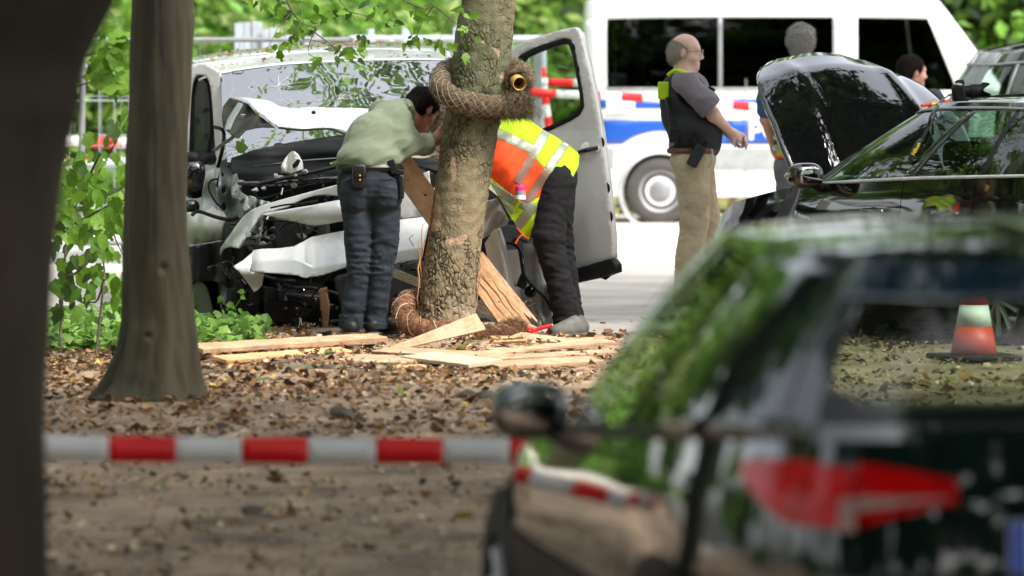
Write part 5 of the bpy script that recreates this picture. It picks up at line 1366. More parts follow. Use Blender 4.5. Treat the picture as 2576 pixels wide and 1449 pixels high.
# camera with lens and strap on the roof
cp = BW(-.34, -.10, 1.455); cs_ = P(2432, 240, cp.y); base = Vector((cs_.x, cp.y, H - (256 - HY) * cp.y / FPX))
kam = thing('photo_camera', 'black photo camera with a hooded zoom lens lying on the black car roof', 'camera', tuple(base))
Rk = Matrix.Rotation(math.radians(-6), 3, 'Y')
V, F = box(base + Vector((-.045, .02, .052)), (.075, .13, .095), Rk); kb = mk('camera_body', V, F, M['blackp'], kam, bevel=.014)
V, F = box(base + Vector((-.040, .02, .112)), (.055, .055, .035), Rk); mk('viewfinder_hump', V, F, M['blackp'], kb, bevel=.012)
V, F = blob(base + Vector((-.055, -.03, .100)), (.03, .02, .012)); mk('hand_grip_top', V, F, M['steel'], kb)
ax = Rk @ Vector((1, 0, 0)); lo_ = base + Vector((-.01, .02, .058))
V, F = revolve([(.001, 0), (.036, 0), (.036, .03), (.039, .032), (.039, .075), (.037, .078), (.038, .105), (.001, .105)], lo_, ax, 32); ln_ = mk('lens', V, F, M['blackp'], kam)
for q in (.035, .045, .055, .065): V, F = revolve([(.0395, q), (.041, q + .001), (.041, q + .005), (.0395, q + .006)], lo_, ax, 32); mk('zoom_ring', V, F, M['seat'], ln_)
V = []; F = []; n_ = 40
u = ax.orthogonal().normalized(); v = ax.cross(u)
for k in range(n_):
    t_ = 2 * math.pi * k / n_; e = .128 + .022 * math.cos(4 * t_)
    for (r_, a_) in ((.037, .10), (.046, e), (.044, e), (.035, .10)): V.append(lo_ + ax * a_ + (u * math.cos(t_) + v * math.sin(t_)) * r_)
for k in range(n_):
    for j in range(4): F.append((4 * k + j, 4 * ((k + 1) % n_) + j, 4 * ((k + 1) % n_) + (j + 1) % 4, 4 * k + (j + 1) % 4))
mk('lens_hood', V, F, M['blackp'], ln_)
Yk = cp.y
def strap(pts, name, wd_, mat='leather'):
    c = catmull([P(a, b, y) for a, b, y in pts], 8); V, F = tube(c, wd_, 6, flat=.25); return mk(name, V, F, M[mat], kam)
side_at = Yk - .42
strap([(2395, 238, Yk), (2372, 250, Yk - .1), (2345, 285, side_at), (2335, 320, side_at - .02), (2318, 350, side_at - .03)], 'strap', .010)
strap([(2390, 236, Yk), (2362, 262, Yk - .12), (2348, 300, side_at + .02), (2346, 340, side_at)], 'strap', .008)
o = strap([(2318, 350, side_at - .03), (2306, 365, side_at - .05), (2290, 395, side_at - .05), (2298, 408, side_at - .05), (2318, 395, side_at - .05), (2342, 345, side_at - .02)], 'strap_pad', .024)
text_mesh('strap_text', 'Nikon', .032, 'yellowtxt', kam, P(2300, 392, side_at - .09) - ORG[kam.name], Matrix.Rotation(math.radians(0), 3, 'Z') @ Matrix.Rotation(math.radians(90), 3, 'X') @ Matrix.Rotation(math.radians(62), 3, 'Z'), .0005, .0004)
# orange/yellow marker stick on the roof edge
mk_ = thing('marker_pen', 'short orange and yellow stick lying on the front edge of the black car roof', 'stick', tuple(P(2345, 262, Yk - .1)))
pA, pB = P(2318, 266, Yk - .12), P(2392, 253, Yk - .05)
for i, m2 in enumerate(['redt', 'yellowtxt', 'redt']):
    V, F = tube([pA.lerp(pB, i / 3), pA.lerp(pB, (i + 1) / 3)], .010, 10); mk('band', V, F, M[['hvo', 'yellowtxt', 'hvo'][i]], mk_)
V, F = tube(catmull([P(2345, 262, Yk - .1), P(2345, 252, Yk - .1), P(2358, 252, Yk - .1), P(2370, 262, Yk - .08)], 6), .002, 5); mk('loop_wire', V, F, M['redt'], mk_)

# ================= police van
Yv = 62.7; xs_ = 3.73; zv = gz(62) + .02
pv = thing('police_van', 'white and blue police van parked side-on behind the officers', 'van', (xs_, Yv, zv), -math.pi / 2, local=True)
zbv = lambda y: np.interp(y, [-2.97, 1.4, 1.9, 2.5, 2.97], [1.42, 1.42, 1.36, 1.15, .85])
K = Car(pv, 5.94, .98, 9, .30, zbv, .945, (-2.93, 1.75), 9, .86, (-2.86, .95), 2.46, wheels=(-2.12, 1.50), Rarch=.42, zw=.35, crown=.06, bulge=.02, droop=.03, prof=([0, .3, .6, 1], [-.03, 0, 0, -.03]))
K.ysw = .45
T, g = K.th, K.gth
for sd_ in (1, -1):
    rq = K.low('rear_side_panel', T(-1.205), math.pi, 'whitec', sd_)
    K.low('sliding_door_panel', T(.03), T(-1.2), 'whitec', sd_)
    fd = K.low('front_door', T(1.12), T(.035), 'whitec', sd_)
    K.low('front_wing', .10, T(1.125), 'whitec', sd_)
    K.up('upper_side', g(1.2), math.pi, .80, 1.0, 'whitec', sd_); K.up('upper_side', g(1.2), math.pi, -.01, .03, 'whitec', sd_)
    K.up('upper_pillar', g(-2.70), math.pi, 0, .82, 'whitec', sd_); K.up('upper_pillar', g(.02), g(-.24), 0, .82, 'whitec', sd_)
    K.up('front_pillar', .58, g(1.12), 0, .82, 'whitec', sd_); K.up('front_pillar', .58, g(1.2), .78, 1.0, 'whitec', sd_)
    rw = K.up('rear_side_window', g(-1.49), g(-2.70), .03, .80, 'glassd', sd_, solid=0); K.up('middle_side_window', g(-.24), g(-1.45), .03, .80, 'glassd', sd_, solid=0)
    K.up('window_divider', g(-1.45), g(-1.49), .03, .80, 'galv', sd_, off=.01); K.up('window_sill_trim', g(-.24), g(-2.70), .03, .055, 'greyplas', sd_, off=.012, nz=2)
    K.up('front_side_window', g(1.12), g(.02), .03, .80, 'glassd', sd_, solid=0); K.up('window_divider', g(.66), g(.63), .03, .8, 'blackp', sd_, off=.006)
    # livery
    cut = lambda a, b: T(a)
    K.low('blue_stripe', T(.8), T(-2.9), 'blue', sd_, z0=lambda t: 1.255, z1=lambda t: 1.365, off=.004, arch=False, nz=3, solid=.001)
    K.low('blue_band', T(.9), T(-1.40), 'blue', sd_, z0=lambda t: .87, z1=lambda t: 1.135, off=.004, arch=False, nz=4, solid=.001)
    y0_, y1_ = -1.40, -2.93
    def zl(t, y0_=y0_, y1_=y1_):
        th_ = T(y0_) + (T(y1_) - T(y0_)) * t; q = math.cos(th_); y = K.l * math.copysign(abs(q) ** (2 / K.n), q)
        d = abs(y + 2.12); return max(.87, .35 + math.sqrt(max(.66 ** 2 - d * d, 0))) if d < .66 else .87
    K.low('blue_band', T(y0_), T(y1_), 'blue', sd_, z0=zl, z1=lambda t: 1.135, off=.004, arch=False, nz=5, solid=.001)
    K.low('rub_strip', T(.95), T(-1.62), 'greyplas', sd_, z0=lambda t: .60, z1=lambda t: .83, off=.018, arch=False, nz=5); K.low('rub_strip', T(-2.62), T(-2.94), 'greyplas', sd_, z0=lambda t: .60, z1=lambda t: .83, off=.018, arch=False, nz=5)
    V, F = revolve([(.40, -.05), (.435, .0), (.455, .012), (.455, .0), (.42, -.05)], (sd_ * .965, -2.12, .36), (sd_, 0, 0), 48); mk('wheel_arch_lip', V, F, M['greyplas'], pv)
for sd_ in (1, -1): K.up('windscreen', 0, .58, 0, 1, 'glassd', sd_, solid=0)
K.roof('roof', 'whitec'); K.deck('bonnet', 1.7, 2.9, 'whitec', .06); K.shell()
for y in (-2.12, 1.50):
    for sd_ in (-1, 1): wheel(pv, (sd_ * .86, y, .36), .36, .22, sd_, rim='steel', rimr=.66, tmat='dustytyre')
V, F = box((0, 0, .40), (1.6, 5.6, .06)); mk('floor_pan', V, F, M['blackp'], pv)
V, F = box((0, -.75, 1.25), (1.5, 3.7, 1.2)); mk('dark_cabin', V, F, M['seat'], pv)
text_mesh('lettering', 'POLIZEI', .27, 'lavb', pv, Vector((.984, -1.17, .925)), Matrix.Rotation(math.pi / 2, 3, 'Z') @ Matrix.Rotation(math.pi / 2, 3, 'X'), .001, .006, 1.15)
V, F = box((.978, -2.55, 1.30), (.012, .30, .16)); mk('sticker', V, F, M['lavb'], pv)
for (yy, zz) in ((-.12, 1.02), (.18, 1.05)):
    V, F = tube([(1.0, yy - .09, zz), (1.012, yy, zz + .005), (1.0, yy + .09, zz)], .016, 8); mk('door_handle', V, F, M['blackp'], pv)
V, F = box((.99, -1.19, .98), (.006, .008, 1.2)); mk('door_seam', V, F, M['greyplas'], pv)
V, F = blob((.55, -2.55, 2.53), (.16, .16, .09), 3); mk('blue_beacon', V, F, M['blue'], pv)
for xx in (.62, -.62): V, F = tube([(xx, -1.2, 2.545), (xx, .55, 2.545)], .022, 8); mk('roof_rack_bar', V, F, M['blackp'], pv)
for yy in (-1.1, -.3, .5):
    V, F = tube([(-.62, yy, 2.55), (.62, yy, 2.55)], .02, 8); mk('roof_rack_bar', V, F, M['blackp'], pv)
# ================= dark van at the right edge
dv = thing('dark_van', 'dark van with curved roof and white side at the right edge, beyond the raised bonnet', 'van', (5.54, 43.9, gz(43)), math.radians(-75), local=True)
zbd = lambda y: np.interp(y, [-2.25, 1.2, 1.7, 2.25], [1.05, 1.0, .92, .75])
D = Car(dv, 4.5, .92, 4.5, .22, zbd, .90, (-2.22, 1.75), 4.2, .74, (-1.95, 1.00), 1.80, wheels=(-1.4, 1.35), Rarch=.37, crown=.05, bulge=.07, droop=.10)
T, g = D.th, D.gth
PI_ = math.pi
for sd_ in (1, -1):
    D.low('rear_side_panel', T(-1.55), PI_, 'darkvan', sd_); D.low('sliding_door', T(-.5), T(-1.54), 'whitec', sd_); D.low('front_door', T(.75), T(-.49), 'whitec', sd_); D.low('front_wing', .0, T(.755), 'whitec', sd_)
    D.up('roof_edge', .5, PI_, .86, 1.0, 'darkvan', sd_, off=.004)
    D.up('rear_pillar', g(-1.62), g(-1.55), 0, .9, 'blackp', sd_, off=.006); D.up('quarter_window', g(-1.62), g(-2.0), 0, .87, 'glassc', sd_, solid=0)
    D.up('corner_pillar', g(-2.0), g(-2.10), 0, .9, 'darkvan', sd_, off=.003); D.up('window_frame', g(-2.0), g(-2.015), 0, .87, 'galv', sd_, off=.012, nz=4); D.up('window_frame', g(-2.10), g(-2.115), 0, .87, 'galv', sd_, off=.012, nz=4)
    D.up('rear_window', g(-2.11), PI_ - .03, 0, .87, 'glassc', sd_, solid=0); D.up('centre_seam', PI_ - .06, PI_, 0, 1, 'galv', sd_, off=.008, nz=8)
    D.up('window_frame', g(-1.62), PI_, .845, .87, 'galv', sd_, off=.012, nz=2)
    D.up('white_door_panel', g(.9), g(-1.545), 0, .86, 'whitec', sd_, off=.002); D.up('sky_pale_window', g(-.55), g(-1.40), .06, .80, 'lavb', sd_, off=.010)  # window pane in opaque white: the mirrored sky put into its colour
    D.up('windscreen', 0, g(.9), 0, .9, 'glassc', sd_, solid=0)
D.roof('roof', 'darkvan'); D.deck('bonnet', 1.5, 2.2, 'whitec', .05); D.shell()
for y in (-1.4, 1.35):
    for sd_ in (-1, 1): wheel(dv, (sd_ * .82, y, .32), .32, .2, sd_)
V, F = box((0, -.2, .8), (1.5, 3.6, .5)); mk('dark_cabin', V, F, M['seat'], dv)
# ================= cone seen through the near car
pc_ = G(2450, 905)
cone = thing('traffic_cone', 'red and white traffic cone on a black base, seen through the near car windows', 'cone', tuple(pc_))
def cz(t0, t1, mt, nm):
    V, F = revolve([(.125 - .095 * t0 / .5, t0), (.125 - .095 * t1 / .5, t1)], pc_ + Vector((0, 0, .03)), (0, 0, 1), 36); mk(nm, V, F, M[mt], cone, solid=.004)
cz(0, .15, 'coner', 'red_band'); cz(.15, .265, 'conew', 'white_band'); cz(.265, .38, 'coner', 'red_band'); cz(.38, .46, 'conew', 'white_band'); cz(.46, .5, 'coner', 'red_band')
V, F = box(pc_ + Vector((0, 0, .015)), (.42, .42, .03), Matrix.Rotation(.2, 3, 'Z')); mk('base_plate', V, F, M['blackp'], cone, bevel=.008)
# ------------------------------------------------ the wrecked white van
Zg = 0.0
wv_ = thing('wrecked_van', 'crashed white van with torn front, raised crumpled bonnet and shattered windscreen', 'van', tuple(P(830, 860, 35.2)) )
def patch(name, rows, k, mat, parent, thick=.004, **kw):
    R = [catmull(r, k) for r in rows]; A = np.array(R); A2 = np.array([catmull(A[:, j], k) for j in range(A.shape[1])]).transpose(1, 0, 2)
    m, n = A2.shape[:2]; i = (np.arange(m - 1)[:, None] * n + np.arange(n - 1)[None]).ravel()
    F = np.stack([i, i + 1, i + 1 + n, i + n], 1)
    return mk(name, A2.reshape(-1, 3), F, M[mat], parent, solid=thick, **kw)
def prow(pts, Y): return [tuple(P(a, b, Y if np.isscalar(Y) else Y[i])) for i, (a, b) in enumerate(pts)]
W_ = wv_
yws = lambda x, y: 36.02 - (y - 170) / 230 * .92 + .12 * ((x - 850) / 290) ** 2 + .006 * math.sin(x / 37) * math.sin(y / 29)
q0 = [(500, 203), (556, 185), (690, 165), (837, 156), (983, 151), (1114, 153), (1148, 172)]
r0 = prow(q0, [yws(a, b) + .01 for a, b in q0])
r1 = prow([(488, 165), (556, 152), (690, 134), (837, 124), (983, 120), (1114, 126), (1146, 148)], 36.7)
r2 = prow([(484, 146), (556, 133), (690, 120), (837, 112), (983, 108), (1114, 117), (1144, 138)], 37.5)
r3 = [(a, 39.0, c + .01) for a, b, c in r2]; r4 = [(a, 40.7, c - .02) for a, b, c in r2]
roof = patch('roof', [r0, r1, r2, r3, r4], 5, 'whitec', W_)
xl, xr2 = r2[0][0], r2[-1][0]
for x, sgn in ((xl, -1), (xr2, 1)):
    rows_ = [[(x - sgn * .02, y, 1.60) for y in (36.6, 38, 39.4, 40.7)], [(x + sgn * .03, y, 1.1) for y in (36.4, 38, 39.4, 40.7)], [(x + sgn * .05, y, .65) for y in (36.2, 38, 39.4, 40.7)], [(x, y, .22) for y in (36.2, 38, 39.4, 40.7)]]
    patch('side_wall', rows_, 4, 'white', W_)
V, F = box(((xl + xr2) / 2, 40.7, .95), (xr2 - xl, .04, 1.4)); mk('rear_wall', V, F, M['white'], W_)
V, F = box(((xl + xr2) / 2, 37.6, 1.0), (xr2 - xl - .15, .03, 1.1)); mk('cab_bulkhead', V, F, M['greyplas'], W_)
V, F = box(((xl + xr2) / 2, 37.6, .30), (xr2 - xl - .1, 5.2, .08)); mk('floor_pan', V, F, M['blackp'], W_)
for i, px in enumerate((640, 1010)):
    V, F = blob(P(px, 270, 37.0), (.24, .10, .32), 4); s_ = mk('seat', V, F, M['seat'], W_); V, F = blob(P(px, 200, 37.0), (.13, .06, .10), 4); mk('headrest', V, F, M['seat'], s_)
# windscreen and its black frit border
wo = [(556, 186), (690, 166), (837, 157), (983, 152), (1114, 154), (1138, 230), (1142, 405), (900, 415), (572, 408), (560, 300)]
sheet('windscreen', wo, lambda x, y: yws(x, y) - .0, 'glasswind' if False else M['glasswind'], W_, 0, g=9)
sheet('windscreen_border', wo, lambda x, y: yws(x, y) + .012, M['blackp'], W_, .003, g=9, holes=[[(566, 192), (700, 171), (837, 162), (983, 157), (1108, 160), (1130, 240), (1132, 396), (590, 396), (568, 300)]])
# star cracks: raised threads of broken glass
rc = random.Random(5)
for (cx_, cy_, n_, L_) in [(600, 375, 26, 75), (700, 215, 10, 90), (850, 250, 8, 110)]:
    parts = []
    for k in range(n_):
        a = rc.uniform(0, 6.28); l_ = L_ * rc.uniform(.3, 1); x, y = cx_, cy_; pts = []
        for q in range(6):
            pts.append(P(x, y, yws(x, y) - .006)); x += math.cos(a) * l_ / 5; y += math.sin(a) * l_ / 5 * .6; a += rc.uniform(-.35, .35)
            x = min(max(x, 565), 1120); y = min(max(y, 190), 400)
        parts.append(tube(pts, .0011, 3, False))
    V, F = join(parts); mk('glass_crack', V, F, M['foam'], W_, smooth=False, kind='stuff')
# wiper washer mast / antenna on the roof
V, F = blob(P(837, 140, 36.5), (.035, .05, .014)); an = mk('antenna_base', V, F, M['blackp'], W_)
V, F = tube([P(837, 138, 36.5), P(824, 100, 36.9)], [.006, .0045], 8); mk('antenna_rod', V, F, M['galv'], an)
# left pillar and side door
sheet('door_pillar', [(473, 178), (484, 163), (512, 160), (540, 172), (556, 190), (566, 300), (574, 400), (566, 470), (548, 478), (545, 400), (536, 260), (528, 205), (512, 190), (492, 194), (480, 240), (474, 380), (470, 400), (462, 400), (466, 250)], lambda x, y: 36.1 - .0009 * (x - 480), M['white'], W_, .03, g=8, smooth=3)
sheet('side_window', [(482, 388), (486, 240), (495, 196), (510, 192), (523, 205), (530, 260), (530, 330), (520, 392)], 36.18, M['glassc'], W_, 0, g=8)
sheet('window_seal', [(476, 398), (480, 240), (490, 192), (510, 185), (527, 200), (535, 260), (537, 330), (526, 400), (519, 395), (529, 330), (527, 262), (520, 210), (509, 197), (497, 202), (489, 242), (486, 392)], 36.14, M['blackp'], W_, .012, g=6)
sheet('side_door_panel', [(462, 400), (526, 402), (545, 420), (548, 520), (540, 600), (470, 610), (460, 500)], 36.2, M['white'], W_, .02)
# door mirror, black
V, F = blob(P(488, 450, 35.6), (.075, .10, .125), 3, nu=28, nv=18); m_ = mk('door_mirror', V, F, M['blackg'], W_)
V, F = blob(P(484, 402, 35.6), (.055, .07, .05), 3, nu=24, nv=12); mk('mirror_housing_top', V, F, M['blackp'], m_)
V, F = tube([P(500, 410, 35.6), P(520, 398, 35.75), P(530, 400, 35.9)], [.03, .035, .04], 10); mk('mirror_arm', V, F, M['blackp'], m_)
V, F = blob(P(482, 520, 35.4), (.05, .06, .045), 2.4); mk('fog_lamp', V, F, M['blackg'], W_)
# inner wing structure: perforated pale metal
inn = [(548, 478), (556, 400), (575, 398), (590, 420), (600, 450), (596, 500), (615, 520), (640, 500), (660, 508), (690, 520), (660, 545), (640, 560), (600, 555), (560, 560), (505, 560), (510, 480), (520, 430)]
hol = lambda cx_, cy_, r_: [(cx_ + r_ * math.cos(t) * .7, cy_ + r_ * math.sin(t)) for t in np.linspace(0, 6.28, 11)[:-1]]
sheet('inner_wing', inn, lambda x, y: 35.3 + .05 * math.sin(x / 9) + .03 * math.sin(y / 13), M['primer'], W_, .006, g=5, holes=[hol(560, 440, 6), hol(563, 478, 10), hol(563, 520, 11), hol(575, 420, 4)])
sheet('wing_bracket', [(522, 430), (540, 425), (544, 560), (505, 560), (512, 470)], lambda x, y: 35.15 + .03 * math.sin(y / 15), M['primer'], W_, .01, g=6)
sheet('torn_bracket', [(588, 440), (596, 437), (600, 452), (616, 455), (612, 470), (603, 474), (612, 490), (600, 500), (584, 498), (582, 470)], lambda x, y: 34.9 + .03 * math.sin(x / 5 + y / 7), M['white'], W_, .004, g=4, holes=[hol(592, 482, 3.5), hol(598, 462, 2.5)])
sheet('crumpled_inner_panel', [(600, 500), (630, 492), (665, 505), (700, 512), (690, 535), (665, 550), (650, 620), (635, 640), (620, 600), (640, 545), (615, 530)], lambda x, y: 34.8 + .05 * math.sin(x / 7 + y / 11) + .02 * math.sin(x / 3), M['primer'], W_, .004, g=5)
V, F = tube([P(618, 523, 34.7), P(632, 523, 34.85)], .015, 14); mk('filler_neck', V, F, M['milky'], W_)
# washer tank
sheet('washer_tank', [(470, 542), (490, 536), (520, 532), (534, 520), (545, 530), (560, 536), (575, 560), (574, 590), (556, 602), (520, 606), (472, 615)], lambda x, y: 35.0 - .10 * math.sin(max(0, min(1, (x - 465) / 112)) * math.pi) * math.sin(max(0, min(1, (y - 520) / 92)) * math.pi) + .010 * math.sin(x / 6), M['milky'], W_, .02, g=5, smooth=3)
sheet('tank_ledge', [(472, 618), (556, 604), (560, 612), (475, 624)], 34.95, M['galv'], W_, .02)
# dark underside, dashboard, engine
V = []; sheet('scuttle', [(582, 398), (640, 378), (740, 358), (870, 338), (1010, 340), (1130, 350), (1130, 430), (1000, 440), (860, 455), (700, 470), (600, 470), (578, 420)], lambda x, y: 35.25 - (y - 340) / 120 * .35 + .015 * math.sin(x / 22) + .02 * math.sin(y / 9), M['blackp'], W_, .01, g=8)
V = sheet('engine_bulkhead', [(560, 400), (1140, 400), (1330, 560), (1330, 850), (1200, 855), (880, 850), (600, 862), (500, 830), (488, 640), (520, 560)], lambda x, y: 35.5 + .05 * math.sin(x / 40), M['blackp'], W_, .02, g=18)
rc = random.Random(11)
for i, (px, py, Y, d) in enumerate([(760, 585, 34.7, (.34, .3, .18)), (900, 520, 34.8, (.3, .3, .22)), (700, 640, 34.8, (.3, .3, .14)), (960, 720, 34.7, (.55, .4, .22)), (740, 760, 34.8, (.35, .4, .20)), (860, 800, 34.9, (.35, .4, .14)), (1080, 470, 34.7, (.2, .3, .2)), (1290, 640, 34.6, (.25, .3, .3))]):
    V, F = box(P(px, py, Y), d, Matrix.Rotation(rc.uniform(-.3, .3), 3, 'Y') @ Matrix.Rotation(rc.uniform(-.3, .3), 3, 'X')); mk('engine_block', V, F, M['blackp' if i % 3 else 'seat'], W_, bevel=.02)
for i in range(34):
    x0_, y0_ = rc.uniform(590, 1050), rc.uniform(420, 830); L_ = rc.uniform(40, 170); a = rc.choice((-.25, -.1, 1.2, 1.9, .2, 2.4))
    pts = [P(x0_ + math.cos(a) * L_ * t + 6 * math.sin(t * 7 + i), y0_ + math.sin(a) * L_ * t + 5 * math.sin(t * 5 + i), 34.6 - .2 * rc.random()) for t in np.linspace(0, 1, 7)]
    V, F = tube(pts, rc.uniform(.004, .014), 7); mk('engine_hose', V, F, M[rc.choice(('blackp', 'blackp', 'blackg', 'seat'))], W_)
for i in range(30):
    x0_, y0_ = rc.uniform(590, 860), rc.choice((rc.uniform(430, 500), rc.uniform(540, 640), rc.uniform(700, 820))); n_ = rc.randint(4, 6); sz = rc.uniform(6, 15)
    pl_ = [(x0_ + sz * rc.uniform(.5, 1.2) * math.cos(6.283 * k / n_), y0_ + sz * rc.uniform(.4, .9) * math.sin(6.283 * k / n_)) for k in range(n_)]
    sheet('plastic_shard', pl_, (lambda a_, b_, c_: (lambda x, y: a_ + (x - c_) * b_))(rc.uniform(34.3, 34.7), rc.uniform(-.006, .006), x0_), M[rc.choice(('primer', 'greyplas', 'blackg', 'milky', 'blackp'))], W_, .004, g=9)
def bar(pts, r_, mt, nm='strip', Y=34.5, flat=1.0, n=8):
    V, F = tube(catmull([P(a, b, Y if len(q) == 0 else q[0]) for a, b, *q in pts], 5), r_, n, flat=flat); return mk(nm, V, F, M[mt], W_)
bar([(652, 462), (700, 452), (800, 430), (930, 398)], .020, 'blackp', 'wiper_panel_strip', 34.45, .6)
bar([(640, 420), (760, 405), (900, 395)], .006, 'blackg', 'trim_strip', 34.55)
bar([(600, 462), (720, 458), (850, 448)], .010, 'blackg', 'trim_strip', 34.5)
bar([(640, 480), (660, 500), (760, 470), (850, 455)], .007, 'blackp', 'cable', 34.5)
bar([(540, 320, 35.0), (562, 330, 34.9), (560, 372, 35.1), (548, 420, 35.2)], .012, 'blackp', 'hinge_strut', 35.0)
bar([(484, 540, 34.9), (500, 532, 34.8), (540, 545, 34.75), (575, 552, 34.7), (600, 545, 34.7)], .012, 'blackp', 'cable', 34.9)
bar([(548, 450), (530, 455), (525, 475), (540, 505), (560, 525)], .006, 'blackp', 'cable', 35.0)
bar([(700, 580), (720, 560), (740, 545), (760, 600), (730, 640)], .008, 'blackp', 'cable', 34.4)
bar([(800, 700), (830, 690), (790, 740), (760, 790), (730, 840)], .006, 'blackp', 'cable', 34.2)
bar([(740, 858), (752, 820), (756, 800), (760, 830), (750, 862)], .002, 'netw', 'loose_wire', 33.9); bar([(745, 862), (762, 835), (753, 800)], .002, 'netw', 'loose_wire', 33.9)
bar([(690, 862), (700, 840), (770, 862), (745, 880)], .0018, 'twig', 'loose_wire', 33.6); bar([(720, 872), (750, 868), (790, 874), (800, 884)], .0018, 'twig', 'loose_wire', 32.4)
sheet('torn_airbag_foam', [(713, 432), (710, 418), (724, 390), (738, 380), (748, 388), (758, 408), (760, 425), (745, 430), (735, 436)], lambda x, y: 34.35 + .03 * math.sin(x / 6), M['foam'], W_, .02, g=5)
sheet('torn_black_flap', [(735, 415), (748, 400), (756, 403), (750, 418), (738, 424)], 34.30, M['blackp'], W_, .004, g=4)
# bonnet, thrown up and buckled
def ybon(x, y):
    b = 34.9 - .25 * math.exp(-((x - 640) / 90) ** 2) + .035 * math.sin((x - 600) / 60 + y / 80)
    b += .045 * abs(math.sin((x * .55 - y * 1.5 + 40) / 62)) + .022 * abs(math.sin((x * .9 + y * 1.9) / 48)) - (y - 290) * .0040
    return b
sheet('bonnet', [(579, 247), (600, 244), (625, 245), (652, 250), (677, 253), (690, 260), (706, 268), (730, 271), (755, 271), (790, 269), (820, 271), (870, 272), (930, 274), (990, 285), (1020, 310), (1010, 345), (960, 352), (925, 350), (882, 334), (850, 325), (824, 321), (790, 324), (755, 325), (725, 322), (700, 320), (680, 305), (662, 290), (645, 280), (628, 262), (605, 254)], ybon, M['white'], W_, .004, g=5, smooth=2)
sheet('bonnet_underside', [(579, 246), (600, 253), (625, 263), (646, 288), (664, 300), (692, 322), (660, 320), (636, 324), (618, 328), (600, 348), (590, 345), (573, 332), (562, 322), (558, 290), (562, 268)], lambda x, y: ybon(x, y) + .06 + .03 * math.sin(x / 8 + y / 12), M['liner'], W_, .006, g=5)
sheet('bonnet_rib', [(600, 258), (612, 262), (590, 300), (578, 328), (566, 326), (572, 300)], lambda x, y: ybon(x, y) + .02, M['greyplas'], W_, .01, g=5)
bar([(611, 288, 34.75), (600, 325, 34.8), (580, 350, 34.9), (556, 365, 35.0), (540, 378, 35.1)], .018, 'greyplas', 'bonnet_hinge', 34.8, .4)
bar([(700, 321), (760, 327), (825, 324), (880, 340), (960, 356)], .010, 'liner', 'bonnet_edge_fold', 34.66, .7)
V, F = blob(P(789, 283, 34.6), (.014, .02, .012)); mk('washer_jet', V, F, M['blackp'], W_)
# upper bumper bow
def yb1(x, y): return 34.05 + .0006 * abs(x - 850) + .45 * max(0, (640 - x) / 110) ** 1.5 + .025 * math.sin((x + y) / 30)
sheet('bumper_bow', [(536, 664), (538, 648), (558, 620), (585, 582), (608, 550), (632, 529), (655, 519), (678, 511), (740, 494), (800, 477), (849, 465), (900, 455), (900, 485), (856, 493), (830, 490), (806, 490), (775, 497), (749, 507), (724, 521), (690, 531), (657, 540), (645, 560), (628, 585), (616, 604), (602, 625), (585, 622), (564, 626), (552, 645)], yb1, M['white'], W_, .008, g=5, smooth=2)
V, F = revolve([(.004, 0), (.010, .002), (.017, 0), (.017, -.006)], P(624, 589, 33.98), (0, -1, 0), 20); mk('screw_tab', V, F, M['greyplas'], W_)
sheet('grille_bar', [(657, 539), (690, 532), (724, 527), (785, 518), (856, 505), (960, 490), (1000, 500), (990, 545), (866, 553), (830, 560), (792, 565), (770, 562), (749, 557), (710, 549), (678, 543)], lambda x, y: 34.0 - .05 * math.sin(max(0, min(1, (y - 500) / 65)) * 3.1) + .0004 * abs(x - 850), M['white'], W_, .02, g=6)
bar([(680, 523), (720, 515), (757, 512), (800, 505)], .006, 'blackp', 'trim_strip', 33.95)
sheet('grille_shadow_bar', [(745, 505), (752, 492), (800, 488), (840, 492), (820, 500), (780, 500)], 34.1, M['blackp'], W_, .01)
# lower bumper: shelf and face
def yb2(x, y):
    f = np.interp(x, [620, 740, 765, 790, 815, 900, 1070], [656, 655, 664, 676, 674, 655, 625])      # crease line
    return 33.85 + (.0020 * (f - y) if y < f else -.0006 * (y - f)) + .25 * max(0, (660 - x) / 60) ** 2 + .0003 * abs(x - 850)
sheet('lower_bumper', [(639, 630), (660, 627), (700, 626), (739, 621), (760, 610), (781, 598), (820, 590), (874, 580), (960, 562), (1012, 553), (1076, 546), (1080, 560), (1070, 608), (1062, 650), (991, 664), (930, 672), (874, 672), (813, 692), (763, 699), (749, 693), (690, 688), (628, 684), (621, 672), (626, 655)], yb2, M['white'], W_, .010, g=6)
sheet('bumper_inner_bar', [(980, 470), (1080, 430), (1084, 470), (1078, 546), (1012, 552), (985, 540)], 34.25, M['white'], W_, .02)
bar([(1040, 620), (1035, 610), (1030, 600), (1040, 590)], .002, 'twig', 'plastic_crack', 33.80); 
sheet('torn_bumper_corner', [(586, 671), (612, 655), (639, 631), (634, 660), (628, 683), (664, 689), (660, 717), (650, 728), (639, 735), (628, 718), (614, 699), (600, 682)], lambda x, y: 33.95 + .03 * math.sin(y / 14), M['greyplas'] if False else M['silver'], W_, .005, g=5)
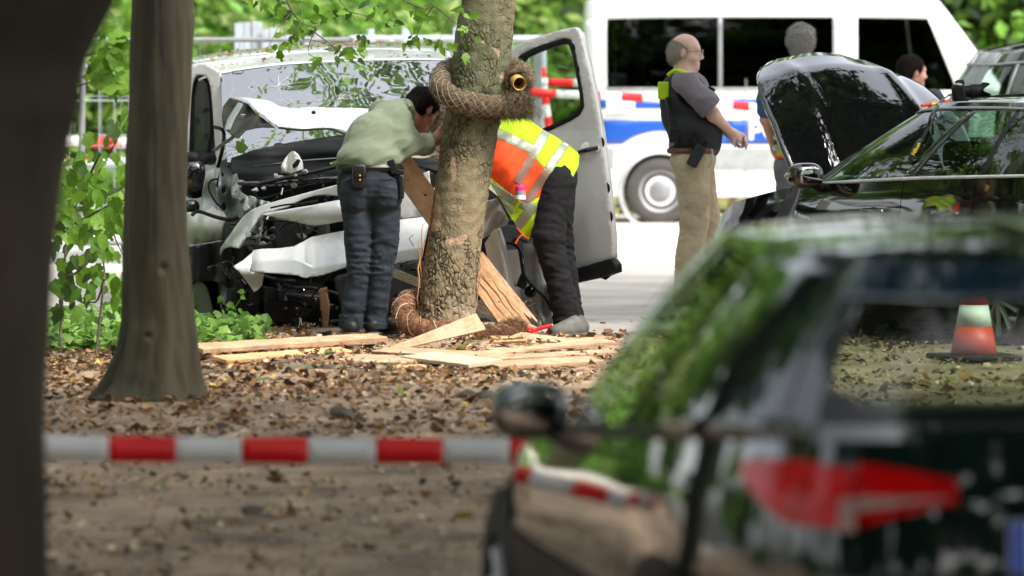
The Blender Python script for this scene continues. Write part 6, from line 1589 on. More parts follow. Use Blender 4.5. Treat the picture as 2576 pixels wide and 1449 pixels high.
# arch liner and tyre
def yl(x, y): return 34.15 + .25 * ((x - 600) / 80) ** 2 * .4 + .03 * math.sin(x / 6)
sheet('arch_liner', [(520, 672), (545, 664), (570, 655), (585, 662), (600, 690), (630, 712), (665, 720), (720, 730), (710, 760), (680, 755), (640, 762), (610, 770), (598, 750), (580, 730), (560, 715), (535, 705)], yl, M['blackp'], W_, .006, g=5)
sheet('arch_liner_top', [(478, 622), (560, 606), (602, 606), (640, 640), (640, 672), (600, 690), (560, 700), (536, 690), (520, 676), (505, 700), (486, 716), (480, 680)], lambda x, y: 34.6 + .04 * math.sin(x / 9), M['blackp'], W_, .008, g=6)
for k in range(4): bar([(556 + 12 * k, 668 + 4 * k), (566 + 12 * k, 684 + 5 * k), (582 + 12 * k, 700 + 5 * k)], .006, 'blackg', 'liner_rib', 34.08)
tc0 = P(603, 765, 34.95); tc0.z = .30
Rt = Matrix.Rotation(.16, 3, 'Z'); ax_ = Rt @ Vector((-1, 0, 0))
V, F = revolve([(.20, -.10), (.30, -.10), (.335, -.085), (.345, -.05), (.345, .05), (.335, .085), (.30, .10), (.20, .10)], tc0, ax_, 48); ty = mk('tyre', V, F, M['tyre'], W_)
parts = []
for k in range(46):
    a = 2 * math.pi * k / 46
    for q, sk in ((-.055, .3), (0, 0), (.055, -.3)):
        r2_ = Rt @ Matrix.Rotation(a, 3, 'X'); parts.append(box(tc0 + Rt @ Vector((q, 0, 0)) + r2_ @ Vector((0, 0, .347)), (.045, .030, .012), r2_ @ Matrix.Rotation(sk, 3, 'Z')))
V, F = join(parts); mk('tread', V, F, M['tyre'], ty, smooth=False, kind='stuff')
V, F = revolve([(.20, .08), (.18, .10), (.17, .05), (.04, .06), (.001, .07)], tc0, ax_, 30); mk('rim', V, F, M['steelrim'], W_)
sheet('sill_panel', [(486, 713), (500, 705), (520, 720), (532, 760), (536, 799), (500, 800), (488, 770)], 35.2, M['milky'], W_, .02, smooth=2)
sheet('side_arch', [(470, 615), (560, 612), (548, 650), (520, 668), (500, 700), (486, 713), (484, 800), (470, 800)], 35.6, M['blackp'], W_, .02)
sheet('rusty_strut', [(800, 728), (822, 722), (830, 770), (824, 830), (812, 832), (806, 770)], lambda x, y: 34.4, M['rust'], W_, .05)
# right-hand side remains
sheet('right_wing', [(1195, 470), (1225, 505), (1249, 499), (1262, 520), (1279, 557), (1258, 572), (1236, 588), (1214, 600), (1190, 610)], lambda x, y: 33.75 + .05 * math.sin(x / 15 + y / 18), M['white'], W_, .006, g=5, smooth=2)
sheet('bumper_shard', [(1240, 580), (1250, 573), (1260, 576), (1270, 605), (1278, 640), (1290, 690), (1298, 738), (1280, 722), (1258, 700), (1226, 650), (1219, 612), (1230, 596)], lambda x, y: 33.62 - .07 * math.exp(-((x - 1255 - (y - 600) * .2) / 12) ** 2), M['whitec'], W_, .005, g=4)
sheet('lamp_housing', [(1274, 630), (1308, 626), (1318, 660), (1314, 680), (1298, 718), (1288, 690)], 33.72, M['whitec'], W_, .04)
def ytr(x, y): return 33.75 + .03 * math.sin(x / 8) + .02 * math.sin(y / 15)
sheet('translucent_duct', [(1316, 614), (1330, 612), (1346, 622), (1356, 648), (1364, 690), (1383, 736), (1388, 780), (1394, 812), (1370, 818), (1350, 790), (1330, 740), (1322, 680)], ytr, M['greyplas'], W_, .006, g=5)
sheet('lower_duct', [(1298, 720), (1330, 735), (1360, 755), (1390, 790), (1396, 830), (1350, 822), (1322, 806), (1290, 760)], lambda x, y: 33.82 + .03 * math.sin(x / 6), M['milky'], W_, .006, g=5)
sheet('lower_fragment', [(1200, 762), (1214, 745), (1240, 738), (1262, 780), (1275, 822), (1250, 815), (1222, 800), (1200, 800)], 33.9, M['milky'], W_, .01)
for k in range(7):
    px, py = 1300 + 7 * k, 735 + (k * 37 % 40); V, F = box(P(px, py, 33.74), (.02 + .01 * (k % 3), .03, .04), Matrix.Rotation(.5 * k, 3, 'Y')); mk('mount_tab', V, F, M['whitec'], W_, bevel=.003)
V, F = revolve([(.036, 0), (.040, .01), (.036, .02), (.028, .012), (.001, .016)], P(1333, 733, 33.70), (.25, -1, .15), 24); mk('fog_lamp', V, F, M['blackg'], W_)
bar([(1270, 610), (1290, 614), (1306, 628), (1312, 660), (1318, 690), (1345, 725), (1372, 750), (1388, 782)], .009, 'blackp', 'cable', 33.66)
bar([(1290, 612), (1300, 600), (1330, 610), (1345, 640)], .012, 'blackp', 'cable', 33.9)
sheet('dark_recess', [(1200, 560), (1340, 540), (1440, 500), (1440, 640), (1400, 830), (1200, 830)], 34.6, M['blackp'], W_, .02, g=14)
# cream headlamp side right of the man
V, F = blob(P(1038, 452, 34.5), (.055, .08, .05), 2.6); mk('headlamp', V, F, M['milky'], W_)
sheet('right_bonnet_part', [(1000, 330), (1110, 300), (1120, 390), (1060, 400), (1010, 395)], lambda x, y: 34.85 + .03 * math.sin(x / 12), M['cream'], W_, .006)
bar([(1040, 470), (1075, 485), (1080, 500), (1060, 520)], .004, 'blackp', 'cable', 34.3); bar([(1000, 445), (1050, 470), (1090, 450)], .005, 'blackp', 'cable', 34.3)
sheet('wing_top', [(1062, 500), (1095, 470), (1130, 480), (1130, 545), (1080, 546)], 34.2, M['white'], W_, .01)
V, F = revolve([(.009, -.001), (.011, 0), (.009, .001)], P(1105, 440, 33.5), (0, -1, .4), 16); 

# open driver door on the right
def ydo(x, y): return 35.1 - (x - 1290) / 260 * .55 + .03 * ((y - 400) / 250) ** 2 - .035 * math.sin(max(0, min(1, (y - 330) / 340)) * math.pi)
door_o = [(1283, 138), (1300, 118), (1330, 103), (1375, 88), (1420, 75), (1452, 69), (1464, 82), (1474, 120), (1488, 180), (1503, 250), (1517, 330), (1530, 430), (1541, 530), (1547, 600), (1548, 650), (1500, 668), (1462, 682), (1440, 690), (1380, 690), (1310, 660), (1290, 560), (1286, 400)]
win = [(1300, 200), (1302, 160), (1318, 138), (1350, 122), (1390, 108), (1425, 98), (1440, 102), (1450, 130), (1460, 185), (1470, 240), (1472, 268), (1462, 288), (1440, 302), (1410, 316), (1385, 328), (1340, 345), (1304, 352)]
dr_ = sheet('driver_door', door_o, ydo, M['silver'], W_, .045, g=10, holes=[win], bevel=.0)
def shrink(poly, k, c=None):
    c = c or (sum(p[0] for p in poly) / len(poly), sum(p[1] for p in poly) / len(poly)); return [(c[0] + (x - c[0]) * k, c[1] + (y - c[1]) * k) for x, y in poly]
sheet('window_seal', shrink(win, 1.015), lambda x, y: ydo(x, y) - .012, M['blackp'], dr_, .035, g=7, holes=[shrink(win, .90)])
sheet('door_window', shrink(win, .95), lambda x, y: ydo(x, y) + .002, M['glassw'], dr_, 0, g=10)
V, F = revolve([(.001, .006), (.03, .010), (.052, .004), (.056, -.002)], P(1480, 380, ydo(1480, 380) - .020), (0, -1, 0), 30); mk('handle_recess', V, F, M['silver'], dr_)
V, F = tube(catmull([P(1450, 386, ydo(1450, 386) - .03), P(1460, 382, ydo(1460, 382) - .06), P(1480, 377, ydo(1480, 380) - .065), P(1505, 372, ydo(1505, 372) - .06)], 5), [.009, .014, .016, .013], 10); mk('door_handle', V, F, M['blackg'], dr_)
V, F = box(P(1503, 375, ydo(1503, 375) - .05), (.022, .03, .035)); mk('lock_cover', V, F, M['silver'], dr_, bevel=.005)
sheet('sill_cover', [(1436, 678), (1470, 672), (1510, 660), (1545, 650), (1556, 664), (1557, 684), (1530, 694), (1490, 703), (1440, 714), (1400, 716), (1400, 690)], lambda x, y: ydo(x, min(y, 650)) - .03, M['blackp'], dr_, .06, g=8)
# litter on the van roof and windscreen
def roofz(X, Y, r):
    px = CX + X * FPX / 36.6
    Zt = np.interp(Y, [35.95, 36.7, 37.5], [1.0, 1.0, 1.0])
    py = np.interp(px, [484, 556, 690, 837, 983, 1114, 1146], [146, 133, 120, 112, 108, 117, 138]); z2 = H - (py - HY) * 37.5 / FPX
    py = np.interp(px, [488, 556, 690, 837, 983, 1114, 1146], [165, 152, 134, 124, 120, 126, 148]); z1 = H - (py - HY) * 36.7 / FPX
    py = np.interp(px, [500, 556, 690, 837, 983, 1114, 1148], [203, 185, 165, 156, 151, 153, 172]); z0 = H - (py - HY) * 36.0 / FPX
    return np.where(Y > 36.7, z1 + (z2 - z1) * (Y - 36.7) / .8, z0 + (z1 - z0) * (Y - 36.0) / .7) + .012 + r.uniform(0, .008, len(X))
V, F, c = litter(2600, px_at(490, 36.5), px_at(1135, 36.5), 36.02, 37.5, .020, 91, [(.33, .17, .08), (.45, .27, .13), (.2, .1, .05), (.5, .38, .2)], [4, 3, 2, 1], zf=roofz, dens=lambda X, Y: ((X > px_at(495, 36.5)) & (X < px_at(1130, 36.5))) * np.clip(.25 + .5 * (Y > 36.7) + .5 * sn(np.stack([X, Y, 0 * X], -1), 7, 9) + .35 * np.exp(-((X - px_at(540, 36.5)) / .15) ** 2), .03, 1))
o = mk('roof_leaf_litter', V, F, M['litter'], smooth=False, col=c); tag(o, 'small brown dry leaves scattered over the wrecked van roof', 'leaf litter', kind='stuff')
put = bpy.data.objects.new('fallen_leaf', LM[('lobed', 'leafb', 1)]); COL.objects.link(put); put.location = P(600, 385, 34.9); put.scale = (.12,) * 3; put.rotation_euler = (1.2, .5, .3); tag(put, 'yellow-green leaf caught in the wreck under the bonnet corner', 'leaf', 'green leaves dropped on the ground')
del put['group']
# ------------------------------------------------ people
def Rm(fwd, up):
    f = Vector(fwd).normalized(); u = Vector(up); u = (u - f * u.dot(f)).normalized(); s = f.cross(u)       # s: person's right
    return s, f, u
def hp(c, B, x, y, z):                   # head space: x right, y forward, z up
    return tuple(Vector(c) + B[0] * x + B[1] * y + B[2] * z)
def head_prims(c, B, neck, k=1.0):
    Rr = [[B[j][i] for i in range(3)] for j in range(3)]; Rr = np.array(Rr).T  # columns = axes
    p = [('e', hp(c, B, 0, -.005, .025), (.077 * k, .098 * k, .095 * k), Rr), ('e', hp(c, B, 0, .020, -.050), (.060 * k, .075 * k, .075 * k), Rr),
         ('c', hp(c, B, 0, .075, -.095), hp(c, B, 0, .055, -.095), .026, .035, .03),
         ('c', hp(c, B, 0, .088, .012), hp(c, B, 0, .112, -.022), .010, .014, .015), ('c', hp(c, B, -.010, .100, -.028), hp(c, B, .010, .100, -.028), .010, .010, .01),
         ('c', hp(c, B, -.038, .078, .030), hp(c, B, .038, .078, .030), .014, .014, .02),
         ('c', hp(c, B, -.018, .092, -.062), hp(c, B, .018, .092, -.062), .008, .008, .008), ('c', hp(c, B, -.016, .089, -.073), hp(c, B, .016, .089, -.073), .009, .009, .008),
         ('c', hp(c, B, 0, -.02, -.06), neck, .056, .060, .03)]
    for s_ in (-1, 1):
        p += [('e', hp(c, B, s_ * .080, -.008, -.005), (.010, .020, .032), Rr, .012), ('e', hp(c, B, s_ * .045, .060, -.030), (.022, .022, .020), Rr, .03)]
    return p
def eyes(body, c, B):
    for s_ in (-1, 1):
        V, F = blob(hp(c, B, s_ * .031, .080, .010), (.012, .012, .012), nu=12, nv=8); mk('eye', V, F, M['lavb'], body)
def hand_prims(w, palm, n, right=True, curl=.5, r0=1.0):
    """w wrist, palm: direction to knuckles, n: back-of-hand normal"""
    w = Vector(w); d = Vector(palm).normalized(); n = Vector(n); n = (n - d * n.dot(d)).normalized(); s = d.cross(n) * (1 if right else -1)
    k = w + d * .085; P_ = [('c', tuple(w), tuple(w + d * .03), .027, .028, .02), ('c', tuple(w + d * .03 + s * .014), tuple(k + s * .022), .019, .014, .015), ('c', tuple(w + d * .03 - s * .014), tuple(k - s * .024), .019, .013, .015), ('c', tuple(w + d * .04), tuple(k), .018, .014, .015)]
    for i, (o_, l) in enumerate(((.032, .040), (.011, .045), (-.011, .042), (-.031, .034))):
        a = k + s * o_; dd = d.copy(); q = a
        for j in range(3):
            ang = curl * (.5 + .5 * j); dd = (dd * math.cos(ang) - n * math.sin(ang)).normalized(); e = q + dd * l * (1, .65, .5)[j]; P_.append(('c', tuple(q), tuple(e), .0105 - .001 * j, .0100 - .001 * j, .004)); q = e
    t0 = w + d * .025 + s * .022; t1 = t0 + (d * .5 + s * .8 - n * .3).normalized() * .042; t2 = t1 + (d * .9 + s * .2 - n * .4).normalized() * .034
    P_ += [('c', tuple(t0), tuple(t1), .016, .012, .012), ('c', tuple(t1), tuple(t2), .0115, .010, .006)]
    return P_
def body_mesh(name, prims, mat, parent, h=.010, k=.03, cuts=(), folds=None, subs=(), **kw):
    V, F = sdf(prims, h, k, cuts, folds, subs)
    return mk(name, V, F, M[mat], parent, sharp=0, **kw)
def fold(f, a, st=(1, 1, 2.2), seed=0, f2=None):
    return lambda p: a * sn(p * np.array(st), f, 200 + seed) + a * .5 * sn(p * np.array(st), f * 2.3, 210 + seed)
def shoe(name, heel, toe, mat, parent, w_=.045):
    h_, t_ = Vector(heel), Vector(toe); m_ = h_.lerp(t_, .5)
    V, F = sdf([('c', tuple(h_ + Vector((0, 0, .045))), tuple(m_ + Vector((0, 0, .045))), w_, w_ * .95), ('c', tuple(m_ + Vector((0, 0, .040))), tuple(t_ + Vector((0, 0, .032))), w_, w_ * .85), ('c', tuple(h_ + Vector((0, 0, .05))), tuple(h_ + (t_ - h_) * .15 + Vector((0, 0, .085))), w_ * .85, w_ * .8)], .009, .03, cuts=[((0, 0, h_.z + .012), (0, 0, -1))])
    s_ = mk(name, V, F, M[mat], parent, sharp=0)
    V, F = sdf([('c', tuple(h_ + Vector((0, 0, .012))), tuple(t_ + Vector((0, 0, .010))), w_ * 1.12, w_ * 1.02)], .009, .02, cuts=[((0, 0, h_.z + .022), (0, 0, 1)), ((0, 0, h_.z), (0, 0, -1))])
    mk('sole', V, F, M['sole'], s_, sharp=0)
    for i in range(4):
        c_ = h_.lerp(t_, .42 + .09 * i) + Vector((0, 0, .088 - .009 * i)); q = (t_ - h_).normalized().cross(Vector((0, 0, 1)))
        V, F = tube([c_ - q * .022, c_ + Vector((0, 0, .006)), c_ + q * .022], .0028, 5); mk('lace', V, F, M['netw' if mat == 'shoeg' else 'leather'], s_)
    return s_
J = lambda px, py, Y: tuple(P(px, py, Y))

# ---- man in sage sweater
YD = 33.0; z0 = 0.0
D_ = thing('person', 'man in sage green sweater and dark jeans bending towards the tree, back turned', 'person', tuple(P(925, 852, YD)))
hc = Vector(J(1060, 276, 33.42)); B = Rm((.62, .62, -.66), (.40, .40, 1))
neck = J(1022, 292, 33.34)
pel, chest = J(932, 455, 33.02), J(985, 318, 33.26)
lsh, rsh = J(985, 290, 33.40), J(1004, 290, 33.14)
relb, rwr = J(1022, 366, 33.10), J(1084, 358, 33.20)
lelb, lwr = J(1010, 360, 33.62), J(1080, 350, 33.55)
hipL, hipR = J(896, 475, 33.03), J(967, 475, 33.03)
knL, knR = J(901, 655, 32.99), J(958, 655, 33.0); anL, anR = J(886, 815, 33.03), J(946, 815, 33.05)
pr = head_prims(hc, B, neck) + [('c', neck, chest, .058, .10), ('c', lsh, rsh, .05, .05), ('c', chest, pel, .12, .125), ('c', rsh, relb, .045, .038), ('c', relb, rwr, .036, .026), ('c', lsh, lelb, .045, .038), ('c', lelb, lwr, .036, .026),
      ('c', hipL, knL, .075, .050), ('c', knL, anL, .048, .036), ('c', hipR, knR, .075, .050), ('c', knR, anR, .048, .036)]
pr += hand_prims(rwr, (.75, .2, .62), (.4, -.8, .3), True, .45)
bd = body_mesh('body', pr, 'skinr', D_, .0075); eyes(bd, hc, B)
# hair
Rr = np.array([[B[j][i] for i in range(3)] for j in range(3)]).T
body_mesh('hair', [('e', hp(hc, B, 0, -.014, .036), (.086, .106, .098), Rr), ('e', hp(hc, B, 0, -.050, -.015), (.076, .068, .082), Rr), ('c', hp(hc, B, .078, .018, -.005), hp(hc, B, .074, .022, -.045), .012, .006), ('c', hp(hc, B, -.078, .018, -.005), hp(hc, B, -.074, .022, -.045), .012, .006)], 'hairb', D_, .007, .02,
          cuts=[(hp(hc, B, 0, .062, .03), tuple(B[1] * .9 - B[2] * .5))], folds=lambda p: .003 * sn(p, 90, 5) + .002 * sn(p, 190, 6), subs=[('e', hp(hc, B, .085, .035, -.022), (.018, .035, .045), Rr), ('e', hp(hc, B, -.085, .035, -.022), (.018, .035, .045), Rr)])
# jeans
def jf(p):
    z = p[:, 2]; a = np.exp(-((z - .45) / .16) ** 2) + .9 * np.exp(-((z - .10) / .10) ** 2) + .5 * np.exp(-((z - .80) / .10) ** 2)
    return (.012 * (a + .15) * (np.abs(sn(p * [.7, .7, 1.7] + np.array([0, 0, .3]) * p[:, :1], 42, 31)) - .45) + .005 * (a + .2) * (np.abs(sn(p * [1, 1, 1.8], 90, 33)) - .4))
jeans = [('c', J(932, 428, 33.04), J(931, 470, 33.04), .140, .150), ('e', J(932, 452, 33.04), (.182, .135, .12), None), ('e', J(895, 486, 32.99), (.098, .115, .125), None), ('e', J(970, 486, 32.99), (.098, .115, .125), None),
         ('c', J(897, 490, 33.03), J(902, 600, 33.0), .098, .080), ('c', J(902, 600, 33.0), J(904, 680, 33.0), .080, .070), ('c', J(904, 680, 33.0), J(890, 770, 33.02), .070, .066), ('c', J(890, 770, 33.02), J(885, 812, 33.03), .066, .070),
         ('c', J(968, 490, 33.03), J(968, 600, 33.01), .100, .082), ('c', J(968, 600, 33.01), J(958, 680, 33.01), .082, .072), ('c', J(958, 680, 33.01), J(948, 770, 33.03), .070, .064), ('c', J(948, 770, 33.03), J(945, 814, 33.04), .064, .066)]
jn = body_mesh('jeans', jeans, 'denim', D_, .0080, .012, cuts=[((0, 0, P(0, 414, 33).z), (0, 0, 1)), ((0, 0, .062), (0, 0, -1))], folds=jf)
# pockets, seams
def on(px, py, Y): return J(px, py, Y)
for (a, b, c, d) in [((880, 455), (858, 505), (0, 0), (0, 0)), ((945, 470), (998, 472), (0, 0), (0, 0))]:
    pass
pk = lambda pts, Y, nm='pocket': sheet(nm, pts, Y, M['denim'], jn, .004, g=6)
pk([(948, 452), (995, 450), (1001, 495), (990, 520), (972, 528), (950, 505)], lambda x, y: 32.905 + ((x - 970) / 60) ** 2 * .06 + ((y - 487) / 60) ** 2 * .03, 'back_pocket')
pk([(858, 458), (882, 452), (896, 500), (890, 520), (872, 512)], lambda x, y: 32.905 + ((x - 893) / 50) ** 2 * .085 + ((y - 487) / 60) ** 2 * .03, 'back_pocket')
for pts in ([(948, 452), (972, 452), (995, 450)], [(858, 460), (870, 456), (882, 452)]):
    V, F = tube([Vector(J(x, y, 32.895 + (((x - (970 if x > 930 else 893)) / 55) ** 2) * .07)) for x, y in pts], .003, 5); mk('seam', V, F, M['denim'], jn)
V, F = tube([Vector(J(993 - abs(y - 560) * .07, y, 32.99 - .03)) for y in range(560, 800, 20)], .0018, 4); mk('seam', V, F, M['denim'], jn)
for c_ in ((885, 32.97), (945, 32.985)):
    V, F = revolve([(.068, -.02), (.075, -.018), (.077, .012), (.068, .016)], J(c_[0], 818, 33.03), (0, 0, 1), 26); mk('turn_up', V, F, M['denim'], jn)
shoe('shoe', (P(884, 850, 32.94).x, 32.92, .02), (P(876, 850, 33).x, 33.20, .02), 'shoeb', D_); shoe('shoe', (P(938, 850, 33).x, 33.0, .02), (P(985, 850, 33.1).x, 33.16, .02), 'shoeb', D_)
# sweater
def sf(p):
    a = np.clip((p[:, 2] - .95) / .5, 0, 1)
    q = p @ np.array([[.75, 0, .66], [0, 1, 0], [-.66, 0, .75]]).T; lo_ = np.exp(-((p[:, 2] - 1.04) / .10) ** 2); el = np.exp(-((p[:, 0] - J(1020, 365, 33)[0]) ** 2 + (p[:, 2] - J(1020, 355, 33)[2]) ** 2) / .012)
    return .0095 * (.45 + .9 * lo_ + 1.0 * el) * (np.abs(sn(q * [.35, .6, 1.5], 38, 52)) - .45) + .004 * (np.abs(sn(q * [.5, 1, 1.8], 80, 53)) - .4)
sw = [('c', J(930, 408, 33.05), J(948, 350, 33.14), .152, .150), ('e', J(930, 398, 33.05), (.190, .150, .10), None), ('e', J(938, 352, 33.14), (.165, .160, .13), None), ('c', J(948, 350, 33.14), J(988, 306, 33.28), .150, .122),
      ('c', J(988, 306, 33.28), J(1018, 276, 33.34), .120, .066), ('c', J(1000, 300, 33.15), J(1020, 358, 33.08), .084, .070), ('c', J(1022, 364, 33.08), J(1070, 362, 33.17), .070, .052), ('c', J(1070, 362, 33.17), J(1084, 359, 33.20), .052, .046),
      ('c', J(960, 285, 33.46), J(1010, 360, 33.60), .080, .070), ('c', J(1010, 360, 33.62), J(1078, 350, 33.55), .062, .050)]
swo = body_mesh('sweater', sw, 'sweat', D_, .008, .050, cuts=[(J(930, 422, 33), (.12, 0, -1)), (J(1093, 357, 33.2), (1, .1, -.05))], folds=sf)
V, F = tube([Vector(J(1006 + dx, 262 + dy, 33.28 + dz)) for dx, dy, dz in [(-12, 8, .14), (0, -2, .10), (16, -6, .02), (28, 8, -.05), (34, 30, -.03)]], .018, 8); mk('collar', V, F, M['sweat'], swo)
V, F = revolve([(.046, -.012), (.054, 0), (.048, .016)], J(1086, 358, 33.20), (1, .15, .05), 22); mk('cuff', V, F, M['sweat'], swo)
# belt kit
c_ = Vector(J(931, 422, 33.04)); V = []
bp_ = [(c_.x + .176 * math.cos(t), c_.y + .128 * math.sin(t) - .0, c_.z - .004 * math.sin(t)) for t in np.linspace(0, 2 * math.pi, 41)]
V, F = tube(bp_[:-1], .024, 6, closed=True, flat=1.0); V = [Vector((c_.x + (v[0] - c_.x), v[1], v[2])) for v in V]; blt = mk('belt', V, F, M['leather'], D_)
V, F = blob(J(904, 445, 32.87), (.040, .028, .068), 4, nu=24, nv=14); q = mk('belt_pouch', V, F, M['leather'], D_)
V, F = blob(J(904, 430, 32.855), (.042, .026, .040), 4, nu=24, nv=12); mk('pouch_flap', V, F, M['leather'], q)
for y_ in (442, 453): V, F = blob(J(905, y_, 32.83), (.006, .004, .006), nu=10, nv=6); mk('stud', V, F, M['brass'], q)
V, F = blob(J(857, 465, 33.05), (.022, .05, .065), 4, nu=20, nv=12); mk('belt_pouch', V, F, M['leather'], D_)
V, F = blob(J(1003, 462, 32.97), (.034, .040, .085), 4, nu=24, nv=14); q = mk('holster', V, F, M['leather'], D_)
V, F = box(J(1010, 470, 32.93), (.030, .05, .14)); mk('holster_guard', V, F, M['leather'], q, bevel=.008)
V, F = box(J(988, 420, 32.93), (.045, .028, .085), Matrix.Rotation(-.35, 3, 'Y')); mk('pistol_grip', V, F, M['blackp'], q, bevel=.006)
V, F = box(J(1000, 432, 32.93), (.07, .026, .035), Matrix.Rotation(.25, 3, 'Y')); mk('pistol_slide', V, F, M['blackp'], q, bevel=.005)
# small white watch / wire ring by the hand

# ---- person in hi-vis vest, head hidden behind the trunk
E_ = thing('person', 'person in a yellow and orange hi-vis vest bending behind the leaning tree', 'person', tuple(P(1425, 838, 33.35)))
hc = Vector(J(1118, 300, 33.66)); B = Rm((-.55, .1, -.8), (-.8, .2, .35))
hipc = J(1405, 452, 33.48); sh = J(1255, 372, 33.62); neck = J(1190, 345, 33.66)
kn1, an1 = J(1392, 640, 33.38), J(1425, 805, 33.36); kn2, an2 = J(1420, 650, 33.60), J(1447, 800, 33.52)
pr = head_prims(hc, B, neck) + [('c', neck, sh, .06, .11), ('c', sh, J(1385, 440, 33.52), .12, .095), ('c', J(1240, 385, 33.5), J(1180, 450, 33.50), .05, .04), ('c', J(1180, 450, 33.55), J(1140, 400, 33.62), .04, .028), ('c', J(1395, 465, 33.46), kn1, .06, .050), ('c', kn1, an1, .05, .036), ('c', J(1400, 475, 33.55), kn2, .06, .050), ('c', kn2, an2, .05, .036)]
pr += hand_prims(J(1140, 400, 33.62), (-.6, .1, .6), (0, -.9, .4), False, .4)
bd = body_mesh('body', pr, 'skin', E_, .009); eyes(bd, hc, B)
Rr = np.array([[B[j][i] for i in range(3)] for j in range(3)]).T
hr = body_mesh('hair', [('e', hp(hc, B, 0, -.010, .03), (.095, .115, .105), Rr), ('c', J(1108, 280, 33.52), J(1098, 320, 33.50), .030, .024), ('c', J(1098, 320, 33.50), J(1094, 346, 33.48), .022, .012), ('e', J(1112, 290, 33.56), (.055, .05, .06), None)], 'hairl', E_, .007, .02, folds=lambda p: .005 * np.sin(p[:, 2] * 180 + p[:, 0] * 90) + .002 * sn(p, 160, 6))
sleeve = body_mesh('dark_sleeve', [('c', J(1240, 385, 33.5), J(1180, 448, 33.50), .065, .055), ('c', J(1180, 448, 33.55), J(1142, 404, 33.62), .052, .042)], 'greyt', E_, .01, folds=fold(25, .004))
V, F = revolve([(.020, 0), (.022, .003), (.020, .006)], J(1070, 440, 33.4), (.2, -1, .6), 18)
def tf(p):
    z = p[:, 2]; a = np.exp(-((z - .45) / .22) ** 2) + .8 * np.exp(-((z - .10) / .12) ** 2)
    return .011 * (a + .2) * (np.abs(sn(p * [.7, .7, 1.7], 42, 61)) - .45) + .005 * (np.abs(sn(p * [1.0, 1, 1.6], 85, 62)) - .4)
tr = [('e', J(1396, 446, 33.50), (.135, .135, .12), None), ('c', J(1402, 462, 33.44), J(1380, 590, 33.38), .112, .094), ('c', J(1380, 590, 33.38), J(1392, 660, 33.37), .094, .076), ('c', J(1393, 660, 33.37), J(1420, 765, 33.37), .078, .078), ('c', J(1420, 765, 33.37), J(1426, 812, 33.36), .078, .080),
      ('c', J(1410, 480, 33.56), J(1405, 600, 33.6), .09, .080), ('c', J(1408, 600, 33.6), J(1424, 700, 33.58), .080, .066), ('c', J(1424, 700, 33.58), J(1445, 815, 33.52), .066, .062)]
body_mesh('trousers', tr, 'blackt', E_, .009, .025, cuts=[((0, 0, .06), (0, 0, -1))], folds=tf)
sg = shoe('shoe', (P(1452, 848, 33.3).x, 33.32, .0), (P(1400, 848, 33.3).x, 33.24, .0), 'shoeg', E_, .050); shoe('shoe', (P(1462, 848, 33.5).x, 33.50, .0), (P(1425, 848, 33.5).x, 33.46, .0), 'shoeg', E_, .045)
V, F = blob((P(1456, 845, 33.3).x, 33.27, .03), (.02, .02, .03)); 
# vest: one draped surface split into fabric areas
vo = [(1232, 330), (1242, 298), (1258, 289), (1285, 292), (1312, 292), (1334, 302), (1362, 324), (1400, 345), (1436, 368), (1452, 382), (1457, 392), (1455, 418), (1440, 448), (1418, 478), (1392, 510), (1366, 542), (1348, 568), (1337, 588), (1331, 602), (1318, 592), (1303, 574), (1284, 546), (1262, 508), (1244, 478), (1230, 455), (1224, 400)]
def yv(x, y):
    # distance below the back line decides how the cloth curves round the trunk of the body and hangs
    bx = np.interp(x, [1230, 1290, 1360, 1457], [292, 292, 322, 388]); t = (y - bx) / 150.0
    return 33.50 - .16 * math.sin(min(max(t, 0), 1.0) * 1.57) ** .8 + .05 * max(0, t - .75) + .012 * math.sin((x * .9 - y * .5) / 17) * min(1, max(t, .15)) + .007 * math.sin((x + y) / 9) * min(1, max(t, 0))
V, F, vv = sheet_geo(vo, yv, 2.6)
org_c = [(1200, 372), (1238, 346), (1268, 352), (1302, 367), (1334, 386), (1397, 450), (1363, 492), (1325, 513), (1308, 504), (1296, 496), (1262, 470), (1244, 455), (1225, 440)]
def band(a, b, w_):
    dx, dy = b[0] - a[0], b[1] - a[1]; l = math.hypot(dx, dy); nx, ny = -dy / l * w_ / 2, dx / l * w_ / 2
    return [(a[0] + nx, a[1] + ny), (b[0] + nx, b[1] + ny), (b[0] - nx, b[1] - ny), (a[0] - nx, a[1] - ny)]
st = [band((1378, 325), (1300, 462), 22) + [], band((1425, 358), (1315, 525), 21), band((1235, 330), (1262, 340), 24), band((1262, 340), (1338, 376), 24), band((1215, 455), (1300, 510), 20), band((1262, 500), (1290, 535), 10), band((1320, 510), (1300, 575), 30) if False else band((1345, 515), (1300, 572), 24)]
reg = []
for f in F:
    x = sum(vv[i][0] for i in f) / len(f); y = sum(vv[i][1] for i in f) / len(f)
    o_ = inpoly(x, y, org_c); s_ = any(inpoly(x, y, q) for q in st)
    reg.append(2 if (s_ and not o_) else (3 if (s_ and o_) else (1 if o_ else 0)))
vest = None
Vn = np.array([tuple(v) for v in V])
for k, (nm, mt) in enumerate([('vest', 'hvy'), ('orange_panel', 'hvo'), ('reflective_stripe', 'refl'), ('reflective_stripe', 'reflr')]):
    ff = [f for f, r_ in zip(F, reg) if r_ == k]; used = sorted({i for f in ff for i in f}); mp = {i: j for j, i in enumerate(used)}
    vs = Vn[used].copy()
    if k >= 2: vs[:, 1] -= .002
    o_ = mk(nm, vs, [tuple(mp[i] for i in f) for f in ff], M[mt], E_ if k == 0 else vest, solid=.004, sharp=0)
    if k == 0: vest = o_
